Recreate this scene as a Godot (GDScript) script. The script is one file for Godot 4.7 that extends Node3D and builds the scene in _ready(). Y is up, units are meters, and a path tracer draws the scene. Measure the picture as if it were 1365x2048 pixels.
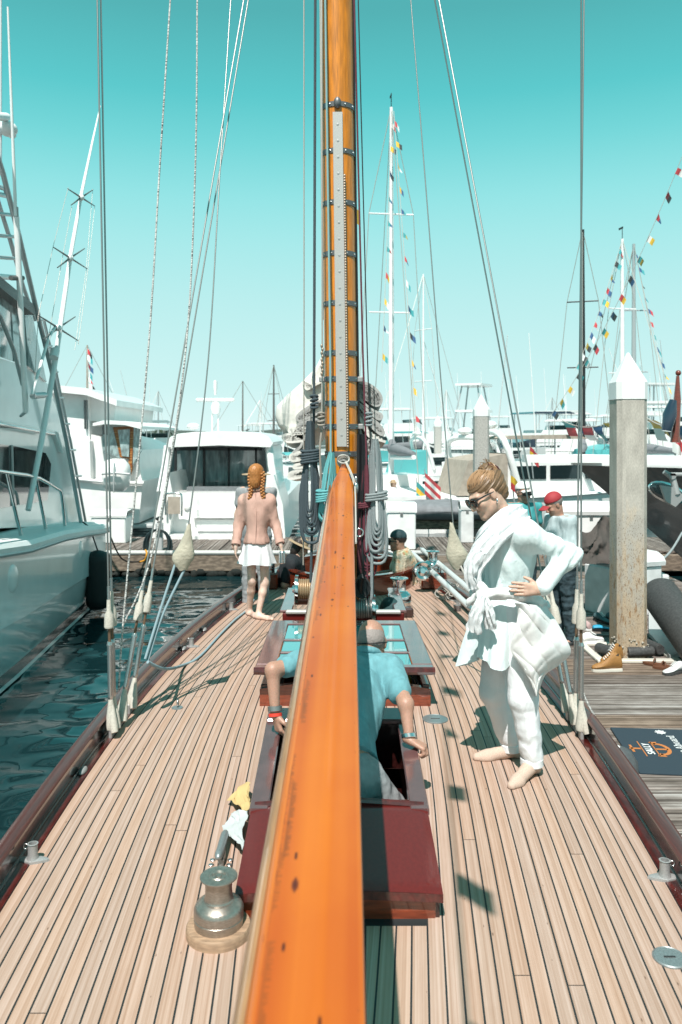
extends Node3D
# A marina seen from the deck of a varnished wooden sailing yacht.
# Units are metres, the yacht's deck is y = 0, the bow points to -z. at(x, y, d) is the point d metres ahead of the eye that the photograph shows at pixel x, y.

const F := 1600.0
const EYE := 1.8
const DOCK := -0.5
const SEA := -1.0
var rng := RandomNumberGenerator.new()
var M := {}
var used := {}
var clock := 0

func at(x: float, y: float, d: float) -> Vector3:
	return Vector3((x - 682.5) / F * d, EYE - (y - 875.0) / F * d, -d)

func on(x: float, y: float, h: float) -> Vector3:  # the point of the level h
	return at(x, y, F * (EYE - h) / (y - 875.0))

func side(x: float, y: float, wx: float) -> Vector3:  # the point of the plane X = wx
	return at(x, y, F * wx / (x - 682.5))

class MB:
	var v := PackedVector3Array()
	var i := PackedInt32Array()
	var uv := PackedVector2Array()
	var col := PackedColorArray()
	func add(p: Vector3, t := Vector2.ZERO) -> int:
		v.append(p); uv.append(t)
		return v.size() - 1
	func tri(a: int, b: int, c: int) -> void:
		i.append(a); i.append(b); i.append(c)
	func quad(a: int, b: int, c: int, d: int) -> void:
		tri(a, b, c); tri(a, c, d)
	func face(p: Array) -> void:
		var n := []
		for q in p: n.append(add(q))
		for k in range(1, n.size() - 1): tri(n[0], n[k], n[k + 1])
	func box(c: Vector3, s: Vector3, bev := 0.0, b := Basis()) -> MB:
		var h := s / 2
		if bev <= 0.0:
			var n := []
			for k in 8: n.append(add(c + b * Vector3(h.x * (1 if k & 1 else -1), h.y * (1 if k & 2 else -1), h.z * (1 if k & 4 else -1))))
			for q in [[0, 2, 3, 1], [4, 5, 7, 6], [0, 1, 5, 4], [2, 6, 7, 3], [0, 4, 6, 2], [1, 3, 7, 5]]: quad(n[q[0]], n[q[3]], n[q[2]], n[q[1]])
			return self
		bev = minf(bev, minf(h.x, minf(h.y, h.z)) * 0.95)
		var id := {}
		for k in 8:
			var sg := Vector3(1 if k & 1 else -1, 1 if k & 2 else -1, 1 if k & 4 else -1)
			for ax in 3:
				var p := h - Vector3(bev, bev, bev)
				p[ax] = h[ax]
				id[k * 3 + ax] = add(c + b * (p * sg))
		for ax in 3:
			var e: int = 1 << ax
			var f: int = 1 << ((ax + 1) % 3)
			var g: int = 1 << ((ax + 2) % 3)
			for s1 in 2:
				var o: int = e * s1
				var q := [id[o * 3 + ax], id[(o | f) * 3 + ax], id[(o | f | g) * 3 + ax], id[(o | g) * 3 + ax]]
				if s1: quad(q[3], q[2], q[1], q[0])
				else: quad(q[0], q[1], q[2], q[3])
			var a1 := (ax + 1) % 3
			var a2 := (ax + 2) % 3
			for s1 in 2:
				for s2 in 2:
					var o: int = f * s1 + g * s2
					var q := [id[o * 3 + a1], id[(o | e) * 3 + a1], id[(o | e) * 3 + a2], id[o * 3 + a2]]
					if s1 == s2: quad(q[0], q[1], q[2], q[3])
					else: quad(q[3], q[2], q[1], q[0])
		for k in 8:
			var par := (k & 1) + ((k >> 1) & 1) + ((k >> 2) & 1)
			if par % 2: tri(id[k * 3 + 2], id[k * 3 + 1], id[k * 3])
			else: tri(id[k * 3], id[k * 3 + 1], id[k * 3 + 2])
		return self
	func loft(rings: Array, closed := true, cap0 := true, cap1 := true) -> MB:
		var n: int = rings[0].size()
		var base := v.size()
		for r in rings.size():
			for k in n: add(rings[r][k], Vector2(float(k) / n, float(r)))
		for r in rings.size() - 1:
			for k in (n if closed else n - 1):
				var k2 := (k + 1) % n
				quad(base + r * n + k, base + r * n + k2, base + (r + 1) * n + k2, base + (r + 1) * n + k)
		for e in 2:
			if not (cap0 if e == 0 else cap1): continue
			var r: int = 0 if e == 0 else rings.size() - 1
			var m := Vector3.ZERO
			for k in n: m += rings[r][k]
			var cc := add(m / n)
			for k in (n if closed else n - 1):
				var k2 := (k + 1) % n
				if e == 0: tri(cc, base + r * n + k2, base + r * n + k)
				else: tri(cc, base + r * n + k, base + r * n + k2)
		return self
	func tube(p: Array, rad, n := 8, caps := true) -> MB:
		var rings := []
		var up := Vector3.UP
		var t0: Vector3 = (p[1] - p[0]).normalized()
		if absf(t0.dot(up)) > 0.9: up = Vector3.RIGHT
		var side := t0.cross(up).normalized()
		for k in p.size():
			var t: Vector3 = (p[mini(k + 1, p.size() - 1)] - p[maxi(k - 1, 0)]).normalized()
			side = (side - t * side.dot(t)).normalized()
			var w := t.cross(side)
			var r: float = rad if rad is float else rad[k]
			var ring := []
			for j in n:
				var a := TAU * j / n
				ring.append(p[k] + (side * cos(a) + w * sin(a)) * r)
			rings.append(ring)
		return loft(rings, true, caps, caps)
	func lathe(o: Vector3, prof: Array, n := 16, b := Basis(), caps := true) -> MB:
		var rings := []
		for q in prof:
			var ring := []
			for j in n:
				var a := TAU * j / n
				ring.append(o + b * Vector3(cos(a) * q[0], q[1], sin(a) * q[0]))
			rings.append(ring)
		return loft(rings, true, caps, caps)
	func ball(o: Vector3, r: Vector3, n := 10, m := 6, b := Basis()) -> MB:
		var rings := []
		for k in m + 1:
			var t := PI * (0.02 + 0.96 * k / m)
			var ring := []
			for j in n:
				var a := TAU * j / n
				ring.append(o + b * (r * Vector3(cos(a) * sin(t), cos(t), sin(a) * sin(t))))
			rings.append(ring)
		return loft(rings)
	func ext(poly: Array, off: Vector3) -> MB:  # a flat outline of points, pushed along off
		var n0: Vector3 = off.normalized()
		var ex: Vector3 = n0.cross(Vector3.UP if absf(n0.y) < 0.9 else Vector3.RIGHT).normalized()
		var ey := n0.cross(ex)
		var flat := PackedVector2Array()
		for q in poly: flat.append(Vector2(q.dot(ex), q.dot(ey)))
		var t := Geometry2D.triangulate_polygon(flat)
		var cw := Geometry2D.is_polygon_clockwise(flat)
		var b0 := v.size()
		for q in poly: add(q)
		for q in poly: add(q + off)
		var n := poly.size()
		for k in range(0, t.size(), 3):
			tri(b0 + t[k], b0 + t[k + 1], b0 + t[k + 2])
			tri(b0 + n + t[k], b0 + n + t[k + 2], b0 + n + t[k + 1])
		for k in n:
			var k2 := (k + 1) % n
			if cw: quad(b0 + k, b0 + k2, b0 + n + k2, b0 + n + k)
			else: quad(b0 + k2, b0 + k, b0 + n + k, b0 + n + k2)
		return self
	func grid(w: int, h: int, f: Callable) -> MB:  # a sheet of (w + 1) x (h + 1) points f(u, v)
		var b0 := v.size()
		for y in h + 1:
			for x in w + 1:
				var t := Vector2(float(x) / w, float(y) / h)
				add(f.call(t.x, t.y), t)
		for y in h:
			for x in w:
				var a := b0 + y * (w + 1) + x
				quad(a, a + 1, a + w + 2, a + w + 1)
		return self
	func mesh(crease := 35.0, shift := Vector3.ZERO) -> ArrayMesh:
		var nt := i.size() / 3
		var fn := PackedVector3Array(); fn.resize(nt)
		var key := {}
		var weld := PackedInt32Array(); weld.resize(v.size())
		for k in v.size():
			var q := Vector3i((v[k] * 20000.0).round())
			if not key.has(q): key[q] = k
			weld[k] = key[q]
		var around := {}
		for t in nt:
			var a := v[i[t * 3]]
			fn[t] = (v[i[t * 3 + 2]] - a).cross(v[i[t * 3 + 1]] - a)
			for c in 3:
				var w := weld[i[t * 3 + c]]
				if around.has(w): around[w].append(t)
				else: around[w] = [t]
		var unit := PackedVector3Array(); unit.resize(nt)
		for t in nt: unit[t] = fn[t].normalized()
		var ov := PackedVector3Array(); var on := PackedVector3Array(); var ou := PackedVector2Array(); var oi := PackedInt32Array(); var oc := PackedColorArray()
		var made := {}
		var lim := cos(deg_to_rad(crease))
		for t in nt:
			if fn[t].length_squared() < 1e-18: continue
			for c in 3:
				var k := i[t * 3 + c]
				var s := Vector3.ZERO
				for o in around[weld[k]]:
					if unit[o].dot(unit[t]) > lim: s += fn[o]
				s = s.normalized()
				if s == Vector3.ZERO: s = unit[t]
				var id := [k, Vector3i((s * 60.0).round())]
				if not made.has(id):
					made[id] = ov.size()
					ov.append(v[k] - shift); on.append(s); ou.append(uv[k])
					if col.size(): oc.append(col[k])
				oi.append(made[id])
		var arr := []
		arr.resize(Mesh.ARRAY_MAX)
		arr[Mesh.ARRAY_VERTEX] = ov; arr[Mesh.ARRAY_NORMAL] = on; arr[Mesh.ARRAY_TEX_UV] = ou; arr[Mesh.ARRAY_INDEX] = oi
		if col.size(): arr[Mesh.ARRAY_COLOR] = oc
		var out := ArrayMesh.new()
		out.add_surface_from_arrays(Mesh.PRIMITIVE_TRIANGLES, arr)
		return out

func numbered(called: String) -> String:
	used[called] = used.get(called, -1) + 1
	return called if used[called] == 0 else "%s_%03d" % [called, used[called]]

func tag(o: Node3D, label: String, category: String, group := "", kind := "") -> Node3D:
	if label: o.set_meta("label", label)
	if category: o.set_meta("category", category)
	if group: o.set_meta("group", group)
	if kind: o.set_meta("kind", kind)
	return o

func thing(called: String, label: String, category: String, where := Vector3.ZERO, group := "") -> Node3D:
	var o := Node3D.new()
	o.name = numbered(called)
	add_child(o)
	o.position = where
	return tag(o, label, category, group)

func base_of(o: Node) -> Vector3:
	var s := Vector3.ZERO
	while o is Node3D and o != self:
		s += o.position
		o = o.get_parent()
	return s

func part(parent: Node3D, called: String, mb: MB, m: Material, crease := 35.0, label := "") -> MeshInstance3D:
	return put(parent, called, mb.mesh(crease, base_of(parent)), m, label)

func put(parent: Node3D, called: String, mesh: Mesh, m: Material, label := "") -> MeshInstance3D:
	var o := MeshInstance3D.new()
	o.name = called
	o.mesh = mesh
	o.material_override = m
	parent.add_child(o, true)
	if label: o.set_meta("label", label)
	return o

func one(called: String, mb: MB, m: Material, label: String, category: String, group := "", crease := 35.0) -> MeshInstance3D:  # a thing that is one mesh
	var o := put(self, numbered(called), mb.mesh(crease), m)
	tag(o, label, category, group)
	return o

func ground(called: String, mb: MB, m: Material, crease := 35.0) -> MeshInstance3D:
	var o := put(self, numbered(called), mb.mesh(crease), m)
	o.set_meta("kind", "structure")
	return o

func noise_tex(seed_: int, freq: float, lo: float, hi: float, w := 256, h := 256, oct := 4, type := FastNoiseLite.TYPE_SIMPLEX_SMOOTH, normal := 0.0) -> NoiseTexture2D:
	var n := FastNoiseLite.new()
	n.seed = seed_; n.frequency = freq; n.fractal_octaves = oct; n.noise_type = type
	var t := NoiseTexture2D.new()
	t.width = w; t.height = h; t.seamless = true; t.noise = n
	if normal > 0.0:
		t.as_normal_map = true; t.bump_strength = normal
	else:
		var g := Gradient.new()
		g.set_color(0, Color(lo, lo, lo)); g.set_color(1, Color(hi, hi, hi))
		t.color_ramp = g
	return t

func grain_tex(seed_: int, lo: float, hi: float, streak := 12, tint := Color(1, 1, 1)) -> ImageTexture:  # streaks along u
	var n := FastNoiseLite.new()
	n.seed = seed_; n.frequency = 0.03; n.fractal_octaves = 5; n.fractal_gain = 0.65
	var a := n.get_seamless_image(streak, 512)
	a.convert(Image.FORMAT_L8); a.resize(512, 512, Image.INTERPOLATE_CUBIC)
	n.frequency = 0.02; n.seed = seed_ + 9
	var b := n.get_seamless_image(256, 256)
	b.convert(Image.FORMAT_L8); b.resize(512, 512, Image.INTERPOLATE_CUBIC)
	var out := Image.create(512, 512, false, Image.FORMAT_RGB8)
	for y in 512:
		for x in 512:
			var s := a.get_pixel(x, y).r * 0.72 + b.get_pixel(x, y).r * 0.28
			s = clampf((s - 0.5) * 1.9 + 0.5, 0, 1)
			var k := lerpf(lo, hi, s)
			out.set_pixel(x, y, Color(k * lerpf(tint.r, 1, s), k * lerpf(tint.g, 1, s), k * lerpf(tint.b, 1, s)))
	return ImageTexture.create_from_image(out)

func mat(c: Color, rough := 0.6, metal := 0.0, o := {}) -> StandardMaterial3D:  # c is linear
	var m := StandardMaterial3D.new()
	var s := c.linear_to_srgb()
	s.a = c.a
	m.albedo_color = s
	m.roughness = rough
	m.metallic = metal
	if o.has("tex"):
		m.albedo_texture = o.tex
	if o.has("tri"):
		m.uv1_triplanar = true
		m.uv1_scale = o.tri
	elif o.has("uv"):
		m.uv1_scale = o.uv
	if o.has("bump"):
		m.heightmap_enabled = true; m.heightmap_texture = o.bump; m.heightmap_scale = o.get("deep", 0.2)
	if o.has("coat"):
		m.clearcoat_enabled = true; m.clearcoat = o.coat; m.clearcoat_roughness = o.get("coat_rough", 0.05)
	if o.has("rough_tex"):
		m.roughness_texture = o.rough_tex
	if o.has("rim"):
		m.rim_enabled = true; m.rim = o.rim; m.rim_tint = 0.5
	if o.has("sss"):
		m.subsurf_scatter_enabled = true; m.subsurf_scatter_strength = o.sss
	if o.has("back"):
		m.backlight_enabled = true; m.backlight = o.back
	if c.a < 1.0:
		m.transparency = BaseMaterial3D.TRANSPARENCY_ALPHA
	return m

func curve(pts: Array, n: int) -> Array:  # a smooth run of n + 1 points through pts
	var out := []
	for k in n + 1:
		var t := float(k) / n * (pts.size() - 1)
		var j := mini(int(t), pts.size() - 2)
		var f := t - j
		out.append(pts[j].cubic_interpolate(pts[j + 1], pts[maxi(j - 1, 0)], pts[mini(j + 2, pts.size() - 1)], f))
	return out

func sample(tab: Array, x: float) -> float:  # linear table of [x, y]
	if x <= tab[0][0]: return tab[0][1]
	for k in tab.size() - 1:
		if x <= tab[k + 1][0]:
			return lerpf(tab[k][1], tab[k + 1][1], (x - tab[k][0]) / (tab[k + 1][0] - tab[k][0]))
	return tab[-1][1]

func stage(what: String) -> void:
	print("%s %.1fs" % [what, (Time.get_ticks_msec() - clock) / 1000.0])

func _ready() -> void:
	clock = Time.get_ticks_msec()
	rng.seed = 20240
	camera_and_light()
	materials()
	water_and_docks()
	stage("setting")
	yacht()
	stage("yacht")
	rigging()
	stage("rigging")
	deck_gear()
	stage("deck gear")
	dock_things()
	stage("dock things")
	neighbours()
	stage("neighbour boats")
	far_boats()
	stage("far boats")
	flags()
	stage("flags")
	people()
	stage("people")

func camera_and_light() -> void:
	var c := Camera3D.new()
	c.name = "camera"
	c.projection = Camera3D.PROJECTION_FRUSTUM
	c.near = 0.05; c.far = 900.0
	c.size = 2048.0 / F * c.near
	c.frustum_offset = Vector2(0, -(1024.0 - 875.0) / F * c.near)
	c.position = Vector3(0, EYE, 0)
	var lens := CameraAttributesPhysical.new()
	lens.frustum_near = 0.05; lens.frustum_far = 900.0
	lens.frustum_focal_length = 28.0
	lens.exposure_aperture = 4.0
	lens.frustum_focus_distance = 4.9
	c.attributes = lens
	add_child(c)
	c.current = true
	# the sky: teal, paling to the horizon, the same all round
	var tab := [[-90.0, Color(0.24, 0.29, 0.30)], [-0.5, Color(0.46, 0.56, 0.56)], [0.0, Color(0.70, 0.88, 0.87)], [3.4, Color(0.575, 0.83, 0.82)], [9.8, Color(0.45, 0.78, 0.78)], [13.5, Color(0.36, 0.75, 0.755)], [16.5, Color(0.275, 0.71, 0.72)], [20.0, Color(0.165, 0.62, 0.635)], [23.0, Color(0.10, 0.535, 0.555)], [28.0, Color(0.082, 0.405, 0.42)], [34.0, Color(0.08, 0.385, 0.40)], [50.0, Color(0.078, 0.37, 0.385)], [90.0, Color(0.076, 0.36, 0.375)]]
	var im := Image.create(64, 512, false, Image.FORMAT_RGBAF)
	for y in 512:
		var e := 90.0 - (y + 0.5) / 512.0 * 180.0
		var q: Color = tab[0][1]
		for k in tab.size() - 1:
			if e >= tab[k][0]: q = tab[k][1].lerp(tab[k + 1][1], clampf((e - tab[k][0]) / (tab[k + 1][0] - tab[k][0]), 0, 1))
		for x in 64: im.set_pixel(x, y, q)
	var pan := PanoramaSkyMaterial.new()
	pan.panorama = ImageTexture.create_from_image(im)
	var sky := Sky.new()
	sky.sky_material = pan
	var e := Environment.new()
	e.background_mode = Environment.BG_SKY
	e.sky = sky
	e.background_energy_multiplier = 0.80
	e.tonemap_mode = Environment.TONE_MAPPER_LINEAR
	e.tonemap_exposure = 1.38
	e.sdfgi_enabled = true; e.ssao_enabled = true; e.ssil_enabled = true
	var w := WorldEnvironment.new()
	w.name = "world_environment"
	w.environment = e
	add_child(w)
	var sun := DirectionalLight3D.new()
	sun.name = "sun"
	sun.light_energy = 1.55
	sun.light_color = Color(1.0, 0.975, 0.95)
	sun.light_angular_distance = 0.5
	sun.shadow_enabled = true
	sun.basis = Basis.looking_at(Vector3(0.13, -1.0, -0.6).normalized(), Vector3.UP)
	add_child(sun)

func materials() -> void:
	var cr := noise_tex(19, 0.014, 0.0, 1.0, 512, 512, 3)
	cr.noise.fractal_type = FastNoiseLite.FRACTAL_RIDGED
	cr.noise.domain_warp_enabled = true
	cr.noise.domain_warp_amplitude = 24.0
	M.crease = cr
	var fine := noise_tex(3, 0.06, 0.80, 1.0)
	var soft := noise_tex(5, 0.012, 0.86, 1.0)
	var clean := noise_tex(6, 0.010, 0.93, 1.0)
	var speck := noise_tex(8, 0.25, 0.72, 1.0, 256, 256, 2)
	var mott := noise_tex(11, 0.02, 0.55, 1.0, 512, 512, 5)
	var lump := noise_tex(13, 0.03, 0.0, 1.0, 256, 256, 4)
	var weave := noise_tex(17, 0.2, 0.0, 1.0, 256, 256, 2)
	M.fine = fine; M.soft = soft; M.speck = speck; M.lump = lump; M.weave = weave; M.mott = mott
	var teak := grain_tex(21, 0.86, 1.0, 5, Color(1.0, 0.95, 0.90))
	var ti := teak.get_image()
	var tr := RandomNumberGenerator.new()
	tr.seed = 3
	for k in 9:  # small dents and plugs
		var px := tr.randi_range(20, 490)
		var py := tr.randi_range(20, 490)
		for x in range(-4, 5):
			for y in range(-12, 13):
				var q := pow(x / (1.0 + 0.35 * (k % 4)), 2) + pow(y / (5.0 + k % 4 * 1.5), 2)
				if q < 1.0: ti.set_pixel(px + x, py + y, ti.get_pixel(px + x, py + y).lerp(Color(0.42, 0.36, 0.32) if k % 3 else Color(1, 1, 0.97), (1.0 - q) * 0.7))
	teak = ImageTexture.create_from_image(ti)
	M.teak = []
	for c in [Color(0.460, 0.330, 0.266), Color(0.466, 0.325, 0.256), Color(0.472, 0.344, 0.284), Color(0.446, 0.324, 0.264), Color(0.472, 0.330, 0.258), Color(0.436, 0.322, 0.268)]:
		M.teak.append(mat(c, 0.72, 0.0, {"tex": teak, "uv": Vector3(0.35, 5.0, 1)}))
	M.caulk = mat(Color(0.012, 0.018, 0.02), 0.6)
	var grain := grain_tex(31, 0.66, 1.0, 5, Color(1.0, 0.72, 0.5))
	M.grain = grain
	var wavy := noise_tex(33, 0.02, 0.66, 1.0, 512, 512, 6)
	M.varnish = mat(Color(0.60, 0.172, 0.011), 0.42, 0.0, {"tex": boom_tex(), "coat": 0.35, "coat_rough": 0.08, "uv": Vector3(1, 1, 1)})
	M.mast = mat(Color(0.92, 0.30, 0.015), 0.4, 0.0, {"tex": wavy, "tri": Vector3(4.0, 0.3, 4.0), "coat": 0.5, "coat_rough": 0.08})
	M.tan_wood = mat(Color(0.36, 0.19, 0.10), 0.6, 0.0, {"tex": wavy, "tri": Vector3(8, 8, 0.5)})
	M.mahog = mat(Color(0.115, 0.016, 0.013), 0.3, 0.0, {"tex": mott, "tri": Vector3(2.5, 2.5, 0.8), "coat": 1.0, "coat_rough": 0.05})
	M.mahog_dull = mat(Color(0.125, 0.012, 0.010), 0.4, 0.0, {"tex": noise_tex(71, 0.08, 0.86, 1.0, 512, 512, 5), "tri": Vector3(1.2, 1.2, 0.8), "coat": 0.7, "coat_rough": 0.12})
	M.mahog_dull.metallic_specular = 0.3
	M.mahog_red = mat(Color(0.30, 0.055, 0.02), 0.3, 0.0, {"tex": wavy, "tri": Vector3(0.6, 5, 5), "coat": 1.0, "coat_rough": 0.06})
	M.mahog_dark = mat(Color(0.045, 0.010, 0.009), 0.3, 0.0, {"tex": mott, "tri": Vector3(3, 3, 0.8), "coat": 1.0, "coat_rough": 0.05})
	M.black_paint = mat(Color(0.010, 0.012, 0.013), 0.25, 0.0, {"coat": 0.6, "coat_rough": 0.1})
	M.steel = mat(Color(0.48, 0.48, 0.475), 0.3, 0.9, {"rough_tex": speck, "tri": Vector3(9, 9, 9)})
	M.chrome = mat(Color(0.72, 0.73, 0.73), 0.12, 1.0)
	M.bronze = mat(Color(0.46, 0.41, 0.36), 0.36, 0.85, {"tex": fine, "tri": Vector3(3, 9, 3)})
	M.galv = mat(Color(0.46, 0.46, 0.455), 0.5, 0.4, {"tex": fine, "tri": Vector3(9, 9, 9)})
	M.plate = mat(Color(0.36, 0.40, 0.405), 0.4, 0.6, {"tex": fine, "tri": Vector3(8, 8, 8)})
	M.wire = mat(Color(0.30, 0.30, 0.29), 0.4, 0.8)
	M.rust = mat(Color(0.30, 0.19, 0.12), 0.6, 0.5, {"tex": mott, "tri": Vector3(20, 20, 20)})
	M.leather = mat(Color(0.50, 0.46, 0.36), 0.75, 0.0, {"tex": soft, "tri": Vector3(4, 4, 4), "bump": lump, "deep": 0.4})
	M.boot = mat(Color(0.62, 0.585, 0.51), 0.7, 0.0, {"tex": fine, "tri": Vector3(4, 4, 4)})
	M.rope_white = mat(Color(0.62, 0.60, 0.55), 0.9, 0.0, {"tex": speck, "tri": Vector3(30, 30, 30)})
	M.rope_fleck = mat(Color(0.60, 0.60, 0.58), 0.9, 0.0, {"tex": noise_tex(41, 0.12, 0.12, 1.6, 64, 64, 1), "tri": Vector3(6, 9, 6)})
	M.rope_blue = mat(Color(0.085, 0.118, 0.138), 0.85, 0.0, {"tex": speck, "tri": Vector3(25, 25, 25), "bump": weave, "deep": 0.3})
	M.rope_grey = mat(Color(0.34, 0.39, 0.40), 0.9, 0.0, {"tex": fine, "tri": Vector3(14, 14, 14), "bump": weave, "deep": 0.3})
	M.rope_teal = mat(Color(0.17, 0.53, 0.55), 0.85, 0.0, {"tex": speck, "tri": Vector3(20, 20, 20)})
	M.rope_red = mat(Color(0.14, 0.022, 0.035), 0.9, 0.0, {"tex": speck, "tri": Vector3(20, 20, 20)})
	M.rope_pale = mat(Color(0.33, 0.47, 0.52), 0.85, 0.0, {"tex": speck, "tri": Vector3(20, 20, 20)})
	M.sail = mat(Color(0.82, 0.80, 0.745), 0.85, 0.0, {"tex": soft, "tri": Vector3(2, 2, 2), "bump": lump, "deep": 0.15})
	M.sail_edge = mat(Color(0.66, 0.61, 0.50), 0.85)
	M.black_cloth = mat(Color(0.016, 0.021, 0.026), 0.85, 0.0, {"tex": fine, "tri": Vector3(4, 4, 4)})
	M.glass_dark = mat(Color(0.012, 0.022, 0.024), 0.06, 0.0, {"coat": 1.0, "coat_rough": 0.02})
	M.glass_painted_sky = mat(Color(0.06, 0.30, 0.31), 0.04, 0.0, {"coat": 1.0, "coat_rough": 0.01})  # skylight panes: the mirrored sky is painted in as opaque teal
	M.gel = mat(Color(0.86, 0.855, 0.84), 0.28, 0.0, {"tex": clean, "tri": Vector3(0.6, 0.6, 0.6), "coat": 0.5, "coat_rough": 0.1})
	M.gel_cool = mat(Color(0.84, 0.85, 0.845), 0.22, 0.0, {"tex": clean, "tri": Vector3(0.5, 0.5, 0.5), "coat": 0.7, "coat_rough": 0.06})
	M.gel_cream = mat(Color(0.74, 0.70, 0.62), 0.35, 0.0, {"tex": soft, "tri": Vector3(0.6, 0.6, 0.6)})
	M.gel_grey = mat(Color(0.42, 0.44, 0.44), 0.35)
	M.hull_grey = mat(Color(0.085, 0.09, 0.095), 0.18, 0.0, {"tex": soft, "tri": Vector3(0.8, 0.8, 0.8), "coat": 1.0, "coat_rough": 0.04})
	M.navy = mat(Color(0.02, 0.035, 0.06), 0.25, 0.0, {"coat": 0.8})
	M.teal_paint = mat(Color(0.10, 0.40, 0.41), 0.4)
	M.vinyl = mat(Color(0.17, 0.185, 0.195), 0.7, 0.0, {"tex": soft, "tri": Vector3(2, 2, 2)})
	M.tarp = mat(Color(0.22, 0.225, 0.24), 0.8, 0.0, {"tex": soft, "tri": Vector3(1.5, 1.5, 1.5)})
	M.canvas_tan = mat(Color(0.42, 0.36, 0.30), 0.9, 0.0, {"tex": soft, "tri": Vector3(1.2, 1.2, 1.2)})
	M.rubber = mat(Color(0.014, 0.017, 0.018), 0.55, 0.0, {"tex": fine, "tri": Vector3(3, 3, 3)})
	M.rubber_grey = mat(Color(0.085, 0.085, 0.085), 0.6, 0.0, {"tex": mott, "tri": Vector3(3, 3, 3)})
	M.fender_grey = mat(Color(0.10, 0.105, 0.11), 0.4, 0.0, {"tex": fine, "tri": Vector3(3, 3, 3)})
	M.concrete = mat(Color(0.56, 0.535, 0.50), 0.9, 0.0, {"tex": noise_tex(53, 0.05, 0.72, 1.0, 512, 512, 5), "tri": Vector3(1.2, 0.8, 1.2), "bump": lump, "deep": 0.3})
	M.concrete_stain = mat(Color(0.58, 0.555, 0.52), 0.9, 0.0, {"tex": pile_tex(), "uv": Vector3(1, 1, 1)})
	M.shell = mat(Color(0.52, 0.48, 0.41), 0.9, 0.0, {"tex": speck, "tri": Vector3(20, 20, 20)})
	M.white = mat(Color(0.86, 0.86, 0.85), 0.4, 0.0, {"tex": clean, "tri": Vector3(1, 1, 1)})
	M.white_plastic = mat(Color(0.74, 0.75, 0.75), 0.45, 0.0, {"tex": soft, "tri": Vector3(1, 1, 1)})
	var weathered := grain_tex(61, 0.42, 1.0, 6, Color(1.0, 0.92, 0.86))
	M.dock_wood = []
	for c in [Color(0.30, 0.265, 0.245), Color(0.34, 0.30, 0.275), Color(0.27, 0.235, 0.215), Color(0.33, 0.255, 0.20), Color(0.365, 0.34, 0.325)]:
		M.dock_wood.append(mat(c, 0.88, 0.0, {"tex": weathered, "uv": Vector3(0.42, 1.3, 1)}))
	M.dock_side = mat(Color(0.32, 0.25, 0.19), 0.9, 0.0, {"tex": mott, "tri": Vector3(0.5, 1.5, 0.5)})
	M.pipe = mat(Color(0.55, 0.55, 0.53), 0.5)
	M.weed = mat(Color(0.02, 0.026, 0.022), 0.9, 0.0, {"tex": mott, "tri": Vector3(2, 2, 2)})
	M.water = mat(Color(0.005, 0.022, 0.025), 0.025, 0.0, {})
	M.water.metallic_specular = 0.5
	M.orange_rope = mat(Color(0.60, 0.26, 0.02), 0.8)
	M.black = mat(Color(0.012, 0.013, 0.014), 0.5)
	M.dark_hose = mat(Color(0.02, 0.035, 0.038), 0.4)
	M.hull_white = mat(Color(0.74, 0.74, 0.72), 0.25, 0.0, {"tex": soft, "tri": Vector3(0.6, 0.6, 0.6), "coat": 0.6})
	M.mahog_black = mat(Color(0.022, 0.012, 0.012), 0.25, 0.0, {"tex": mott, "tri": Vector3(3, 3, 0.7), "coat": 1.0, "coat_rough": 0.06})
	M.mahog_cap = mat(Color(0.115, 0.019, 0.012), 0.34, 0.0, {"tex": wavy, "tri": Vector3(9, 9, 0.35), "coat": 0.6, "coat_rough": 0.1})
	M.mahog_cap.metallic_specular = 0.5
	M.mahog_sky_sheen = mat(Color(0.20, 0.10, 0.10), 0.22, 0.35, {"tex": soft, "tri": Vector3(2, 2, 2), "coat": 1.0, "coat_rough": 0.08})  # dry varnish; its base is greyed to add painted sky sheen to the gloss
	M.mahog_sky_sheen.metallic_specular = 0.9
	M.mahog_bright = mat(Color(0.26, 0.045, 0.018), 0.25, 0.0, {"tex": wavy, "tri": Vector3(1, 5, 1), "coat": 1.0, "coat_rough": 0.04})
	M.yellow = mat(Color(0.62, 0.36, 0.03), 0.6)
	M.track = mat(Color(0.58, 0.565, 0.54), 0.45, 0.25, {"tex": fine, "tri": Vector3(8, 8, 8)})
	M.chain = mat(Color(0.34, 0.27, 0.21), 0.45, 0.6)
	M.varnish_pale = mat(Color(0.56, 0.27, 0.10), 0.3, 0.0, {"tex": wavy, "tri": Vector3(8, 8, 0.4), "coat": 1.0, "coat_rough": 0.05})
	M.reel_wire = mat(Color(0.44, 0.32, 0.20), 0.45, 0.6)
	M.land = mat(Color(0.06, 0.08, 0.07), 0.95)
	M.wire_pale = mat(Color(0.46, 0.43, 0.39), 0.45, 0.4)
	M.rope_teal_pale = mat(Color(0.30, 0.52, 0.53), 0.85, 0.0, {"tex": speck, "tri": Vector3(20, 20, 20)})
	M.rope_redfleck = mat(Color(0.13, 0.03, 0.045), 0.9, 0.0, {"tex": noise_tex(43, 0.16, 0.35, 2.4, 64, 64, 1), "tri": Vector3(10, 14, 10)})
	M.rope_sand = mat(Color(0.40, 0.36, 0.31), 0.9, 0.0, {"tex": speck, "tri": Vector3(25, 25, 25)})
	M.sail_grey = mat(Color(0.47, 0.47, 0.455), 0.85, 0.0, {"tex": soft, "tri": Vector3(2, 2, 2)})
	M.pad_wood = mat(Color(0.52, 0.34, 0.22), 0.6, 0.0, {"tex": wavy, "tri": Vector3(1.0, 6, 6)})
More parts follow.
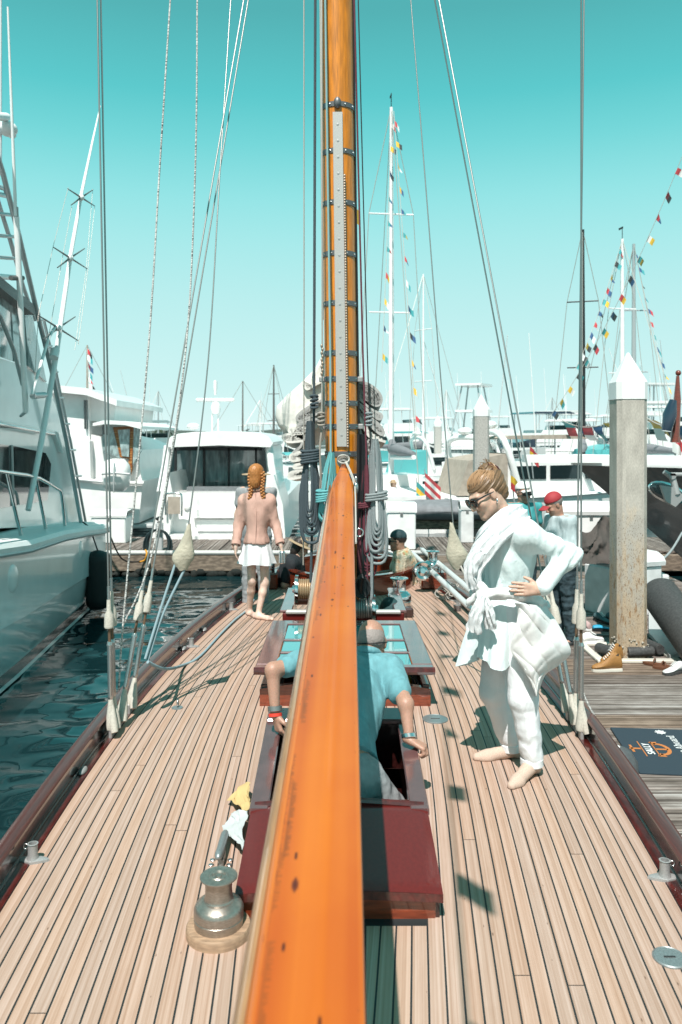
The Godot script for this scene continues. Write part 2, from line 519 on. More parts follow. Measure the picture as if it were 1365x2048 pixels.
	M.cloth_yellow = mat(Color(0.78, 0.56, 0.25), 0.95, 0.0, {"tex": speck, "tri": Vector3(12, 12, 12)})
	M.cloth_white = mat(Color(0.68, 0.72, 0.72), 0.95, 0.0, {"tex": speck, "tri": Vector3(12, 12, 12)})
	M.clear_plastic = mat(Color(0.9, 0.92, 0.92, 0.12), 0.1)
	M.drink = mat(Color(0.05, 0.015, 0.01), 0.2)
	M.alu = mat(Color(0.62, 0.63, 0.62), 0.4, 0.2)
	M.bag_green = mat(Color(0.02, 0.07, 0.075), 0.8, 0.0, {"tex": fine, "tri": Vector3(5, 5, 5)})
	M.clip_red = mat(Color(0.06, 0.012, 0.016), 0.25)
	M.mat_navy = mat(Color(0.028, 0.052, 0.072), 0.95, 0.0, {"tex": speck, "tri": Vector3(10, 10, 10)})
	M.mat_orange = mat(Color(0.62, 0.22, 0.06), 0.9, 0.0, {"tex": speck, "tri": Vector3(14, 14, 14)})
	M.mat_white = mat(Color(0.66, 0.68, 0.68), 0.9)
	M.boot_tan = mat(Color(0.50, 0.235, 0.06), 0.65, 0.0, {"tex": mott, "tri": Vector3(9, 9, 9)})
	M.pink = mat(Color(0.60, 0.42, 0.41), 0.8, 0.0, {"tex": speck, "tri": Vector3(20, 20, 20)})
	M.cap_teal_shoe = mat(Color(0.10, 0.19, 0.21), 0.8, 0.0, {"tex": speck, "tri": Vector3(20, 20, 20)})
	M.bright_blue = mat(Color(0.02, 0.28, 0.44), 0.6)
	M.leather_brown = mat(Color(0.15, 0.055, 0.025), 0.6, 0.0, {"tex": fine, "tri": Vector3(12, 12, 12)})
	M.tarp_brown = mat(Color(0.075, 0.062, 0.055), 0.85, 0.0, {"tex": soft, "tri": Vector3(3, 3, 3)})
	M.vinyl_clear = mat(Color(0.45, 0.58, 0.58), 0.12, 0.0, {"tex": mott, "tri": Vector3(0.8, 0.4, 0.8), "coat": 1.0, "coat_rough": 0.08})
	M.galv_dull = mat(Color(0.30, 0.31, 0.31), 0.5, 0.3, {"tex": mott, "tri": Vector3(4, 4, 4)})
	M.pipe_grey = mat(Color(0.45, 0.47, 0.475), 0.35, 0.4)
	M.pipe_dark = mat(Color(0.14, 0.135, 0.13), 0.5, 0.2)
	M.glass_smoke = mat(Color(0.20, 0.255, 0.26), 0.05, 0.0, {"tex": mott, "tri": Vector3(0.7, 0.15, 0.7), "coat": 1.0, "coat_rough": 0.02})
	M.trunk = mat(Color(0.10, 0.08, 0.06), 0.9)
	M.frond = mat(Color(0.045, 0.065, 0.035), 0.8)
	M.band = mat(Color(0.20, 0.205, 0.21), 0.45, 0.5, {"tex": fine, "tri": Vector3(9, 9, 9)})
	M.door_wood = mat(Color(0.48, 0.24, 0.075), 0.4, 0.0, {"tex": grain, "tri": Vector3(1, 1, 1)})

func boom_tex() -> ImageTexture:  # varnished spruce with dark dents and worn scratches; u runs along 8 m of boom
	var n := FastNoiseLite.new()
	n.seed = 77; n.frequency = 0.03; n.fractal_octaves = 5
	var a := n.get_image(24, 256); a.convert(Image.FORMAT_L8); a.resize(2048, 256, Image.INTERPOLATE_CUBIC)
	n.seed = 78; n.frequency = 0.02
	var b := n.get_image(512, 64); b.convert(Image.FORMAT_L8); b.resize(2048, 256, Image.INTERPOLATE_CUBIC)
	var im := Image.create(2048, 256, false, Image.FORMAT_RGB8)
	for y in 256:
		for x in 2048:
			var s := clampf((a.get_pixel(x, y).r - 0.5) * 1.3 + 0.5, 0, 1) * 0.6 + clampf((b.get_pixel(x, y).r - 0.5) * 1.6 + 0.5, 0, 1) * 0.4
			im.set_pixel(x, y, Color(lerpf(0.84, 1.0, s), lerpf(0.68, 1.0, s), lerpf(0.5, 1.0, s)))
	var r := RandomNumberGenerator.new()
	r.seed = 5
	for k in 190:
		var px := r.randi_range(20, 2020)
		var py := r.randi_range(96, 160) if k < 150 else r.randi_range(6, 250)
		var lx := r.randf_range(0.8, 2.6) if k > 34 else r.randf_range(3.0, 6.5)
		var ly := r.randf_range(0.4, 0.9) if k > 34 else r.randf_range(0.6, 1.1)
		var dark := r.randf_range(0.1, 0.5)
		for y in range(maxi(0, py - 6), mini(255, py + 6)):
			for x in range(maxi(0, px - 12), mini(2047, px + 12)):
				var q := pow((x - px) / lx, 2) + pow((y - py) / ly, 2) + (a.get_pixel((x * 9) % 2048, (y * 5) % 256).r - 0.5) * 1.2
				if q < 1.6: im.set_pixel(x, y, im.get_pixel(x, y).lerp(Color(0.40 * dark + 0.12, 0.26 * dark + 0.03, 0.22 * dark + 0.03), clampf(1.6 - q, 0, 1) * 0.9))
	for x in 110:  # the brown stain at the heel of the boom
		for y in range(90, 166):
			var f := clampf((90.0 - x) / 60.0 + (b.get_pixel(x * 6, y).r - 0.5) * 2.2, 0.0, 1.0)
			im.set_pixel(x, y, im.get_pixel(x, y).lerp(Color(0.42, 0.30, 0.24), f * 0.7))
	for k in 60:  # scuffs where ropes have chafed the varnish to bare grey wood, along the corner
		var px := r.randi_range(20, 1500)
		var ln := r.randi_range(10, 90)
		var py := r.randi_range(104, 112)
		for x in range(px, px + ln):
			for y in range(py, py + 1 + r.randi() % 3):
				im.set_pixel(mini(x, 2047), y, im.get_pixel(mini(x, 2047), y).lerp(Color(0.62, 0.56, 0.60), 0.5))
	return ImageTexture.create_from_image(im)

func pile_tex() -> ImageTexture:  # concrete; below, the tide's rust and weed stains in ragged blotches
	var n := FastNoiseLite.new()
	n.seed = 91; n.frequency = 0.02; n.fractal_octaves = 5
	var im := Image.create(512, 512, false, Image.FORMAT_RGB8)
	for y in 512:
		for x in 512:
			var t := n.get_noise_2d(x * 0.8, y * 0.8)
			var s := n.get_noise_2d(x * 2.6 + 900.0, y * 2.0)
			var sp := n.get_noise_2d(x * 9.0, y * 9.0 + 400.0)
			var k := 0.88 + 0.10 * t + 0.10 * sp
			var c := Color(k, k * 0.985, k * 0.96)
			var low := clampf((y / 512.0 - 0.46 + t * 0.30) * 3.0, 0.0, 1.0)
			c = c.lerp(Color(0.93, 0.82, 0.69) * (0.92 + 0.2 * sp), low * 0.75)
			if s > 0.24 and y > 250: c = c.lerp(Color(0.66, 0.50, 0.34), clampf((s - 0.24) * 3.0, 0.0, 0.7) * clampf((y - 250) / 90.0, 0.0, 1.0))
			if sp > 0.30 and y > 220: c = c.lerp(Color(0.36, 0.30, 0.25), clampf((sp - 0.30) * 6.0, 0.0, 0.7))
			im.set_pixel(x, y, c)
	return ImageTexture.create_from_image(im)

func plank_run(parent: Node3D, called: String, a: Vector3, along: Vector3, across: Vector3, n: int, w: float, gap: float, thick: float, mats: Array, ragged := 0.0) -> void:  # n boards side by side from a
	var dir := along.normalized()
	var wide := across.normalized()
	for k in n:
		var mb := MB.new()
		var o := a + wide * (k * w + gap / 2)
		var e := wide * (w - gap)
		var b := 0.006
		var r0 := dir * rng.randf_range(-ragged, ragged)
		var top := Vector3(0, rng.randf_range(-0.004, 0.003), 0)
		var u0 := rng.randf() * 5.0
		var v0 := rng.randf() * 5.0
		var prof := [[0.0, -thick], [0.0, -b], [b, 0.0], [w - gap - b, 0.0], [w - gap, -b], [w - gap, -thick]]
		var first := mb.v.size()
		var rings := []
		for end in 2:
			var ring := []
			for q in prof: ring.append(o + top + r0 + wide * q[0] + Vector3.UP * q[1] + along * end)
			rings.append(ring)
		mb.loft(rings, false, true, true)
		for j in 12:
			mb.uv[first + j] = Vector2(u0 + (along.length() if j >= 6 else 0.0), v0 + prof[j % 6][0] + prof[j % 6][1])
		part(parent, called, mb, mats[rng.randi() % mats.size()], 20.0)

func water_and_docks() -> void:
	# the sea: one wide sheet, and a finely rippled one near the yacht
	var n := FastNoiseLite.new()
	n.seed = 4; n.frequency = 1.0; n.fractal_octaves = 3; n.fractal_gain = 0.45
	var h := func(x: float, z: float) -> float:
		return n.get_noise_2d(x * 0.75, z * 1.15) * 0.030 + n.get_noise_2d(x * 2.1 + 40.0, z * 3.0) * 0.0025
	var mb := MB.new()
	var xs := []
	var x := -420.0
	while x < 420.0:
		xs.append(x)
		var near := maxf(0.0, maxf(-9.0 - x, x - 5.0))
		x += 0.075 + near * 0.12
	xs.append(420.0)
	var zs := []
	var z := 30.0
	while z > -600.0:
		zs.append(z)
		var near := maxf(0.0, maxf(z - 1.0, -24.0 - z))
		z -= 0.075 + near * 0.10
	zs.append(-600.0)
	var W := xs.size()
	var vs := PackedVector3Array(); var ns := PackedVector3Array(); var ix := PackedInt32Array()
	for zz in zs:
		for xx in xs:
			var fade: float = 1.0 / (1.0 + maxf(0.0, absf(zz) - 24.0) * 0.08)
			var y: float = h.call(xx, zz) * fade
			vs.append(Vector3(xx, SEA + y, zz))
			ns.append(Vector3(-(h.call(xx + 0.05, zz) * fade - y) / 0.05, 1.0, -(h.call(xx, zz + 0.05) * fade - y) / 0.05).normalized())
	for j in zs.size() - 1:
		for k in W - 1:
			var a := j * W + k
			ix.append_array(PackedInt32Array([a, a + W, a + W + 1, a, a + W + 1, a + 1]))
	var arr := []
	arr.resize(Mesh.ARRAY_MAX)
	arr[Mesh.ARRAY_VERTEX] = vs; arr[Mesh.ARRAY_NORMAL] = ns; arr[Mesh.ARRAY_INDEX] = ix
	var sea := ArrayMesh.new()
	sea.add_surface_from_arrays(Mesh.PRIMITIVE_TRIANGLES, arr)
	put(self, "water", sea, M.water).set_meta("kind", "structure")

	# the finger dock beside the yacht, boards laid across
	var f := Node3D.new()
	f.name = "finger_dock"; f.set_meta("kind", "structure")
	add_child(f)
	part(f, "dock_frame", MB.new().box(Vector3(3.55, DOCK - 0.30, -7.4), Vector3(3.55, 0.45, 17.0), 0.02), M.dock_side)
	plank_run(f, "plank", Vector3(1.72, DOCK, 1.2), Vector3(3.7, 0, 0), Vector3(0, 0, -1), 62, 0.28, 0.012, 0.06, M.dock_wood, 0.015)
	# the cross dock at the bows and at the cruiser's stern, boards laid along the view
	var c := Node3D.new()
	c.name = "cross_dock"; c.set_meta("kind", "structure")
	add_child(c)
	part(c, "dock_frame", MB.new().box(Vector3(-2.0, DOCK - 0.23, -17.25), Vector3(36, 0.34, 2.3), 0.02), M.dock_side)
	plank_run(c, "plank", Vector3(-14.0, DOCK, -16.2), Vector3(0, 0, -2.3), Vector3(1, 0, 0), 118, 0.235, 0.014, 0.05, M.dock_wood.slice(0, 3), 0.0)
	part(c, "edge_pipe", MB.new().tube([Vector3(-14, DOCK - 0.02, -16.12), Vector3(1.68, DOCK - 0.02, -16.12)], 0.045, 10), M.pipe)
	var weed := MB.new()
	for k in 90:
		var p := Vector3(-12.0 + k * 0.15 + rng.randf_range(-0.05, 0.05), SEA + rng.randf_range(0.02, 0.10), -16.12 + rng.randf_range(-0.03, 0.03))
		weed.ball(p, Vector3(rng.randf_range(0.06, 0.16), rng.randf_range(0.04, 0.10), 0.06), 6, 4)
	var wn := part(c, "weed", weed, M.weed, 60.0)
	wn.set_meta("kind", "stuff")
	# land far behind the harbour
	var land := MB.new()
	land.grid(60, 2, func(u, v): return Vector3(lerpf(-400, 400, u), SEA - 0.1 + v * (6.0 + 3.0 * sin(u * 19.0) + 2.0 * sin(u * 43.0)), -560.0 - v * 20.0))
	ground("hill", land, M.land, 60.0)

func half(d: float) -> float:  # half the deck's width, d metres ahead
	var t := [0.72, 0.87, 1.0, 1.11, 1.21, 1.292, 1.36, 1.40, 1.40, 1.345, 1.255, 1.12, 0.93, 0.68, 0.39, 0.05]
	var f := clampf(d + 2.0, 0.0, 14.999)
	var k := int(f)
	return cubic_interpolate(t[k], t[mini(k + 1, 15)], t[maxi(k - 1, 0)], t[mini(k + 2, 15)], f - k)

func mid(d: float) -> float:  # the yacht's centreline
	return 0.016 * (d - 3.0)

func yp(x: float, y: float, d: float) -> Vector3:  # yacht point: x from the centreline
	return Vector3(x + mid(d), y, -d)

const HOLES := [[3.02, 4.42, -0.345, 0.315], [5.44, 6.52, -0.47, 0.47], [9.45, 10.6, -0.55, 0.55]]  # d from, d to, x from, x to (from the centreline)

var boat: Node3D

func sweep(s: float, prof: Array, d0: float, d1: float, step := 0.25) -> MB:  # a profile of [outward from the deck edge, y] along one side of the yacht
	var rings := []
	var n := int(ceil((d1 - d0) / step))
	for k in n + 1:
		var d := lerpf(d0, d1, float(k) / n)
		var ring := []
		for q in prof: ring.append(yp(s * maxf(half(d) + q[0], 0.01), q[1], d))
		if s < 0: ring.reverse()
		rings.append(ring)
	return MB.new().loft(rings, true, true, true)

func yacht() -> void:
	boat = thing("sailing_yacht", "wooden sailing yacht with teak deck and varnished spars, seen from its own deck", "yacht", Vector3(0, SEA, -5))
	# hull
	var rings := []
	for k in 41:
		var d := lerpf(-2.0, 13.0, k / 40.0)
		var w := half(d) + 0.095
		var ring := []
		for q in [[1.0, 0.085], [1.0, 0.0], [0.99, -0.35], [0.94, -0.75], [0.84, -1.05], [0.55, -1.5]]: ring.append(yp(w * q[0], q[1] - 0.004, d))
		for q in [[0.55, -1.5], [0.84, -1.05], [0.94, -0.75], [0.99, -0.35], [1.0, 0.0], [1.0, 0.085]]: ring.append(yp(-w * q[0], q[1] - 0.004, d))
		ring.reverse()
		rings.append(ring)
	part(boat, "hull", MB.new().loft(rings, false, false, false), M.hull_white, 50.0)
	for s in [-1.0, 1.0]:
		part(boat, "covering_board", sweep(s, [[0.0, -0.01], [0.0, 0.004], [0.060, 0.006], [0.060, -0.01]], -1.8, 12.9), M.mahog, 30.0)
		part(boat, "bulwark", sweep(s, [[0.054, 0.0], [0.057, 0.104], [0.10, 0.104], [0.10, 0.0]], -1.8, 12.9), M.mahog_black, 30.0)
		part(boat, "bead", sweep(s, [[0.044, 0.006], [0.047, 0.013], [0.055, 0.015], [0.055, 0.006]], -1.8, 12.9), M.black_paint, 60.0)
		part(boat, "cap_rail", sweep(s, [[0.046, 0.105], [0.040, 0.113], [0.044, 0.122], [0.058, 0.128], [0.084, 0.130], [0.106, 0.125], [0.112, 0.115], [0.106, 0.105]], -1.8, 12.95), M.mahog_cap, 50.0)
	# deck
	var deck := Node3D.new()
	deck.name = "deck"
	boat.add_child(deck)
	deck.position = Vector3(0, 1, 5)
	var under := MB.new()
	var cuts := [-1.9]
	for hh in HOLES: cuts.append_array([hh[0], hh[1]])
	cuts.append(12.9)
	for k in cuts.size() - 1:
		var hole = null
		for hh in HOLES: if absf(hh[0] - cuts[k]) < 1e-4: hole = hh
		var spans := [[-9.0, 9.0]] if hole == null else [[-9.0, hole[2]], [hole[3], 9.0]]
		for sp in spans:
			under.grid(1, 12, func(u, v):
				var d := lerpf(cuts[k], cuts[k + 1], v)
				var w := half(d)
				return yp(lerpf(maxf(sp[0], -w), minf(sp[1], w), u), -0.002, d))
	part(deck, "caulking", under, M.caulk)
	var w := 0.057
	var king := 0.085
	for s in [-1.0, 1.0]:
		for k in 24:
			# where this strake runs: from the stern end to where it meets the king plank
			var runs := []
			var start := 99.0
			var d := -1.7
			while d < 12.8:
				var inner := half(d) - (k + 1) * w
				var ok := half(d) - k * w - 0.012 > king
				if ok:
					var xin: float = s * maxf(inner, king)
					var xout: float = s * (half(d) - k * w)
					for hh in HOLES:
						if d > hh[0] - 0.03 and d < hh[1] + 0.03 and maxf(xin, xout) > hh[2] + 0.02 and minf(xin, xout) < hh[3] - 0.02: ok = false
				if ok and start > 90.0: start = d
				if not ok and start < 90.0:
					runs.append([start, d - 0.05]); start = 99.0
				d += 0.05
			if start < 90.0: runs.append([start, 12.75])
			for r in runs:
				if r[1] - r[0] < 0.1: continue
				var from: float = r[0]
				var first := true
				while from < r[1] - 0.02:
					var to: float = minf(r[1], from + (rng.randf_range(2.5, 9.0) if first else rng.randf_range(4.5, 8.0)))
					if r[1] - to < 0.9: to = r[1]
					first = false
					strake(deck, s, k, w, king, from, to - 0.002)
					from = to + 0.002
	for seg in [[-1.7, 2.98], [4.46, 5.4], [6.58, 9.4]]:
		var mb := MB.new()
		mb.grid(1, 8, func(u, v): return yp(lerpf(-king + 0.003, king - 0.003, u), 0.0, lerpf(seg[0], seg[1], v)))
		for q in mb.v.size(): mb.uv[q] = Vector2(mb.v[q].z, mb.v[q].x)
		part(deck, "king_plank", mb, M.teak[1])
	hatch()
	skylight()
	mast_and_boom()
	foredeck()

func strake(deck: Node3D, s: float, k: int, w: float, king: float, from: float, to: float) -> void:
	var mb := MB.new()
	var n := maxi(2, int((to - from) / 0.22))
	var off := Vector2(rng.randf() * 7.0, rng.randf() * 7.0)
	var g := 0.0034
	for j in n + 1:
		var d := lerpf(from, to, float(j) / n)
		var xo := half(d) - k * w - g
		var xi := maxf(half(d) - (k + 1) * w + g, king + g)
		xo = maxf(xo, xi + 0.001)
		var row := [yp(s * xo, -0.003, d), yp(s * xo, 0.0, d), yp(s * xi, 0.0, d), yp(s * xi, -0.003, d)]
		for q in 4: mb.add(row[q], off + Vector2(d, (0.0 if q < 2 else xo - xi)))
	for j in n:
		for q in 3:
			var a := j * 4 + q
			if s > 0: mb.quad(a, a + 1, a + 5, a + 4)
			else: mb.quad(a + 1, a, a + 4, a + 5)
	part(deck, "plank", mb, M.teak[rng.randi() % M.teak.size()], 30.0)

func sub(parent: Node3D, called: String, label := "") -> Node3D:  # a part that only holds sub-parts
	var o := Node3D.new()
	o.name = called
	parent.add_child(o, true)
	o.position = -base_of(parent) if parent == boat else Vector3.ZERO
	if label: o.set_meta("label", label)
	return o

func hatch() -> void:
	var h := sub(boat, "companion_hatch", "varnished mahogany companionway with its sliding hatch pushed aft")
	var yt := func(d): return 0.10 + 0.115 * (d - 2.95)
	var L := -0.39
	var R := 0.375
	# sides of the coaming
	for x in [L + 0.03, R - 0.03]:
		var mb := MB.new()
		mb.ext([Vector3(x - 0.025, -0.02, -3.0), Vector3(x - 0.025, yt.call(3.0) - 0.03, -3.0), Vector3(x - 0.025, yt.call(4.42) - 0.015, -4.42), Vector3(x - 0.025, -0.02, -4.42)], Vector3(0.05, 0, 0))
		part(h, "coaming_side", mb, M.mahog_dark)
		var rail := MB.new()
		var ring := []
		for d in [3.5, 3.9, 4.44]:
			var y: float = yt.call(d)
			ring.append([Vector3(x - 0.042, y - 0.014, -d), Vector3(x - 0.042, y + 0.008, -d), Vector3(x - 0.036, y + 0.014, -d), Vector3(x + 0.036, y + 0.014, -d), Vector3(x + 0.042, y + 0.008, -d), Vector3(x + 0.042, y - 0.014, -d)])
		rail.loft(ring)
		part(h, "slide_rail", rail, M.mahog_sky_sheen, 40.0)
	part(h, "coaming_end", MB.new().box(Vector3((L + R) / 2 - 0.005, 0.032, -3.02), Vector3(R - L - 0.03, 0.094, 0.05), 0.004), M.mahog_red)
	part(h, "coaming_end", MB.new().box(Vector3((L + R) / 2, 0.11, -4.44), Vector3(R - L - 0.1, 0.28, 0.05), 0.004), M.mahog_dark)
	part(h, "fore_plate", MB.new().box(Vector3((L + R) / 2, yt.call(4.4) + 0.012, -4.37), Vector3(R - L + 0.02, 0.03, 0.15), 0.008, Basis(Vector3.RIGHT, 0.115)), M.mahog_sky_sheen)
	# the sliding hatch, slightly cambered
	var lid := MB.new()
	lid.grid(24, 20, func(u, v):
		var d := lerpf(2.97, 3.53, v)
		return Vector3(lerpf(L - 0.005, R + 0.005, u), yt.call(d) + 0.008 + 0.012 * (1.0 - pow(2 * u - 1, 2)) - 0.006 * pow(absf(2 * v - 1), 20) - 0.006 * pow(absf(2 * u - 1), 24), -d))
	part(h, "sliding_lid", lid, M.mahog_dull, 60.0)
	var edge := MB.new()
	edge.tube(curve([Vector3(L + 0.01, yt.call(3.54) + 0.004, -3.54), Vector3((L + R) / 2, yt.call(3.54) + 0.026, -3.54), Vector3(R - 0.01, yt.call(3.54) + 0.004, -3.54)], 8), 0.016, 8)
	part(h, "lid_nosing", edge, M.mahog)
	var skirt := MB.new()
	skirt.grid(12, 1, func(u, v): return Vector3(lerpf(L - 0.005, R + 0.005, u), yt.call(2.97) + 0.001 + 0.012 * (1.0 - pow(2 * u - 1, 2)) - v * 0.030, -2.97 + v * 0.003))
	part(h, "lid_edge", skirt, M.mahog)
	part(h, "sill_bar", MB.new().box(Vector3((L + R) / 2, yt.call(3.62) - 0.035, -3.62), Vector3(R - L - 0.12, 0.03, 0.035), 0.008), M.mahog)
	# the cabin under it
	var cab := sub(boat, "cabin_well")
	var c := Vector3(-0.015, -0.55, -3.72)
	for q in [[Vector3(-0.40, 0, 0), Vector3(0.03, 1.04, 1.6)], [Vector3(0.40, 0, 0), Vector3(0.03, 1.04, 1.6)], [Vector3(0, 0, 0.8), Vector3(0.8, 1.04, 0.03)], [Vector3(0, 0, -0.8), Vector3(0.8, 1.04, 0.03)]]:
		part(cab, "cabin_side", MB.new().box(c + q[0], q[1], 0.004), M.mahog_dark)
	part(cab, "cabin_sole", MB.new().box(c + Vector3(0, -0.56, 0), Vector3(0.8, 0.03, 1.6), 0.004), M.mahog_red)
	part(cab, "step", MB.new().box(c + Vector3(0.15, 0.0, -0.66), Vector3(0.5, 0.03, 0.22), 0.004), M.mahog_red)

func skylight() -> void:
	var k := sub(boat, "skylight", "mahogany deck skylight with six glazed panes and propped lid")
	var x0 := -0.545
	var x1 := 0.60
	for x in [x0 + 0.03, x1 - 0.03]:
		part(k, "coaming_side", MB.new().box(Vector3(x, 0.065, -5.98), Vector3(0.05, 0.15, 1.2), 0.006), M.mahog_dark)
	var arch := MB.new()
	var top := []
	for j in 13: top.append(Vector3(lerpf(x0, x1, j / 12.0), 0.115 + 0.055 * sin(PI * j / 12.0), -5.36))
	top.append(Vector3(x1, -0.01, -5.36)); top.append(Vector3(x0, -0.01, -5.36))
	arch.ext(top, Vector3(0, 0, -0.05))
	part(k, "coaming_end", arch, M.mahog_red)
	part(k, "coaming_end", MB.new().box(Vector3(0.03, 0.065, -6.56), Vector3(1.1, 0.15, 0.05), 0.006), M.mahog_red)
	for q in [[Vector3(0.03, -0.98, -5.98), Vector3(1.06, 0.03, 1.2)], [Vector3(-0.50, -0.5, -5.98), Vector3(0.03, 0.95, 1.2)], [Vector3(0.56, -0.5, -5.98), Vector3(0.03, 0.95, 1.2)], [Vector3(0.03, -0.5, -5.38), Vector3(1.06, 0.95, 0.03)], [Vector3(0.03, -0.5, -6.58), Vector3(1.06, 0.95, 0.03)]]:
		part(k, "saloon_panel", MB.new().box(q[0], q[1], 0.004), M.mahog_red)
	part(k, "sail_bag", MB.new().ball(Vector3(0.36, 0.02, -5.75), Vector3(0.16, 0.12, 0.25)), M.yellow)
	for s in [x0 + 0.1, x1 - 0.1]:
		part(k, "stay_arm", MB.new().tube([Vector3(s, 0.10, -5.75), Vector3(s + 0.02, 0.235, -5.55)], 0.008, 6), M.steel)
	# the lid: frame bars and six panes
	var y := 0.262
	var a := -0.57
	var b := 0.615
	var z0 := -5.28
	var z1 := -6.64
	for q in [[(a + b) / 2, z0 - 0.035, b - a, 0.07], [(a + b) / 2, z1 + 0.06, b - a, 0.12], [a + 0.07, (z0 + z1) / 2 + 0.012, 0.14, z0 - z1 - 0.19], [b - 0.07, (z0 + z1) / 2 + 0.012, 0.14, z0 - z1 - 0.19], [(a + b) / 2, (z0 + z1) / 2 + 0.012, 0.16, z0 - z1 - 0.19], ]:
		part(k, "lid_frame", MB.new().box(Vector3(q[0], y, q[1]), Vector3(q[2], 0.042, q[3]), 0.006), M.mahog_sky_sheen)
	part(k, "lid_nosing", MB.new().tube([Vector3(a - 0.005, y - 0.004, z0), Vector3(b + 0.005, y - 0.004, z0)], 0.026, 8), M.mahog)
	var rows := [[-5.36, -5.64], [-5.70, -5.99], [-6.05, -6.50]]
	for r in rows:
		for c in [[a + 0.14, (a + b) / 2 - 0.08], [(a + b) / 2 + 0.08, b - 0.14]]:
			part(k, "pane", MB.new().box(Vector3((c[0] + c[1]) / 2, y + 0.006, (r[0] + r[1]) / 2), Vector3(c[1] - c[0] - 0.004, 0.012, r[0] - r[1]), 0.001), M.glass_painted_sky)
	for z in [-5.67, -6.02]:
		for c in [[a + 0.14, (a + b) / 2 - 0.08], [(a + b) / 2 + 0.08, b - 0.14]]:
			part(k, "glazing_bar", MB.new().box(Vector3((c[0] + c[1]) / 2, y + 0.004, z), Vector3(c[1] - c[0] - 0.002, 0.034, 0.045), 0.005), M.mahog_sky_sheen)

const MAST_D := 7.25

func mast_pt(h: float) -> Vector3:  # the mast's axis
	return Vector3(0.028 - 0.0125 * h, h, -MAST_D)

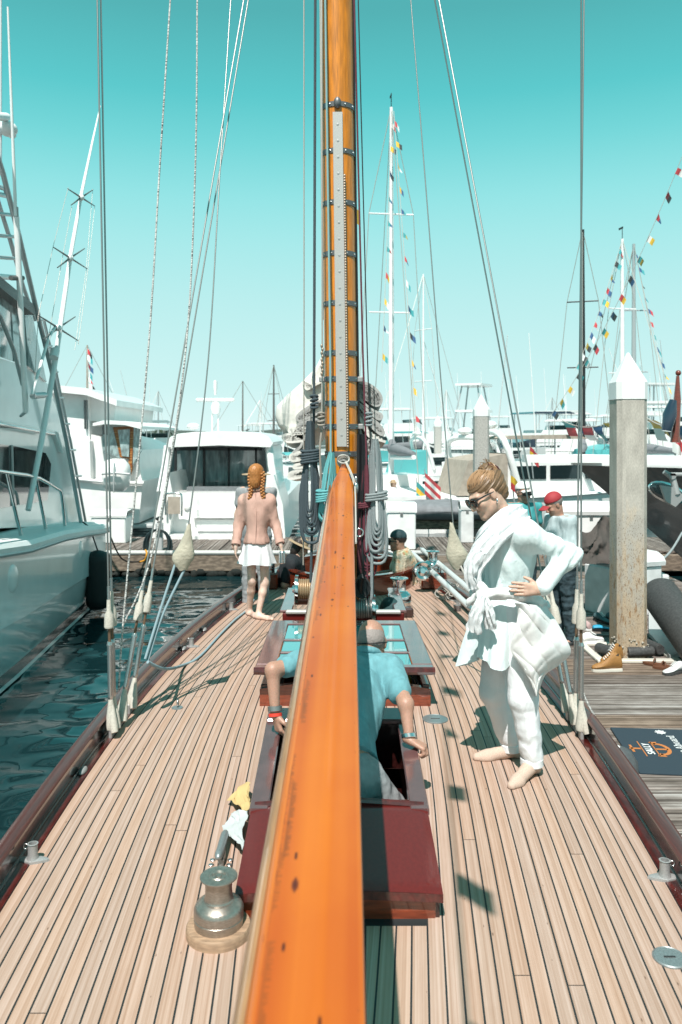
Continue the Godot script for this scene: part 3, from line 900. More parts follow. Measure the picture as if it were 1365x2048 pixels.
func mast_and_boom() -> void:
	var m := sub(boat, "mast", "round varnished mast with galvanised bands and a sail track")
	var R := 0.148
	part(m, "spar", MB.new().tube([mast_pt(-0.3), mast_pt(3.0), mast_pt(6.0), mast_pt(11.0), mast_pt(15.5)], [R * 0.97, R, R, R * 0.85, R * 0.6], 40), M.mast, 60.0)
	var face := func(y: float) -> float: return EYE - (y - 875.0) / F * (MAST_D - R)
	for y in [207, 300, 403, 505, 605, 705, 757, 806, 853, 908, 953]:
		var p := mast_pt(face.call(y))
		part(m, "band", MB.new().lathe(p, [[R, -0.024], [R + 0.007, -0.022], [R + 0.007, 0.022], [R, 0.024]], 40, Basis(), false), M.band, 30.0)
		for a in [0.45, -0.45, 1.05, -1.05]:
			part(m, "bolt", MB.new().ball(p + Vector3(sin(a), 0, cos(a)) * (R + 0.008), Vector3.ONE * 0.008, 6, 4), M.chrome)
		if y in [757, 853, 953]:
			for s in [-1.0, 1.0]:
				part(m, "eye_lug", MB.new().box(p + Vector3(s * (R + 0.025), 0, 0.03), Vector3(0.05, 0.05, 0.02), 0.008), M.galv)
	# sail track with its screws, and the chain of slides beside it
	var t0: float = face.call(893)
	var t1: float = face.call(225)
	var track := MB.new()
	var out := Vector3(0, 0, R + 0.012)
	track.loft([t0, t1].map(func(h): return [mast_pt(h) + out + Vector3(-0.045, 0, -0.03), mast_pt(h) + out + Vector3(-0.043, 0, 0.004), mast_pt(h) + out + Vector3(0.043, 0, 0.004), mast_pt(h) + out + Vector3(0.045, 0, -0.03)]))
	part(m, "sail_track", track, M.track, 20.0)
	var hh := t0 + 0.1
	while hh < t1:
		part(m, "screw", MB.new().lathe(mast_pt(hh) + out + Vector3(0, 0, 0.003), [[0.011, 0.0], [0.011, 0.003], [0.008, 0.004]], 8, Basis(Vector3.RIGHT, PI / 2)), M.galv)
		hh += 0.145
	var links := MB.new()
	hh = t0
	while hh < face.call(350):
		links.ball(mast_pt(hh) + out + Vector3(0.054, 0, 0.006), Vector3(0.012, 0.013, 0.010), 6, 4)
		hh += 0.024
	part(m, "chain", links, M.chain, 60.0).set_meta("kind", "stuff")
	part(m, "gate_block", MB.new().ball(mast_pt(face.call(207)) + out + Vector3(0, 0, 0.01), Vector3(0.034, 0.05, 0.03), 12, 8), M.band, 60.0)
	part(m, "spinnaker_track", MB.new().tube([mast_pt(0.6) + Vector3(R + 0.01, 0, 0.02), mast_pt(9.0) + Vector3(R, 0, 0.02)], 0.012, 6), M.black)
	for s in [-1.0, 1.0]:
		part(m, "spreader", MB.new().tube([mast_pt(7.0), Vector3(s * 1.53 + 0.02, 7.1, -5.0)], [0.05, 0.03], 8), M.mast)
	# boom: the rings run from the mast to the stern; v goes round the section
	var b := sub(boat, "boom", "long orange varnished wooden boom lying over the hatch")
	var prof := [[0.0, -0.17], [-0.06, -0.17], [-0.088, -0.15], [-0.088, -0.03], [-0.0865, -0.015], [-0.0785, -0.004], [-0.068, 0.0], [0.0, 0.0035], [0.068, 0.0], [0.0765, -0.003], [0.0785, -0.010], [0.0785, -0.05], [0.074, -0.15], [0.055, -0.17]]
	var cen := func(d: float) -> Vector3: return Vector3(-0.057 + 0.01125 * d, 0.929 + 0.0875 * d, -d)
	var rings := []
	var ds := [6.88, 6.80, 6.66, 6.45, 6.15, 5.6, 4.5, 3.2, 2.0, 1.0, 0.0, -1.2]
	var taper := [0.12, 0.26, 0.42, 0.66, 0.88, 1.0, 1.0, 1.0, 1.0, 1.0, 1.0, 1.0]
	var lift := [0.055, 0.04, 0.02, 0.005, 0.0, 0.0, 0.0, 0.0, 0.0, 0.0, 0.0, 0.0]
	for j in ds.size():
		var ring := []
		for q in prof: ring.append(cen.call(ds[j]) + Vector3(q[0] * taper[j], q[1] * (0.5 + 0.5 * taper[j]) + lift[j], 0))
		rings.append(ring)
	var mb := MB.new().loft(rings)
	for j in ds.size():
		for q in prof.size(): mb.uv[j * prof.size() + q] = Vector2((7.0 - ds[j]) / 8.2, float(q) / prof.size())
	part(b, "spar", mb, M.varnish, 40.0)
	var strip := MB.new()
	rings = []
	for d in [6.2, 5.0, 3.5, 2.0, 0.8, -1.2]:
		var ring := []
		for q in [[-0.089, -0.142], [-0.118, -0.136], [-0.121, -0.118], [-0.112, -0.098], [-0.089, -0.092]]: ring.append(cen.call(d) + Vector3(q[0], q[1], 0))
		rings.append(ring)
	part(b, "rubbing_strip", strip.loft(rings), M.tan_wood, 40.0)
	strip = MB.new()
	rings = []
	for d in [6.2, 5.0, 3.5, 2.0, 0.8, -1.2]:
		var ring := []
		for q in [[-0.089, -0.090], [-0.106, -0.086], [-0.108, -0.052], [-0.100, -0.040], [-0.089, -0.036]]: ring.append(cen.call(d) + Vector3(q[0], q[1], 0))
		rings.append(ring)
	part(b, "batten", strip.loft(rings), M.varnish_pale, 40.0)
	part(b, "gooseneck", MB.new().tube([cen.call(6.9) + Vector3(0, 0.03, 0), cen.call(6.98) + Vector3(0, 0.04, 0), mast_pt(1.60) + Vector3(0, 0, R)], 0.035, 10), M.galv)
	var lash := MB.new()
	for j in 5:
		var p := []
		for a in 17:
			var t := TAU * a / 16.0
			p.append(cen.call(6.90 - j * 0.02) + Vector3(cos(t) * 0.05, 0.05 + sin(t) * 0.035 + j * 0.01, sin(t * 2 + j) * 0.012))
		lash.tube(p, 0.007, 6, false)
	part(b, "lashing", lash, M.rope_white, 60.0)
	var line := MB.new()
	line.tube(curve([cen.call(6.88) + Vector3(0.02, 0.07, 0), cen.call(6.4) + Vector3(0.075, 0.012, 0), cen.call(5.9) + Vector3(0.094, -0.02, 0), cen.call(4.2) + Vector3(0.088, -0.05, 0)], 12), 0.006, 6)
	line.tube(curve([cen.call(6.88) + Vector3(0.01, 0.07, 0), cen.call(6.45) + Vector3(0.062, 0.014, 0), cen.call(6.0) + Vector3(0.092, -0.03, 0)], 10), 0.004, 6)
	part(b, "outhaul", line, M.rope_white, 60.0)
	part(b, "block", MB.new().ball(cen.call(6.0) + Vector3(0.10, -0.03, 0.02), Vector3(0.02, 0.045, 0.03)).box(cen.call(6.0) + Vector3(0.10, 0.03, 0.02), Vector3(0.02, 0.05, 0.02), 0.006), M.steel, 60.0)
	part(b, "crutch", MB.new().tube([cen.call(-0.9) + Vector3(0, -0.17, 0), Vector3(-0.3, 0, 0.9)], 0.03, 8).tube([cen.call(-0.9) + Vector3(0, -0.17, 0), Vector3(0.2, 0, 0.9)], 0.03, 8), M.mahog)

func winch(parent: Node3D, p: Vector3, r: float, h: float, m: Material, pad := 0.0, padm: Material = null) -> Node3D:
	var w := Node3D.new()
	w.name = "winch"
	parent.add_child(w, true)
	w.position = Vector3.ZERO
	if parent == boat: w.position = -base_of(boat)
	if pad > 0.0:
		part(w, "pad", MB.new().lathe(p, [[r * 1.34, -0.002], [r * 1.34, pad * 0.8], [r * 1.28, pad]], 32), padm, 40.0)
	var o := p + Vector3(0, pad, 0)
	part(w, "base", MB.new().lathe(o, [[r * 1.0, 0.0], [r * 1.02, h * 0.16], [r * 1.0, h * 0.17], [r * 1.02, h * 0.18], [r * 1.02, h * 0.34], [r * 0.94, h * 0.42], [r * 0.72, h * 0.5], [r * 0.62, h * 0.52]], 36), m, 28.0)
	part(w, "drum", MB.new().lathe(o, [[r * 0.62, h * 0.52], [r * 0.57, h * 0.56], [r * 0.55, h * 0.72], [r * 0.57, h * 0.90], [r * 0.66, h * 0.95]], 36, Basis(), false), m, 50.0)
	var t := part(w, "cap", MB.new().lathe(o, [[r * 0.66, h * 0.945], [r * 0.77, h * 0.965], [r * 0.77, h * 0.985], [r * 0.70, h * 1.0], [r * 0.40, h * 1.0], [r * 0.36, h * 1.02], [r * 0.30, h * 1.02], [r * 0.26, h * 0.985], [r * 0.14, h * 0.985], [r * 0.12, h * 1.01]], 36), m, 30.0)
	t.name = "cap"
	return w

func reel(parent: Node3D, p: Vector3, r: float, w: float, m: Material, wire: Material) -> void:  # a halyard reel with its axle across the yacht
	var o := Node3D.new()
	o.name = "halyard_reel"
	parent.add_child(o, true)
	if parent == boat: o.position = -base_of(boat)
	var b := Basis(Vector3(0, 0, 1), PI / 2)
	for s in [-1.0, 1.0]:
		part(o, "flange", MB.new().lathe(p + Vector3(s * w / 2, 0, 0), [[r * 0.3, 0.012], [r * 0.85, 0.012], [r * 0.9, 0.018], [r, 0.014], [r, -0.014], [r * 0.3, -0.012]], 28, b), m, 40.0)
		part(o, "hub", MB.new().lathe(p + Vector3(s * (w / 2 + 0.02), 0, 0), [[r * 0.25, 0.02], [r * 0.3, 0.0], [r * 0.25, -0.02]], 16, b), m, 40.0)
		for k in 6:
			var a := TAU * k / 6.0
			part(o, "spoke_boss", MB.new().ball(p + Vector3(s * (w / 2 + 0.016), cos(a) * r * 0.6, sin(a) * r * 0.6), Vector3(0.006, r * 0.12, r * 0.12), 8, 4), M.black)
	var turns := MB.new()
	var n := 7
	for k in n: turns.lathe(p + Vector3((k + 0.5 - n / 2.0) * w * 0.86 / n, 0, 0), [[r * 0.66, -w * 0.06], [r * 0.72, -w * 0.03], [r * 0.74, 0.0], [r * 0.72, w * 0.03], [r * 0.66, w * 0.06]], 24, b, false)
	part(o, "wire_turns", turns, wire, 60.0)
	part(o, "bracket", MB.new().box(p + Vector3(0, -r * 0.9, -r * 0.2), Vector3(w * 1.3, r * 0.5, r * 0.5), 0.01), M.mahog_red)

func foredeck() -> void:
	# low coaming round the mast
	var c := sub(boat, "mast_coaming")
	var y := 0.27
	for q in [[-0.48, -7.5, 0.06, 1.05], [0.52, -7.5, 0.06, 1.05]]:
		part(c, "coaming_side", MB.new().box(Vector3(q[0], y / 2, q[1]), Vector3(q[2], y, q[3]), 0.008), M.mahog_red)
		part(c, "coaming_cap", MB.new().box(Vector3(q[0], y + 0.012, q[1]), Vector3(q[2] + 0.05, 0.024, q[3]), 0.008), M.mahog_sky_sheen)
	part(c, "coaming_end", MB.new().box(Vector3(0.02, y / 2, -6.99), Vector3(1.06, y, 0.05), 0.008), M.mahog_dull)
	part(c, "end_trim", MB.new().box(Vector3(0.02, y + 0.01, -6.98), Vector3(1.0, 0.03, 0.07), 0.008), M.track)
	reel(boat, at(612, 1178, 7.22), 0.125, 0.16, M.chrome, M.reel_wire)
	reel(boat, at(728, 1218, 7.02), 0.125, 0.17, M.chrome, M.wire)
	# oval well in the foredeck
	var wl := sub(boat, "foredeck_well", "oval varnished coaming on the foredeck where people sit")
	var oval := MB.new()
	var rings := []
	for q in [[1.0, 0.0], [1.0, 0.2], [1.02, 0.215], [1.02, 0.235], [0.93, 0.235], [0.93, 0.215], [0.94, 0.2], [0.94, -0.3]]:
		var ring := []
		for j in 40:
			var a := -TAU * j / 40.0
			ring.append(Vector3(0.10 + cos(a) * 0.80 * q[0], q[1], -9.95 + sin(a) * 0.92 * q[0]))
		rings.append(ring)
	oval.loft(rings, true, false, false)
	part(wl, "coaming_ring", oval, M.mahog_bright, 40.0)
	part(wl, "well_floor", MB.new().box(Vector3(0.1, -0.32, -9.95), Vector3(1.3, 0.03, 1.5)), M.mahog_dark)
	for q in [[-0.98, 0.16], [1.02, 0.2]]:
		var p := Vector3(q[0] + 0.08, 0, -9.6)
		part(wl, "winch_pedestal", MB.new().box(p + Vector3(0, 0.1, 0), Vector3(0.30, 0.2, 0.30), 0.02), M.mahog_bright)
		winch(boat, p + Vector3(0, 0.2, 0), 0.105, 0.24, M.chrome)
	winch(boat, on(800, 1246, 0.0) + Vector3(0.02, 0.1, -0.35), 0.12, 0.28, M.chrome, 0.0)
	part(wl, "winch_pedestal", MB.new().box(on(800, 1246, 0.0) + Vector3(0.02, 0.05, -0.35), Vector3(0.27, 0.10, 0.27), 0.02), M.mahog_dark)
	var wheel := MB.new()
	var q := at(846, 1142, 9.25)
	wheel.lathe(q, [[0.07, -0.03], [0.11, -0.03], [0.11, 0.0], [0.095, 0.02], [0.06, 0.0], [0.03, 0.03]], 28, Basis(Vector3.RIGHT, PI / 2 - 0.2))
	part(boat, "winch_drum", wheel, M.chrome, 30.0)

func run(parent: Node3D, called: String, pts: Array, r: float, m: Material, n := 6) -> MeshInstance3D:
	return part(parent, called, MB.new().tube(pts, r, n), m, 60.0)

func upto(a: Vector3, b: Vector3, h: float) -> Vector3:  # where the line a-b reaches the height h
	return a + (b - a) * ((h - a.y) / (b.y - a.y))

func shroud(foot: Vector3, seen: Vector3, h: float, sleeve: float, turn := 0.34, clear := false) -> void:
	var s := sub(boat, "shroud")
	var dir := (seen - foot).normalized()
	var p := func(t: float) -> Vector3: return foot + dir * t
	part(s, "chainplate", MB.new().box(foot + Vector3(0, 0.01, 0), Vector3(0.02, 0.07, 0.05), 0.004), M.galv)
	part(s, "toggle_boot", MB.new().tube([p.call(0.03), p.call(0.05), p.call(0.15), p.call(0.21)], [0.030, 0.034, 0.021, 0.013], 10), M.boot, 50.0)
	part(s, "toggle_boot", MB.new().tube([p.call(0.02) + Vector3(0.03, 0, 0.03), p.call(0.05) + Vector3(0.022, 0, 0.02), p.call(0.15) + Vector3(0.006, 0, 0), p.call(0.2)], [0.022, 0.026, 0.018, 0.012], 8), M.boot, 50.0)
	part(s, "turnbuckle", MB.new().tube([p.call(0.20), p.call(0.22), p.call(0.235), p.call(0.21 + turn - 0.03), p.call(0.21 + turn - 0.02), p.call(0.21 + turn)], [0.011, 0.018, 0.0155, 0.0155, 0.019, 0.013], 10), M.steel, 40.0)
	part(s, "threaded_rod", MB.new().tube([p.call(0.21 + turn), p.call(0.30 + turn)], 0.009, 8), M.rust)
	if sleeve > 0.0:
		part(s, "sleeve", MB.new().tube([p.call(0.29 + turn), p.call(0.30 + turn), p.call(0.30 + turn + sleeve * 0.45), p.call(0.30 + turn + sleeve * 0.6), p.call(0.30 + turn + sleeve)], [0.026, 0.030, 0.027, 0.014, 0.012], 10), M.boot, 50.0)
	part(s, "swage", MB.new().tube([p.call(0.30 + turn + sleeve - 0.01), p.call(0.38 + turn + sleeve)], 0.009, 8), M.steel)
	part(s, "wire", MB.new().tube([p.call(0.37 + turn + sleeve), upto(foot, seen, h)], 0.0058, 6), M.wire, 60.0)

func coil(called: String, label: String, top: Vector3, bottom: Vector3, width: float, n: int, r: float, m: Material, wrap0: float, wraps: int, neck := 0.35) -> Node3D:
	var o := thing(called, label, "rope", bottom, "coiled halyards hanging at the mast")
	var ln := top.y - bottom.y
	for k in n:
		var f := rng.randf_range(-1.0, 1.0)
		var w := width * (1.0 - 0.86 * k / n) * rng.randf_range(0.94, 1.06)
		var dz := 0.009 * k - 0.03
		var low := bottom.y + (k * 0.30 / n + rng.randf_range(-0.02, 0.03)) * ln
		var cx := lerpf(top.x, bottom.x, 0.6) + f * width * 0.06
		var pts := []
		for s in [-1.0, 1.0]:
			var arm := []
			for j in 9:
				var t := j / 8.0
				var y := lerpf(top.y, low, t)
				var near := absf(t - wrap0)
				var wide := lerpf(neck, 1.0, clampf(near * 3.0, 0, 1)) * sin(clampf(t * 1.15 + 0.12, 0, 1) * PI * 0.55)
				if t > 0.88: wide *= 0.75
				arm.append(Vector3(lerpf(top.x, cx, t) + s * w * 0.5 * wide, y, lerpf(top.z, bottom.z, t) + dz + s * 0.012))
			if s > 0: arm.reverse()
			pts.append_array(arm)
		pts.insert(9, Vector3(cx, low - 0.03, bottom.z + dz))
		part(o, "loop", MB.new().tube(curve(pts, 40), r, 7), m, 70.0)
	for k in wraps:
		var c := top.lerp(bottom, wrap0) + Vector3(0, (k - wraps / 2.0) * r * 2.05, 0)
		var ring := []
		for a in 17:
			var t := TAU * a / 16.0
			ring.append(c + Vector3(cos(t) * width * 0.5 * neck * 1.55, sin(t + k) * 0.006 + cos(t) * 0.01, sin(t) * (0.055 + r)))
		part(o, "wrap", MB.new().tube(ring, r, 7, false), m, 70.0)
	return o

func rigging() -> void:
	# standing rigging: foot on the covering board, and a point that the wire passes
	var ls := [[4.80, at(195, 0, 5.02), 7.1, 0.16], [4.86, at(202, 0, 5.06), 7.1, 0.2], [4.98, at(488, 0, 6.13), 9.6, 0.18], [5.22, at(497, 0, 6.25), 9.6, 0.2]]
	for q in ls: shroud(yp(-half(q[0]) - 0.012, 0.02, q[0]), q[1], q[2], q[3])
	var rs := [[4.78, at(1163, 0, 4.98), 7.1, 0.2], [4.92, at(1168.5, 0, 5.1), 7.1, 0.2], [5.10, at(870, 0, 6.1), 9.6, 0.2], [4.88, at(878.5, 0, 6.05), 9.6, 0.2]]
	for q in rs: shroud(yp(half(q[0]) + 0.012, 0.02, q[0]), q[1], q[2], q[3])
	# loose lines, each a thing hanging in the rig
	var fleck := func(label: String, pts: Array, r: float, m: Material):
		var o := one("rigging_line", MB.new().tube(curve(pts, 24), r, 6), m, label, "rope", "running rigging", 70.0)
		return o
	fleck.call("white flecked rope hanging slack, leftmost of the two in front of the sky", [at(341, 0, 5.6), at(319, 350, 5.4), at(297, 700, 5.2), at(248, 1231, 5.0), at(238, 1380, 4.95)], 0.0062, M.rope_fleck)
	fleck.call("white flecked rope that bends in beside the shrouds and ends at their boots", [at(395, 0, 5.7), at(391, 340, 5.5), at(370, 720, 5.3), at(308, 1094, 5.1), at(246, 1252, 5.0)], 0.0062, M.rope_fleck)
	fleck.call("thin wire runner that ends in the leather bag over the water", [at(462, 0, 6.2), at(440, 350, 5.8), at(417, 720, 5.5), at(378, 1048, 5.3)], 0.0052, M.wire)
	fleck.call("thin dark runner that ends in the leather bag beside the woman in white", [at(822, 0, 6.4), at(853, 385, 6.2), at(883, 770, 6.0), at(908, 1062, 5.9)], 0.005, M.wire)
	fleck.call("pale blue rope led from the leather bag to the deck edge", [at(352, 1125, 5.3), at(318, 1230, 5.2), at(291, 1318, 5.1)], 0.009, M.rope_pale)
	fleck.call("pale blue rope end beside the one that holds the leather bag", [at(370, 1138, 5.3), at(325, 1232, 5.22), at(296, 1322, 5.12)], 0.009, M.rope_pale)
	var lie := [at(296, 1324, 5.1), at(330, 1338, 5.35), on(368, 1330, 0.02), on(400, 1313, 0.012), on(440, 1270, 0.012), on(470, 1240, 0.012), on(497, 1218, 0.012), on(510, 1196, 0.012)]
	one("rigging_line", MB.new().tube(curve(lie, 30), 0.011, 6), M.rope_pale, "pale blue rope lying along the deck towards the barefoot woman's heels", "rope", "running rigging", 70.0)
	fleck.call("cream rope from the leather bag down behind the woman in white", [at(915, 1118, 5.9), at(950, 1190, 5.8), at(985, 1260, 5.7)], 0.008, M.rope_white)
	fleck.call("short white lashing rope on the starboard cap rail by the turnbuckles", [at(1164, 1380, 4.9), at(1180, 1415, 4.86), at(1198, 1447, 4.84)], 0.006, M.rope_fleck)
	for q in [[366, 1100, 5.3, 1.0, "cream leather block cover hanging over the water"], [916, 1098, 5.9, -1.0, "cream leather block cover hanging beside the woman in white"]]:
		var b := thing("block_cover", q[4], "rigging", at(q[0], q[1] + 38, q[2]), "leather block covers")
		var k: float = q[2] / 1600.0
		var o := at(q[0], q[1], q[2])
		var rings := []
		for w in [[13 * q[3], 52, 3, 3], [10 * q[3], 30, 8, 6], [6 * q[3], 8, 15, 9], [2 * q[3], -8, 22, 12], [0, -18, 22, 12], [-1, -30, 15, 9], [0, -40, 9, 6]]:
			var ring := []
			for a in 14:
				var t := -TAU * a / 14.0
				ring.append(o + Vector3(w[0] + cos(t) * w[2], w[1] + sin(t * 2.0) * 1.5, sin(t) * w[3]) * k)
			rings.append(ring)
		part(b, "cover", MB.new().loft(rings), M.leather, 50.0)
		part(b, "block", MB.new().ball(o + Vector3(-8 * q[3], -34, 0) * k, Vector3(8, 11, 6) * k), M.black, 60.0)
	# halyards along the mast
	var hal := func(label: String, pts: Array, r: float, m: Material):
		one("halyard", MB.new().tube(pts, r, 7), m, label, "rope", "halyards along the mast", 70.0)
	hal.call("thin grey wire halyard left of the mast, leftmost, running down to a reel", [at(608, -1500, 7.25), at(608.5, 700, 7.2), at(607, 1130, 7.18)], 0.006, M.wire_pale)
	hal.call("thick dark blue halyard left of the mast", [at(632, -1500, 7.2), at(631, 0, 7.15), at(628.5, 800, 7.1), at(626, 1000, 7.08), at(622, 1165, 7.1)], 0.0125, M.rope_blue)
	hal.call("pale wire halyard close along the mast's left edge", [at(640, -1500, 7.2), at(641, 0, 7.1), at(646, 640, 7.05)], 0.008, M.wire_pale)
	hal.call("pale wire halyard touching the mast's left edge, with a shackle", [at(644, -1500, 7.2), at(644, 0, 7.08), at(645, 700, 7.04), at(644, 860, 7.04)], 0.0075, M.wire_pale)
	hal.call("light teal halyard in front of the mast", [at(648, -1500, 7.1), at(651, 0, 7.06), at(661, 700, 7.02), at(662, 905, 7.0)], 0.010, M.rope_teal_pale)
	hal.call("dark red flecked halyard right of the mast", [at(702, -1500, 7.1), at(709, 0, 7.08), at(726, 700, 7.05), at(733, 905, 7.02), at(736, 1205, 7.03)], 0.0085, M.rope_redfleck)
	hal.call("thin black halyard right of the mast", [at(702, -1500, 7.12), at(717, 0, 7.1), at(735, 700, 7.06), at(744, 980, 7.03), at(748, 1200, 7.03)], 0.0055, M.black)
	hal.call("grey halyard leading down to the chrome reel", [at(744, 1110, 7.0), at(744, 1206, 7.0)], 0.014, M.rope_grey)
	# chain plate stuff at the mast's left: shackle and chain
	var sh := MB.new()
	for k in 9: sh.ball(at(644 + (k % 2) * 1.5, 692 + k * 7.0, 7.0), Vector3(0.012, 0.018, 0.012), 8, 5)
	part(boat, "shackle", sh, M.chain, 70.0)
	for q in [[629, 803, M.rope_blue, 0.03], [643, 838, M.rope_sand, 0.026], [738, 838, M.rope_grey, 0.026]]:
		var kn := MB.new()
		for k in 4:
			var ring := []
			for a in 13: ring.append(at(q[0], q[1] - 10 + k * 7, 7.04) + Vector3(cos(TAU * a / 12.0) * q[3], sin(TAU * a / 12.0 + k) * 0.008, sin(TAU * a / 12.0) * 0.03))
			kn.tube(ring, 0.011, 6, false)
		one("rope_knot", kn, q[2], {629: "dark blue knot on the thick blue halyard", 643: "sand coloured knot beside the mast band", 738: "grey knot above the grey coil"}[q[0]], "rope", "", 70.0)
	coil("rope_coil", "thick dark blue rope coil hanging left of the mast", at(620, 842, 7.05), at(622, 1085, 7.02), 0.175, 8, 0.0125, M.rope_blue, 0.28, 5, 0.55)
	coil("rope_coil", "light turquoise rope coil hanging between mast and blue coil", at(663, 905, 6.95), at(642, 1040, 6.92), 0.13, 6, 0.011, M.rope_teal, 0.62, 5, 0.7)
	coil("rope_coil", "big grey rope coil hanging right of the mast", at(750, 878, 7.02), at(757, 1122, 6.98), 0.185, 8, 0.0132, M.rope_grey, 0.46, 3, 0.62)
	coil("rope_coil", "dark red flecked rope coil hanging behind the grey coil", at(733, 930, 7.06), at(736, 1150, 7.04), 0.15, 7, 0.0100, M.rope_redfleck, 0.35, 3, 0.6)
	run(boat, "halyard_tail", curve([at(644, 860, 7.05), at(640, 900, 7.03), at(642, 960, 7.03), at(636, 1010, 7.05)], 12), 0.011, M.rope_sand)
	# black sail cover hung along the mast's right side
	var cov := MB.new()
	cov.grid(14, 24, func(u, v):
		var y := lerpf(868.0, 1195.0, v)
		var w := lerpf(714.0, 733.0 + 4.0 * sin(v * 9.0), u)
		return at(w, y, 7.16 - 0.05 * sin(u * 9.0 + v * 3.0) - 0.10 * sin(u * PI)))
	var cl := thing("sail_cover", "black sail cover hanging along the mast's right side", "cover", at(722, 1195, 7.1))
	part(cl, "cloth", cov, M.black_cloth, 60.0)
	var ringm := MB.new()
	var rp := []
	for a in 17: rp.append(at(719, 1065, 7.0) + Vector3(cos(TAU * a / 16.0), sin(TAU * a / 16.0), 0) * 0.035)
	part(cl, "ring", ringm.tube(rp, 0.008, 7, false), M.chrome, 70.0)
	for k in 3:
		var p := []
		for a in 13: p.append(at(724, 1170, 7.02) + Vector3(cos(TAU * a / 12.0) * (0.05 + k * 0.01), sin(TAU * a / 12.0) * 0.09 - k * 0.01, k * 0.015))
		part(cl, "strap", MB.new().tube(p, 0.009, 6, false), M.black, 70.0)
	flaked_sail()

func ribbon(pts: Array, depth: float, thick: float) -> MB:  # a strip of cloth whose edge faces the stern
	var a := []
	var b := []
	for k in pts.size():
		var t: Vector3 = (pts[mini(k + 1, pts.size() - 1)] - pts[maxi(k - 1, 0)]).normalized()
		var n := Vector3(-t.y, t.x, 0) * thick / 2
		a.append(pts[k] + n); b.append(pts[k] - n)
	b.reverse()
	var ring := a + b
	var back := []
	for q in ring: back.append(q + Vector3(0, -0.06, -depth))
	return MB.new().loft([ring, back])

func flaked_sail() -> void:
	var s := thing("flaked_sail", "cream canvas sail flaked in folds behind the mast", "sail", at(640, 990, 7.5))
	var D := 7.5
	# the big wrapped lobe at the left: rings that run away from the eye
	var outline := [[648, 700], [630, 735], [600, 765], [572, 790], [551, 812], [548, 835], [556, 852], [576, 866], [604, 874], [632, 866], [650, 850]]
	var rings := []
	for q in [[0.0, 0.82, -0.02], [0.03, 0.95, 0.0], [0.12, 1.0, 0.0], [0.5, 0.98, -0.05], [1.2, 0.9, -0.15], [1.25, 0.6, -0.2]]:
		var ring := []
		for k in outline.size():
			var p := at(outline[k][0], outline[k][1], D)
			var c := at(625, 800, D)
			var w := 0.012 * sin(k * 2.3 + q[0] * 7.0)
			ring.append(c + (p - c) * (q[1] + w) + Vector3(0, q[2], -q[0]))
		rings.append(ring)
	part(s, "wrapped_bundle", MB.new().loft(rings), M.sail, 50.0)
	var fold := func(px: Array, m: Material, depth := 0.9):
		var pts := []
		for q in px: pts.append(at(q[0], q[1], D - 0.05))
		var mb := ribbon(curve(pts, 22), depth, 0.020)
		part(s, "fold", mb, m, 50.0)
	fold.call([[606, 762], [614, 778], [630, 770], [646, 762]], M.sail)
	fold.call([[645, 800], [620, 812], [598, 828], [594, 838], [604, 842], [625, 832], [648, 822]], M.sail_grey)
	fold.call([[640, 838], [612, 840], [596, 850], [600, 862], [620, 862]], M.sail_grey)
	fold.call([[616, 858], [584, 855], [578, 862], [586, 868], [610, 866], [572, 869], [566, 876], [576, 884], [606, 882]], M.sail)
	fold.call([[612, 902], [588, 906], [580, 914], [586, 922], [612, 918]], M.sail)
	fold.call([[610, 926], [590, 930], [590, 937], [612, 934]], M.sail)
	fold.call([[610, 940], [584, 944], [577, 952], [584, 958], [612, 952]], M.sail)
	fold.call([[612, 870], [600, 895], [586, 905]], M.sail_grey)
	fold.call([[610, 985], [602, 978], [603, 990], [608, 998]], M.sail)
	# the right hand flakes
	for k in 4:
		fold.call([[712, 762 + k * 6], [738, 768 + k * 4], [758 - k * 3, 784 + k * 3], [764 - k * 4, 800 + k * 1], [757 - k * 4, 811 - k * 2], [742 - k * 2, 806 - k * 2], [714, 776 + k * 6]], M.sail_grey, 0.8)
	fold.call([[712, 790], [740, 816], [762, 828], [764, 836], [756, 838], [736, 822], [712, 802]], M.sail_grey, 0.8)
	fold.call([[712, 800], [730, 826], [755, 845], [768, 862], [764, 870], [748, 858], [728, 838], [712, 816]], M.sail_grey, 0.8)
	fold.call([[712, 812], [726, 850], [738, 872], [752, 878], [772, 884]], M.sail, 0.8)
	fold.call([[712, 830], [718, 860], [730, 900], [760, 890]], M.sail_grey, 0.8)

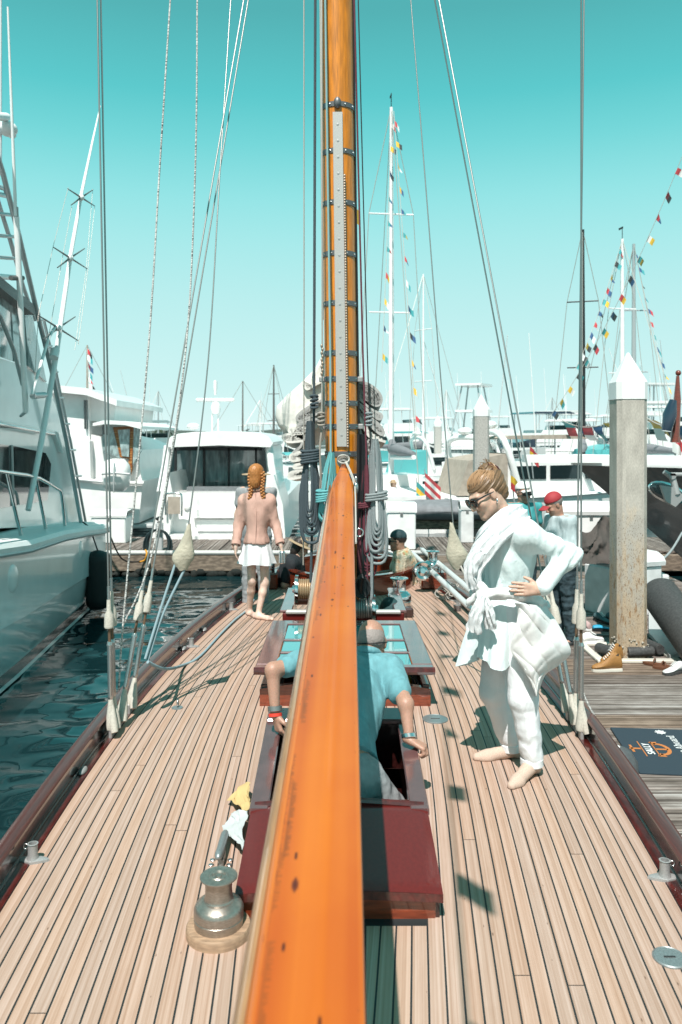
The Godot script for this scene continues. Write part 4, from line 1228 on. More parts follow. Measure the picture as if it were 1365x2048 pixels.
func deck_gear() -> void:
	# the near winch on its teak pad, with the cleat behind it
	winch(boat, on(438, 1866, 0.0), 0.088, 0.175, M.bronze, 0.035, M.pad_wood)
	var kk := on(441, 1726, 0.0)
	var cl := sub(boat, "cleat")
	part(cl, "horn", MB.new().tube(curve([kk + Vector3(0.0, 0.045, 0.06), kk + Vector3(0, 0.055, 0.04), kk + Vector3(0, 0.05, -0.02), kk + Vector3(0, 0.056, -0.13), kk + Vector3(0, 0.045, -0.16)], 12), [0.008, 0.013, 0.016, 0.018, 0.019, 0.019, 0.019, 0.019, 0.018, 0.017, 0.015, 0.012, 0.007], 10), M.plate, 60.0)
	part(cl, "foot", MB.new().box(kk + Vector3(0.008, 0.02, 0.0), Vector3(0.02, 0.045, 0.09), 0.006), M.plate)
	for q in [[-0.035, 0.02], [-0.035, -0.02], [0.04, 0.02], [0.04, -0.02]]:
		part(cl, "bolt", MB.new().ball(kk + Vector3(q[0], 0.003, q[1]), Vector3(0.013, 0.005, 0.011), 10, 5), M.steel, 60.0)
	# stanchion sockets at the deck edge
	for q in [[66, 1722, -1.0], [1330, 1757, 1.0], [383, 1294, -1.0], [463, 1220, -1.0]]:
		var p := on(q[0], q[1], 0.0)
		var s := sub(boat, "stanchion_socket")
		var sgn: float = q[2]
		var plate := MB.new()
		var rings := []
		for w in [[1.0, 0.0], [0.97, 0.010], [0.6, 0.014]]:
			var ring := []
			for a in 18:
				var t := -TAU * a / 18.0
				ring.append(p + Vector3((cos(t) * 0.052 + 0.02 * cos(t * 3)) * w[0], w[1], sin(t) * 0.036 * w[0]))
			rings.append(ring)
		part(s, "flange", plate.loft(rings), M.galv, 40.0)
		part(s, "socket", MB.new().lathe(p, [[0.026, 0.012], [0.020, 0.03], [0.020, 0.072], [0.023, 0.075], [0.016, 0.076], [0.015, 0.03]], 18), M.galv, 40.0)
		var ring := []
		for a in 11: ring.append(p + Vector3(sgn * 0.030, 0.062, 0) + Vector3(cos(TAU * a / 10.0), sin(TAU * a / 10.0), 0) * 0.011)
		part(s, "pin_ring", MB.new().tube(ring, 0.0035, 6, false), M.steel, 70.0)
	# fairleads low in the bulwark
	for q in [[152, 1546], [372, 1300], [412, 1262]]:
		var d: float = F * EYE / (q[1] - 875.0)
		for s in ([-1.0, 1.0] if q[1] < 1400 else [-1.0]):
			part(boat, "fairlead", MB.new().ball(yp(s * (half(d) + 0.03), 0.012, d), Vector3(0.02, 0.018, 0.05), 12, 6), M.galv, 60.0)
	# ring eye on a plate
	var e := on(355, 1416, 0.0)
	var eye := sub(boat, "deck_eye")
	part(eye, "plate", MB.new().lathe(e, [[0.04, 0.0], [0.038, 0.006], [0.012, 0.009]], 8), M.plate, 30.0)
	var er := []
	for a in 13: er.append(e + Vector3(0.004, 0.035 + 0.02 * sin(TAU * a / 12.0), 0.018 * cos(TAU * a / 12.0)))
	part(eye, "ring", MB.new().tube(er, 0.006, 6, false), M.steel, 70.0)
	# flush deck plates
	for q in [[871, 1439, 0.082], [1340, 1917, 0.058], [896, 1196, 0.05]]:
		var p := on(q[0], q[1], 0.0)
		var fp := part(boat, "deck_plate", MB.new().lathe(p, [[q[2], -0.002], [q[2], 0.005], [q[2] * 0.93, 0.008], [q[2] * 0.9, 0.006], [q[2] * 0.4, 0.006]], 32), M.plate, 25.0)
		part(fp, "key_slot", MB.new().box(p + Vector3(0, 0.0065, 0), Vector3(q[2] * 0.7, 0.003, 0.008), 0.001), M.black)
	# polishing rags by the hatch
	var rag := func(label: String, m: Material, pts: Array, amp: float, seed_: int):
		var n := FastNoiseLite.new()
		n.seed = seed_; n.frequency = 3.2
		var mb := MB.new()
		mb.grid(16, 16, func(u, v):
			var p: Vector3 = pts[0].lerp(pts[1], u).lerp(pts[3].lerp(pts[2], u), v)
			return p + Vector3(n.get_noise_2d(u * 0.35, v * 0.35) * 0.03, 0.010 + amp * (0.5 + n.get_noise_3d(p.x * 2.0, p.z * 2.0, 1.0)), n.get_noise_2d(u * 0.4 + 3, v * 0.4) * 0.03))
		one("cleaning_cloth", mb, m, label, "cloth", "", 60.0)
	rag.call("pale yellow cleaning cloth on deck beside the companion hatch", M.cloth_yellow, [on(487, 1577, 0.0), on(503, 1585, 0.08), on(496, 1630, 0.06), on(456, 1612, 0.0)], 0.03, 3)
	rag.call("white cleaning cloth on deck below the yellow cloth", M.cloth_white, [on(464, 1634, 0.0), on(496, 1628, 0.07), on(482, 1710, 0.06), on(447, 1660, 0.0)], 0.018, 8)
	# plastic cup
	var c := on(915, 1222, 0.0)
	var cup := thing("plastic_cup", "clear plastic cup with a dark drink on the side deck", "cup", c)
	part(cup, "wall", MB.new().lathe(c, [[0.036, 0.001], [0.048, 0.105], [0.050, 0.107]], 20, Basis(), false), M.clear_plastic, 60.0)
	part(cup, "drink", MB.new().lathe(c, [[0.034, 0.003], [0.041, 0.06]], 20), M.drink, 40.0)
	# spinnaker poles lashed along the starboard rail
	for q in [[0.0, 0.0, "long silver spinnaker pole lashed along the starboard rail, outer of two"], [-0.13, -0.05, "silver spinnaker pole lashed along the starboard rail, inner of two"]]:
		var a := at(846, 1100, 10.6) + Vector3(q[0], q[1], 0)
		var b := at(968, 1204, 7.4) + Vector3(q[0], q[1], 0)
		var p := thing("spinnaker_pole", q[2], "pole", a, "spinnaker poles on the foredeck")
		part(p, "tube", MB.new().tube([a, b], 0.030, 14), M.alu, 50.0)
		part(p, "end_fitting", MB.new().tube([b, b + (b - a).normalized() * 0.16], [0.031, 0.014], 10), M.steel)
		part(p, "end_fitting", MB.new().tube([a, a - (b - a).normalized() * 0.16], [0.031, 0.014], 10), M.steel)
	var lash := MB.new()
	var o := at(908, 1160, 8.9)
	for k in 9:
		var pts := []
		for j in 9: pts.append(o + Vector3(-0.16 + 0.05 * k * 0.4 + sin(j * 1.1 + k) * 0.05, -0.01 - 0.03 * j + 0.02 * sin(k * 2.0 + j), 0.02 * cos(k * 3.0 + j) + 0.05 * k * 0.3))
		lash.tube(curve(pts, 14), 0.007, 5)
	one("pole_lashing", lash, M.rope_white, "tangle of white lashing rope round the spinnaker poles", "rope", "", 70.0)
	# green kit bag in front of the mast winch
	one("kit_bag", MB.new().ball(at(780, 1222, 7.35), Vector3(0.10, 0.13, 0.12), 16, 10), M.bag_green, "round dark teal kit bag beside the mast winch", "bag", "", 70.0)

func shoe(label: String, p: Vector3, turn: float, up: Material, sole: Material, ln := 0.28, high := 0.09, group := "shoes left on the dock", lace := true) -> void:
	var o := thing("shoe", label, "shoe", p, group)
	o.rotation.y = turn
	var rings := []
	var sr := []
	for q in [[0.0, 0.028, 0.6], [0.04, 0.036, 0.85], [0.2, 0.040, 1.0], [0.36, 0.038, 0.95], [0.52, 0.040, 0.62], [0.7, 0.045, 0.42], [0.86, 0.042, 0.32], [0.96, 0.030, 0.24], [1.0, 0.016, 0.16]]:
		var ring := []
		var s2 := []
		var z: float = q[0] * ln
		for a in 12:
			var t := TAU * a / 12.0
			ring.append(p + Vector3(cos(t) * q[1] * (0.85 if sin(t) > 0.3 else 1.0), 0.022 + (high * q[2]) * (0.5 + 0.5 * sin(t)), z))
		rings.append(ring)
		for a in [[-1, 0.0], [1, 0.0], [1.04, 0.012], [1.0, 0.026], [-1.0, 0.026], [-1.04, 0.012]]: s2.append(p + Vector3(a[0] * (q[1] + 0.003), a[1], z))
		sr.append(s2)
	var b := p
	var upm := MB.new().loft(rings)
	var m1 := upm.mesh(50.0, b)
	put(o, "upper", m1, up)
	put(o, "sole", MB.new().loft(sr).mesh(35.0, b), sole)
	put(o, "opening", MB.new().ball(p + Vector3(0, high * 0.92, ln * 0.2), Vector3(0.026, high * 0.16, ln * 0.15), 12, 6).mesh(60.0, b), M.black)
	if lace:
		for k in 4: put(o, "lace", MB.new().tube([p + Vector3(-0.022, 0.03 + high * (0.86 - k * 0.1), ln * (0.42 + k * 0.06)), p + Vector3(0, 0.036 + high * (0.9 - k * 0.1), ln * (0.43 + k * 0.06)), p + Vector3(0.022, 0.03 + high * (0.86 - k * 0.1), ln * (0.42 + k * 0.06))], 0.004, 5).mesh(60.0, b), M.white)

func pile(label: String, c: Vector3, w: float, top: float, stained: bool) -> void:
	var o := thing("mooring_pile", label, "pile", Vector3(c.x, DOCK, c.z), "concrete mooring piles")
	var oct := func(y: float, s: float) -> Array:
		var r := []
		for q in [[-1, -0.72], [-0.72, -1], [0.72, -1], [1, -0.72], [1, 0.72], [0.72, 1], [-0.72, 1], [-1, 0.72]]: r.append(Vector3(c.x + q[0] * w / 2 * s, y, c.z + q[1] * w / 2 * s))
		return r
	if stained:
		var sh := MB.new()
		for k in 8:
			var a: Vector3 = oct.call(DOCK - 0.3, 1.0)[k]
			var b: Vector3 = oct.call(DOCK - 0.3, 1.0)[(k + 1) % 8]
			var rise := Vector3(0, top - DOCK + 0.3, 0)
			var u := k * 0.37
			var wd := a.distance_to(b) * 0.8
			var q := [sh.add(a, Vector2(u, 1)), sh.add(b, Vector2(u + wd, 1)), sh.add(b + rise, Vector2(u + wd, 0)), sh.add(a + rise, Vector2(u, 0))]
			sh.quad(q[0], q[3], q[2], q[1])
		part(o, "shaft", sh, M.concrete_stain, 20.0)
	else:
		part(o, "shaft", MB.new().loft([oct.call(SEA - 1.0, 1.0), oct.call(top, 1.0)]), M.concrete, 20.0)
	part(o, "cap", MB.new().loft([oct.call(top - 0.16, 1.04), oct.call(top + 0.02, 1.04), oct.call(top + 0.02 + w, 0.06)]), M.white, 20.0)

func dock_box(label: String, p: Vector3, s: Vector3, m: Material, turn := 0.0) -> void:
	var o := thing("dock_box", label, "dock box", p, "dock boxes")
	put(o, "box", MB.new().box(Vector3(0, s.y * 0.4, 0), Vector3(s.x * 0.94, s.y * 0.8, s.z * 0.92), 0.02).mesh(30.0), m)
	var lid := MB.new()
	lid.loft([[-1.0, 0.8], [-1.03, 0.86], [-0.9, 0.94], [-0.6, 1.0], [0.6, 1.0], [0.9, 0.94], [1.03, 0.86], [1.0, 0.8]].map(func(q): return [Vector3(-s.x / 2, s.y * q[1], q[0] * s.z / 2), Vector3(-s.x / 2 + 0.03, s.y * q[1] + 0.01, q[0] * s.z / 2), Vector3(s.x / 2 - 0.03, s.y * q[1] + 0.01, q[0] * s.z / 2), Vector3(s.x / 2, s.y * q[1], q[0] * s.z / 2)]), false, true, true)
	put(o, "lid", lid.mesh(40.0), m)
	put(o, "latch", MB.new().box(Vector3(0, s.y * 0.76, s.z * 0.48), Vector3(0.06, 0.07, 0.02), 0.005).mesh(), M.steel)
	o.rotation.y = turn

func dock_things() -> void:
	pile("nearest concrete pile with white pyramid cap, rust stained at its foot", Vector3(3.034, 0, -8.46), 0.315, 2.36, true)
	pile("second concrete pile with white cap, behind the woman's head", Vector3(3.59, 0, -20.5), 0.37, 2.50, false)
	pile("farthest, thinnest concrete pile with a low white cap", Vector3(4.96, 0, -41.0), 0.37, 2.52, false)
	# collar and rollers at the near pile's foot
	var f := on(1262, 1312, DOCK)
	var col := thing("pile_guide", "pale frame with black rollers and barnacles round the pile's foot", "pile guide", f)
	for q in [[0.0, 0.33, 0.86, 0.08], [0.0, -0.33, 0.86, 0.08], [-0.39, 0.0, 0.08, 0.58], [0.39, 0.0, 0.08, 0.58]]:
		part(col, "frame_bar", MB.new().box(f + Vector3(q[0], 0.015, q[1] - 0.1), Vector3(q[2], 0.03, q[3]), 0.006), M.gel_cream)
	for q in [[-0.27, 0.17, 0.4], [0.06, 0.20, PI / 2 + 0.1], [0.27, 0.0, 0.2]]:
		var b := Basis(Vector3.UP, q[2]) * Basis(Vector3.RIGHT, PI / 2)
		part(col, "roller", MB.new().lathe(f + Vector3(q[0], 0.075, q[1] - 0.1), [[0.02, -0.14], [0.05, -0.14], [0.055, -0.12], [0.055, 0.12], [0.05, 0.14], [0.02, 0.14]], 16, b), M.rubber_grey, 40.0)
	var barn := MB.new()
	for k in 150:
		var a := rng.randf() * TAU
		var s := rng.randf_range(0.006, 0.018)
		var sq := maxf(absf(cos(a)), absf(sin(a)))
		barn.ball(Vector3(3.034, DOCK, -8.46) + Vector3(cos(a) / sq * 0.160, 0.012 + pow(rng.randf(), 2.2) * 0.20, sin(a) / sq * 0.160), Vector3(s, s * 0.8, s), 5, 3)
	var bn := part(col, "barnacles", barn, M.shell, 60.0)
	bn.set_meta("kind", "stuff")
	# doormat with its print
	var mc := Vector3(2.36, DOCK + 0.007, -5.86)
	var mat_ := thing("doormat", "navy welcome mat with orange anchor and ship's name on the dock boards", "doormat", mc)
	mat_.rotation.y = -0.10
	var P := func(x: float, y: float, h := 0.008) -> Vector3: return Vector3(-y - 0.085, h, -x)  # the mat's own right and up
	put(mat_, "mat", MB.new().box(Vector3.ZERO, Vector3(0.56, 0.014, 0.86), 0.004).mesh(), M.mat_navy)
	var flat := func(called: String, pts: Array, m: Material):
		put(mat_, called, MB.new().ext(pts.map(func(q): return P.call(q[0], q[1])), Vector3(0, 0.0015, 0)).mesh(), m)
	var arc := []
	for k in 13:
		var a := lerpf(-0.2, PI + 0.2, k / 12.0)
		arc.append([cos(a) * 0.115, -0.055 - sin(a) * 0.085])
	for k in range(12, -1, -1):
		var a := lerpf(-0.2, PI + 0.2, k / 12.0)
		arc.append([cos(a) * 0.088, -0.055 - sin(a) * 0.055])
	flat.call("anchor_arms", arc, M.mat_orange)
	flat.call("anchor_shank", [[-0.012, -0.12], [0.012, -0.12], [0.012, -0.035], [-0.012, -0.035]], M.mat_orange)
	flat.call("anchor_shank", [[-0.012, 0.075], [0.012, 0.075], [0.012, 0.155], [-0.012, 0.155]], M.mat_orange)
	flat.call("anchor_stock", [[-0.065, 0.128], [0.065, 0.128], [0.065, 0.146], [-0.065, 0.146]], M.mat_orange)
	for s in [-1.0, 1.0]:
		flat.call("anchor_fluke", [[s * 0.132, -0.012], [s * 0.14, -0.075], [s * 0.075, -0.045]], M.mat_orange)
	flat.call("rule", [[-0.14, -0.032], [0.14, -0.032], [0.14, -0.024], [-0.14, -0.024]], M.mat_orange)
	flat.call("rule", [[-0.14, 0.062], [0.14, 0.062], [0.14, 0.070], [-0.14, 0.070]], M.mat_orange)
	var words := func(called: String, text: String, size: int, x: float, y: float, tilt: float):
		var t := TextMesh.new()
		t.text = text
		var fn := SystemFont.new()
		fn.font_names = PackedStringArray(["Droid Sans" if called == "ship_name" else "Droid Serif"])
		fn.font_weight = 700 if called == "ship_name" else 400
		fn.font_italic = called != "ship_name"
		t.font = fn
		t.font_size = size; t.pixel_size = 0.002; t.depth = 0.0015
		var o := put(mat_, called, t, M.mat_white)
		o.transform = Transform3D(Basis(Vector3(0, 0, -1), Vector3(-1, 0, 0), Vector3(0, 1, 0)) * Basis(Vector3.BACK, tilt), P.call(x, y, 0.0095))
	words.call("ship_name", "SALLY", 36, 0.0, 0.020, 0.0)
	words.call("greeting", "Welcome Aboard", 38, -0.03, -0.215, 0.0)
	var whl := MB.new()
	for k in 8:
		var a := TAU * k / 8.0
		whl.tube([P.call(0.35, -0.165, 0.0085), P.call(0.35 + cos(a) * 0.042, -0.165 + sin(a) * 0.042, 0.0085)], 0.0035, 5)
	var rg := []
	for k in 17: rg.append(P.call(0.35 + cos(TAU * k / 16.0) * 0.028, -0.165 + sin(TAU * k / 16.0) * 0.028, 0.0085))
	whl.tube(rg, 0.0035, 5, false)
	put(mat_, "ship_wheel", whl.mesh(60.0), M.mat_white)
	# the shoes
	shoe("tan leather work boot with a cuff, nearer of the pair beside the pile", on(1243, 1341, DOCK), -PI / 2 + 0.1, M.boot_tan, M.gel_cream, 0.30, 0.16)
	shoe("tan leather work boot standing behind its pair beside the pile", on(1243, 1322, DOCK), -PI / 2 + 0.5, M.boot_tan, M.gel_cream, 0.28, 0.17)
	shoe("pink running shoe nearest the turnbuckles", on(1180, 1262, DOCK), PI + 0.4, M.pink, M.white, 0.27)
	shoe("second pink running shoe, behind the first", on(1172, 1248, DOCK), PI + 0.7, M.pink, M.white, 0.27)
	shoe("white sneaker with a thick sole beside the pile", on(1165, 1287, DOCK), PI / 2 + 0.35, M.white, M.white, 0.28, 0.10)
	shoe("dark teal trainer, left of two standing behind the white sneaker", on(1190, 1240, DOCK), 0.4, M.cap_teal_shoe, M.rubber, 0.28)
	shoe("dark teal trainer, right of two standing behind the white sneaker", on(1215, 1240, DOCK), 0.3, M.cap_teal_shoe, M.rubber, 0.28)
	shoe("bright blue slip-on shoe lying on its side by the pile", on(1186, 1272, DOCK) + Vector3(0, 0.06, 0), PI / 2, M.bright_blue, M.black, 0.24, 0.05, "shoes left on the dock", false)
	shoe("orange brown shoe on the boards left of the dock box", on(1155, 1212, DOCK), -0.5, M.boot_tan, M.rubber, 0.27, 0.08)
	shoe("grey canvas sneaker at the edge of the dock, right of the sandals", on(1368, 1343, DOCK), -PI / 2 + 0.5, M.white_plastic, M.rubber_grey, 0.28)
	for q in [[1312, 1331, 0.9, "brown leather sandal on the dock, left of the pair"], [1333, 1338, 1.3, "brown leather sandal on the dock, right of the pair"]]:
		var p := on(q[0], q[1], DOCK)
		var sd := thing("sandal", q[3], "sandal", p, "sandals on the dock")
		sd.rotation.y = q[2]
		var ol := []
		for k in 18:
			var a := TAU * k / 18.0
			ol.append(Vector3(cos(a) * 0.045, 0, sin(a) * 0.13))
		put(sd, "footbed", MB.new().ext(ol, Vector3(0, 0.022, 0)).mesh(30.0), M.leather_brown)
		for e in [[-0.02, 0.06], [0.06, 0.05]]:
			put(sd, "strap", MB.new().tube(curve([Vector3(-0.042, 0.012, e[0]), Vector3(-0.02, e[1], e[0] + 0.01), Vector3(0.02, e[1], e[0] + 0.01), Vector3(0.042, 0.012, e[0])], 10), 0.007, 6).mesh(60.0), M.leather_brown)
	# fenders
	var fd := on(1250, 1552, DOCK) + Vector3(-0.05, 0, 0.05)
	var fn2 := thing("fender", "grey round fender squeezed between the yacht and the dock", "fender", fd)
	part(fn2, "bladder", MB.new().lathe(fd, [[0.08, -0.30], [0.12, -0.20], [0.125, 0.0], [0.115, 0.12], [0.07, 0.195], [0.02, 0.22]], 28), M.fender_grey, 50.0)
	part(fn2, "eyelet", MB.new().lathe(fd + Vector3(-0.03, 0.21, 0.0), [[0.012, -0.01], [0.03, 0.0], [0.03, 0.012], [0.014, 0.02]], 14), M.white, 40.0)
	# the big roller and the gusset plates right of the pile
	var rl := thing("dock_roller", "thick weathered grey rubber roller leaning across the dock corner", "roller", on(1330, 1300, DOCK))
	var a0 := at(1318, 1186, 9.0)
	var b0 := at(1425, 1330, 7.7)
	part(rl, "roller", MB.new().tube([a0, a0.lerp(b0, 0.02), a0.lerp(b0, 0.98), b0], [0.19, 0.205, 0.205, 0.19], 32), M.rubber_grey, 40.0)
	part(rl, "end_cap", MB.new().tube([a0 - (b0 - a0).normalized() * 0.03, a0], [0.10, 0.19], 24), M.gel_cream, 40.0)
	var gs := thing("corner_plate", "flat grey steel corner plate between the pile and the roller", "plate", on(1300, 1300, DOCK))
	part(gs, "plate", MB.new().ext([on(1298, 1222, DOCK + 0.02), on(1372, 1312, DOCK + 0.02), on(1340, 1318, DOCK + 0.02), on(1298, 1272, DOCK + 0.02)], Vector3(0, 0.04, 0)), M.gel_grey)
	part(gs, "rib", MB.new().ext([on(1298, 1212, DOCK + 0.02), on(1306, 1212, DOCK + 0.02), on(1372, 1296, DOCK + 0.02), on(1364, 1300, DOCK + 0.02)], Vector3(0, 0.16, 0)), M.gel_grey)
	var bo := on(1304, 1172, DOCK)
	var bl := thing("mooring_bollard", "black round-headed bollard on a white block beyond the pile", "bollard", bo)
	part(bl, "block", MB.new().box(bo + Vector3(0, 0.10, 0), Vector3(0.42, 0.2, 0.34), 0.02), M.white_plastic)
	part(bl, "head", MB.new().lathe(bo + Vector3(0, 0.2, 0), [[0.06, 0.0], [0.05, 0.06], [0.12, 0.11], [0.17, 0.16], [0.165, 0.21], [0.10, 0.27], [0.03, 0.285]], 20), M.black, 40.0)
	# dock boxes
	dock_box("pale grey dock box with a peaked lid, right behind the pile", on(1226, 1232, DOCK) + Vector3(0.2, 0, -0.2), Vector3(0.85, 0.80, 0.62), M.white_plastic, 0.4)
	var tp := thing("tarpaulin", "crumpled dark brown tarpaulin thrown over the dock box by the pile", "tarpaulin", on(1190, 1200, DOCK))
	var tn := FastNoiseLite.new()
	tn.seed = 6; tn.frequency = 2.6
	part(tp, "cloth", MB.new().grid(26, 20, func(u, v):
		var p := at(lerpf(1160, 1228, u), lerpf(1060, 1128, v) + 10.0 * sin(u * 7.0) * (1.0 - v) - 26.0 * u * (1.0 - v), 10.2 - 0.5 * v + 0.3 * u)
		return p + Vector3(0, 0, tn.get_noise_3d(u * 0.7, v * 0.7, 0) * 0.16)), M.tarp_brown, 60.0)
	dock_box("white dock box with rounded lid beside the small cruiser's stern", Vector3(-5.05, DOCK, -17.6), Vector3(0.80, 0.70, 0.55), M.white)
	dock_box("tall white dock box behind the seated man in the flowered shirt", Vector3(1.24, DOCK, -16.6), Vector3(0.62, 0.95, 0.5), M.white)
	dock_box("white dock box with a domed lid behind the man in the red cap", Vector3(4.70, DOCK, -15.4), Vector3(1.1, 1.05, 0.8), M.white)
	dock_box("narrow white dock box beside the second pile, behind the leather cover", Vector3(2.75, DOCK, -17.6), Vector3(0.30, 0.9, 0.4), M.white_plastic)
	# hose post on the cross dock
	var hp := Vector3(-3.70, DOCK, -16.3)
	var hs := thing("hose_post", "black hose coiled on a short post at the dock edge", "hose post", hp)
	part(hs, "post", MB.new().box(hp + Vector3(0, 0.28, 0), Vector3(0.14, 0.56, 0.12), 0.015), M.gel_grey)
	part(hs, "knob", MB.new().lathe(hp + Vector3(0, 0.56, 0), [[0.05, 0.0], [0.03, 0.04], [0.08, 0.07], [0.08, 0.10], [0.02, 0.13]], 14), M.black, 40.0)
	for k in 6:
		var ring := []
		for j in 21: ring.append(hp + Vector3(cos(TAU * j / 20.0) * (0.20 + 0.018 * k) , 0.16 + sin(TAU * j / 20.0) * (0.27 + 0.015 * k) - 0.012 * k, 0.10 + 0.02 * (k % 3)))
		part(hs, "hose_loop", MB.new().tube(ring, 0.017, 7, false), M.dark_hose, 70.0)
	# mooring lines on the far dock
	one("mooring_line", MB.new().tube(curve([at(222, 1075, 14.2), at(245, 1118, 15.4), at(280, 1123, 16.0), at(297, 1108, 16.05)], 20), 0.016, 6), M.black, "dark mooring line sagging from the sport fisher's stern to the dock", "rope", "", 70.0)
	one("mooring_line", MB.new().tube(curve([at(278, 1124, 16.0), at(290, 1120, 15.98), at(294, 1106, 15.96), at(290, 1098, 16.3)], 14), 0.02, 6), M.orange_rope, "short yellow rope looped over the dock's edge", "rope", "", 70.0)

func vp(x: float, y: float, a: float) -> Vector3:  # on the sport fisher's side plane, a metres out
	return at(x, y, a / ((x - 682.5) / F + 0.09))

func panel(o: Node3D, called: String, px: Array, a: float, thick: float, m: Material, crease := 30.0) -> MeshInstance3D:
	return part(o, called, MB.new().ext(px.map(func(q): return vp(q[0], q[1], a)), Vector3(-thick, 0, 0)), m, crease)

func slab(o: Node3D, called: String, px: Array, d: float, deep: float, m: Material, crease := 30.0) -> MeshInstance3D:
	return part(o, called, MB.new().ext(px.map(func(q): return at(q[0], q[1], d)), Vector3(0, 0, -deep)), m, crease)

func neighbours() -> void:
	sport_fisher()
	flybridge_yacht()
	small_cruiser()
	grey_yacht()

func sport_fisher() -> void:
	var A := -2.844
	var o := thing("sport_fisher", "white sport fishing boat with tower and outriggers moored at the left", "boat", Vector3(-5.5, SEA, -9))
	# hull: stations from the stern towards the bow
	var rings := []
	for q in [[13.9, 0.20, 0.0], [13.4, 0.22, 0.0], [12.2, 0.33, 0.0], [10.9, 0.43, 0.0], [9.3, 0.50, 0.0], [7.5, 0.66, 0.05], [5.5, 0.86, 0.25], [3.5, 1.1, 0.7], [1.0, 1.35, 1.8]]:
		var x: float = A - 0.09 * q[0] - q[2]
		var far: float = A - 0.09 * q[0] - 4.2 + q[2]
		rings.append([Vector3(x, q[1], -q[0]), Vector3(x + 0.01, q[1] - 0.30, -q[0]), Vector3(x + 0.01, lerpf(q[1], SEA, 0.52), -q[0]), Vector3(x - 0.03, lerpf(q[1], SEA, 0.53), -q[0]), Vector3(x - 0.09, SEA + 0.16, -q[0]), Vector3(x - 0.4, SEA - 0.5, -q[0]), Vector3(far, SEA - 0.5, -q[0]), Vector3(far, q[1], -q[0])])
	part(o, "hull", MB.new().loft(rings), M.gel_cool, 28.0)
	var boot := []
	var line := []
	var cap := []
	var rub := []
	for r in rings:
		var w: Vector3 = r[4]
		boot.append([w + Vector3(0.012, 0.02, 0), w + Vector3(0.02, -0.10, 0), w + Vector3(-0.04, -0.10, 0), w + Vector3(-0.04, 0.02, 0)])
		line.append([w + Vector3(0.018, -0.10, 0), w + Vector3(0.022, -0.15, 0), w + Vector3(-0.05, -0.15, 0), w + Vector3(-0.05, -0.10, 0)])
		var t: Vector3 = r[0]
		cap.append([t + Vector3(0.07, 0.0, 0), t + Vector3(0.075, 0.05, 0), t + Vector3(0.04, 0.10, 0), t + Vector3(-0.10, 0.13, 0), t + Vector3(-0.55, 0.14, 0), t + Vector3(-0.55, -0.02, 0)])
		rub.append([t + Vector3(0.072, -0.045, 0), t + Vector3(0.085, -0.02, 0), t + Vector3(0.072, 0.0, 0), t + Vector3(-0.02, 0.0, 0), t + Vector3(-0.02, -0.045, 0)])
	part(o, "boot_stripe", MB.new().loft(boot), M.black_paint, 40.0)
	part(o, "waterline_stripe", MB.new().loft(line), M.gel_cool, 40.0)
	part(o, "covering_deck", MB.new().loft(cap), M.white, 40.0)
	part(o, "rub_rail", MB.new().loft(rub), M.gel_grey, 40.0)
	var dk := MB.new()
	for k in rings.size() - 1:
		var p: Vector3 = rings[k][0] + Vector3(-0.5, 0.10, 0)
		var q: Vector3 = rings[k + 1][0] + Vector3(-0.5, 0.10, 0)
		dk.face([p, q, q + Vector3(-3.3, 0, 0), p + Vector3(-3.3, 0, 0)])
	part(o, "side_deck", dk, M.white)
	for q in [[22, 1158, 0.17], [158, 1099, 0.15]]:
		part(o, "hull_vent", MB.new().ball(vp(q[0], q[1], A - 0.02), Vector3(0.05, q[2], q[2] * 1.1), 16, 8), M.gel, 60.0)
	# house, in storeys
	var B := A - 0.5
	panel(o, "house", [[-140, 1062], [-140, 842], [126, 866], [134, 905], [148, 985], [166, 1050]], B, 3.0, M.gel_cool)
	panel(o, "flybridge", [[-140, 838], [-140, 680], [0, 716], [60, 735], [98, 770], [112, 812], [128, 868]], B - 0.05, 2.9, M.gel_cool)
	var win := panel(o, "window", [[-140, 866], [0, 888], [28, 892], [92, 906], [103, 928], [96, 1000], [0, 1016], [-140, 1030]], B + 0.025, 0.06, M.glass_dark)
	for q in [[[24, 890], [27, 1012]]]:
		part(win, "mullion", MB.new().tube([vp(q[0][0], q[0][1], B + 0.035), vp(q[1][0], q[1][1], B + 0.035)], 0.018, 6), M.gel_grey)
	panel(o, "eyebrow", [[-140, 832], [0, 848], [112, 870], [124, 905], [128, 905], [117, 864], [0, 841], [-140, 824]], B + 0.06, 0.12, M.gel)
	panel(o, "enclosure_pane", [[-140, 540], [0, 573], [18, 583], [26, 722], [0, 713], [-140, 676]], B - 0.02, 0.03, M.vinyl_clear)
	panel(o, "enclosure_pane", [[22, 586], [44, 600], [52, 730], [30, 723]], B - 0.02, 0.03, M.vinyl_clear)
	panel(o, "enclosure_pane", [[48, 603], [62, 614], [94, 764], [58, 733]], B - 0.02, 0.03, M.vinyl_clear)
	panel(o, "hardtop", [[-140, 505], [0, 552], [78, 617], [82, 630], [70, 630], [0, 574], [-140, 532]], B + 0.12, 3.0, M.galv_dull)
	# tower: two legs, rungs, brace
	var pipe := func(called: String, px: Array, a: float, r: float, m: Material, n := 8):
		part(o, called, MB.new().tube(px.map(func(q): return vp(q[0], q[1], a)), r, n), m, 60.0)
	pipe.call("tower_leg", [[-30, 235], [6, 345], [38, 470], [74, 622], [104, 742], [134, 885], [163, 1046]], B + 0.12, 0.035, M.pipe_grey)
	pipe.call("tower_leg", [[-20, 350], [18, 470], [46, 570], [70, 640]], B - 0.1, 0.03, M.pipe_grey)
	pipe.call("tower_leg", [[-40, 600], [0, 630], [28, 700], [46, 770]], B + 0.1, 0.028, M.pipe_grey)
	pipe.call("tower_leg", [[88, 640], [112, 742], [142, 885], [172, 1046]], B - 0.3, 0.026, M.pipe_grey)
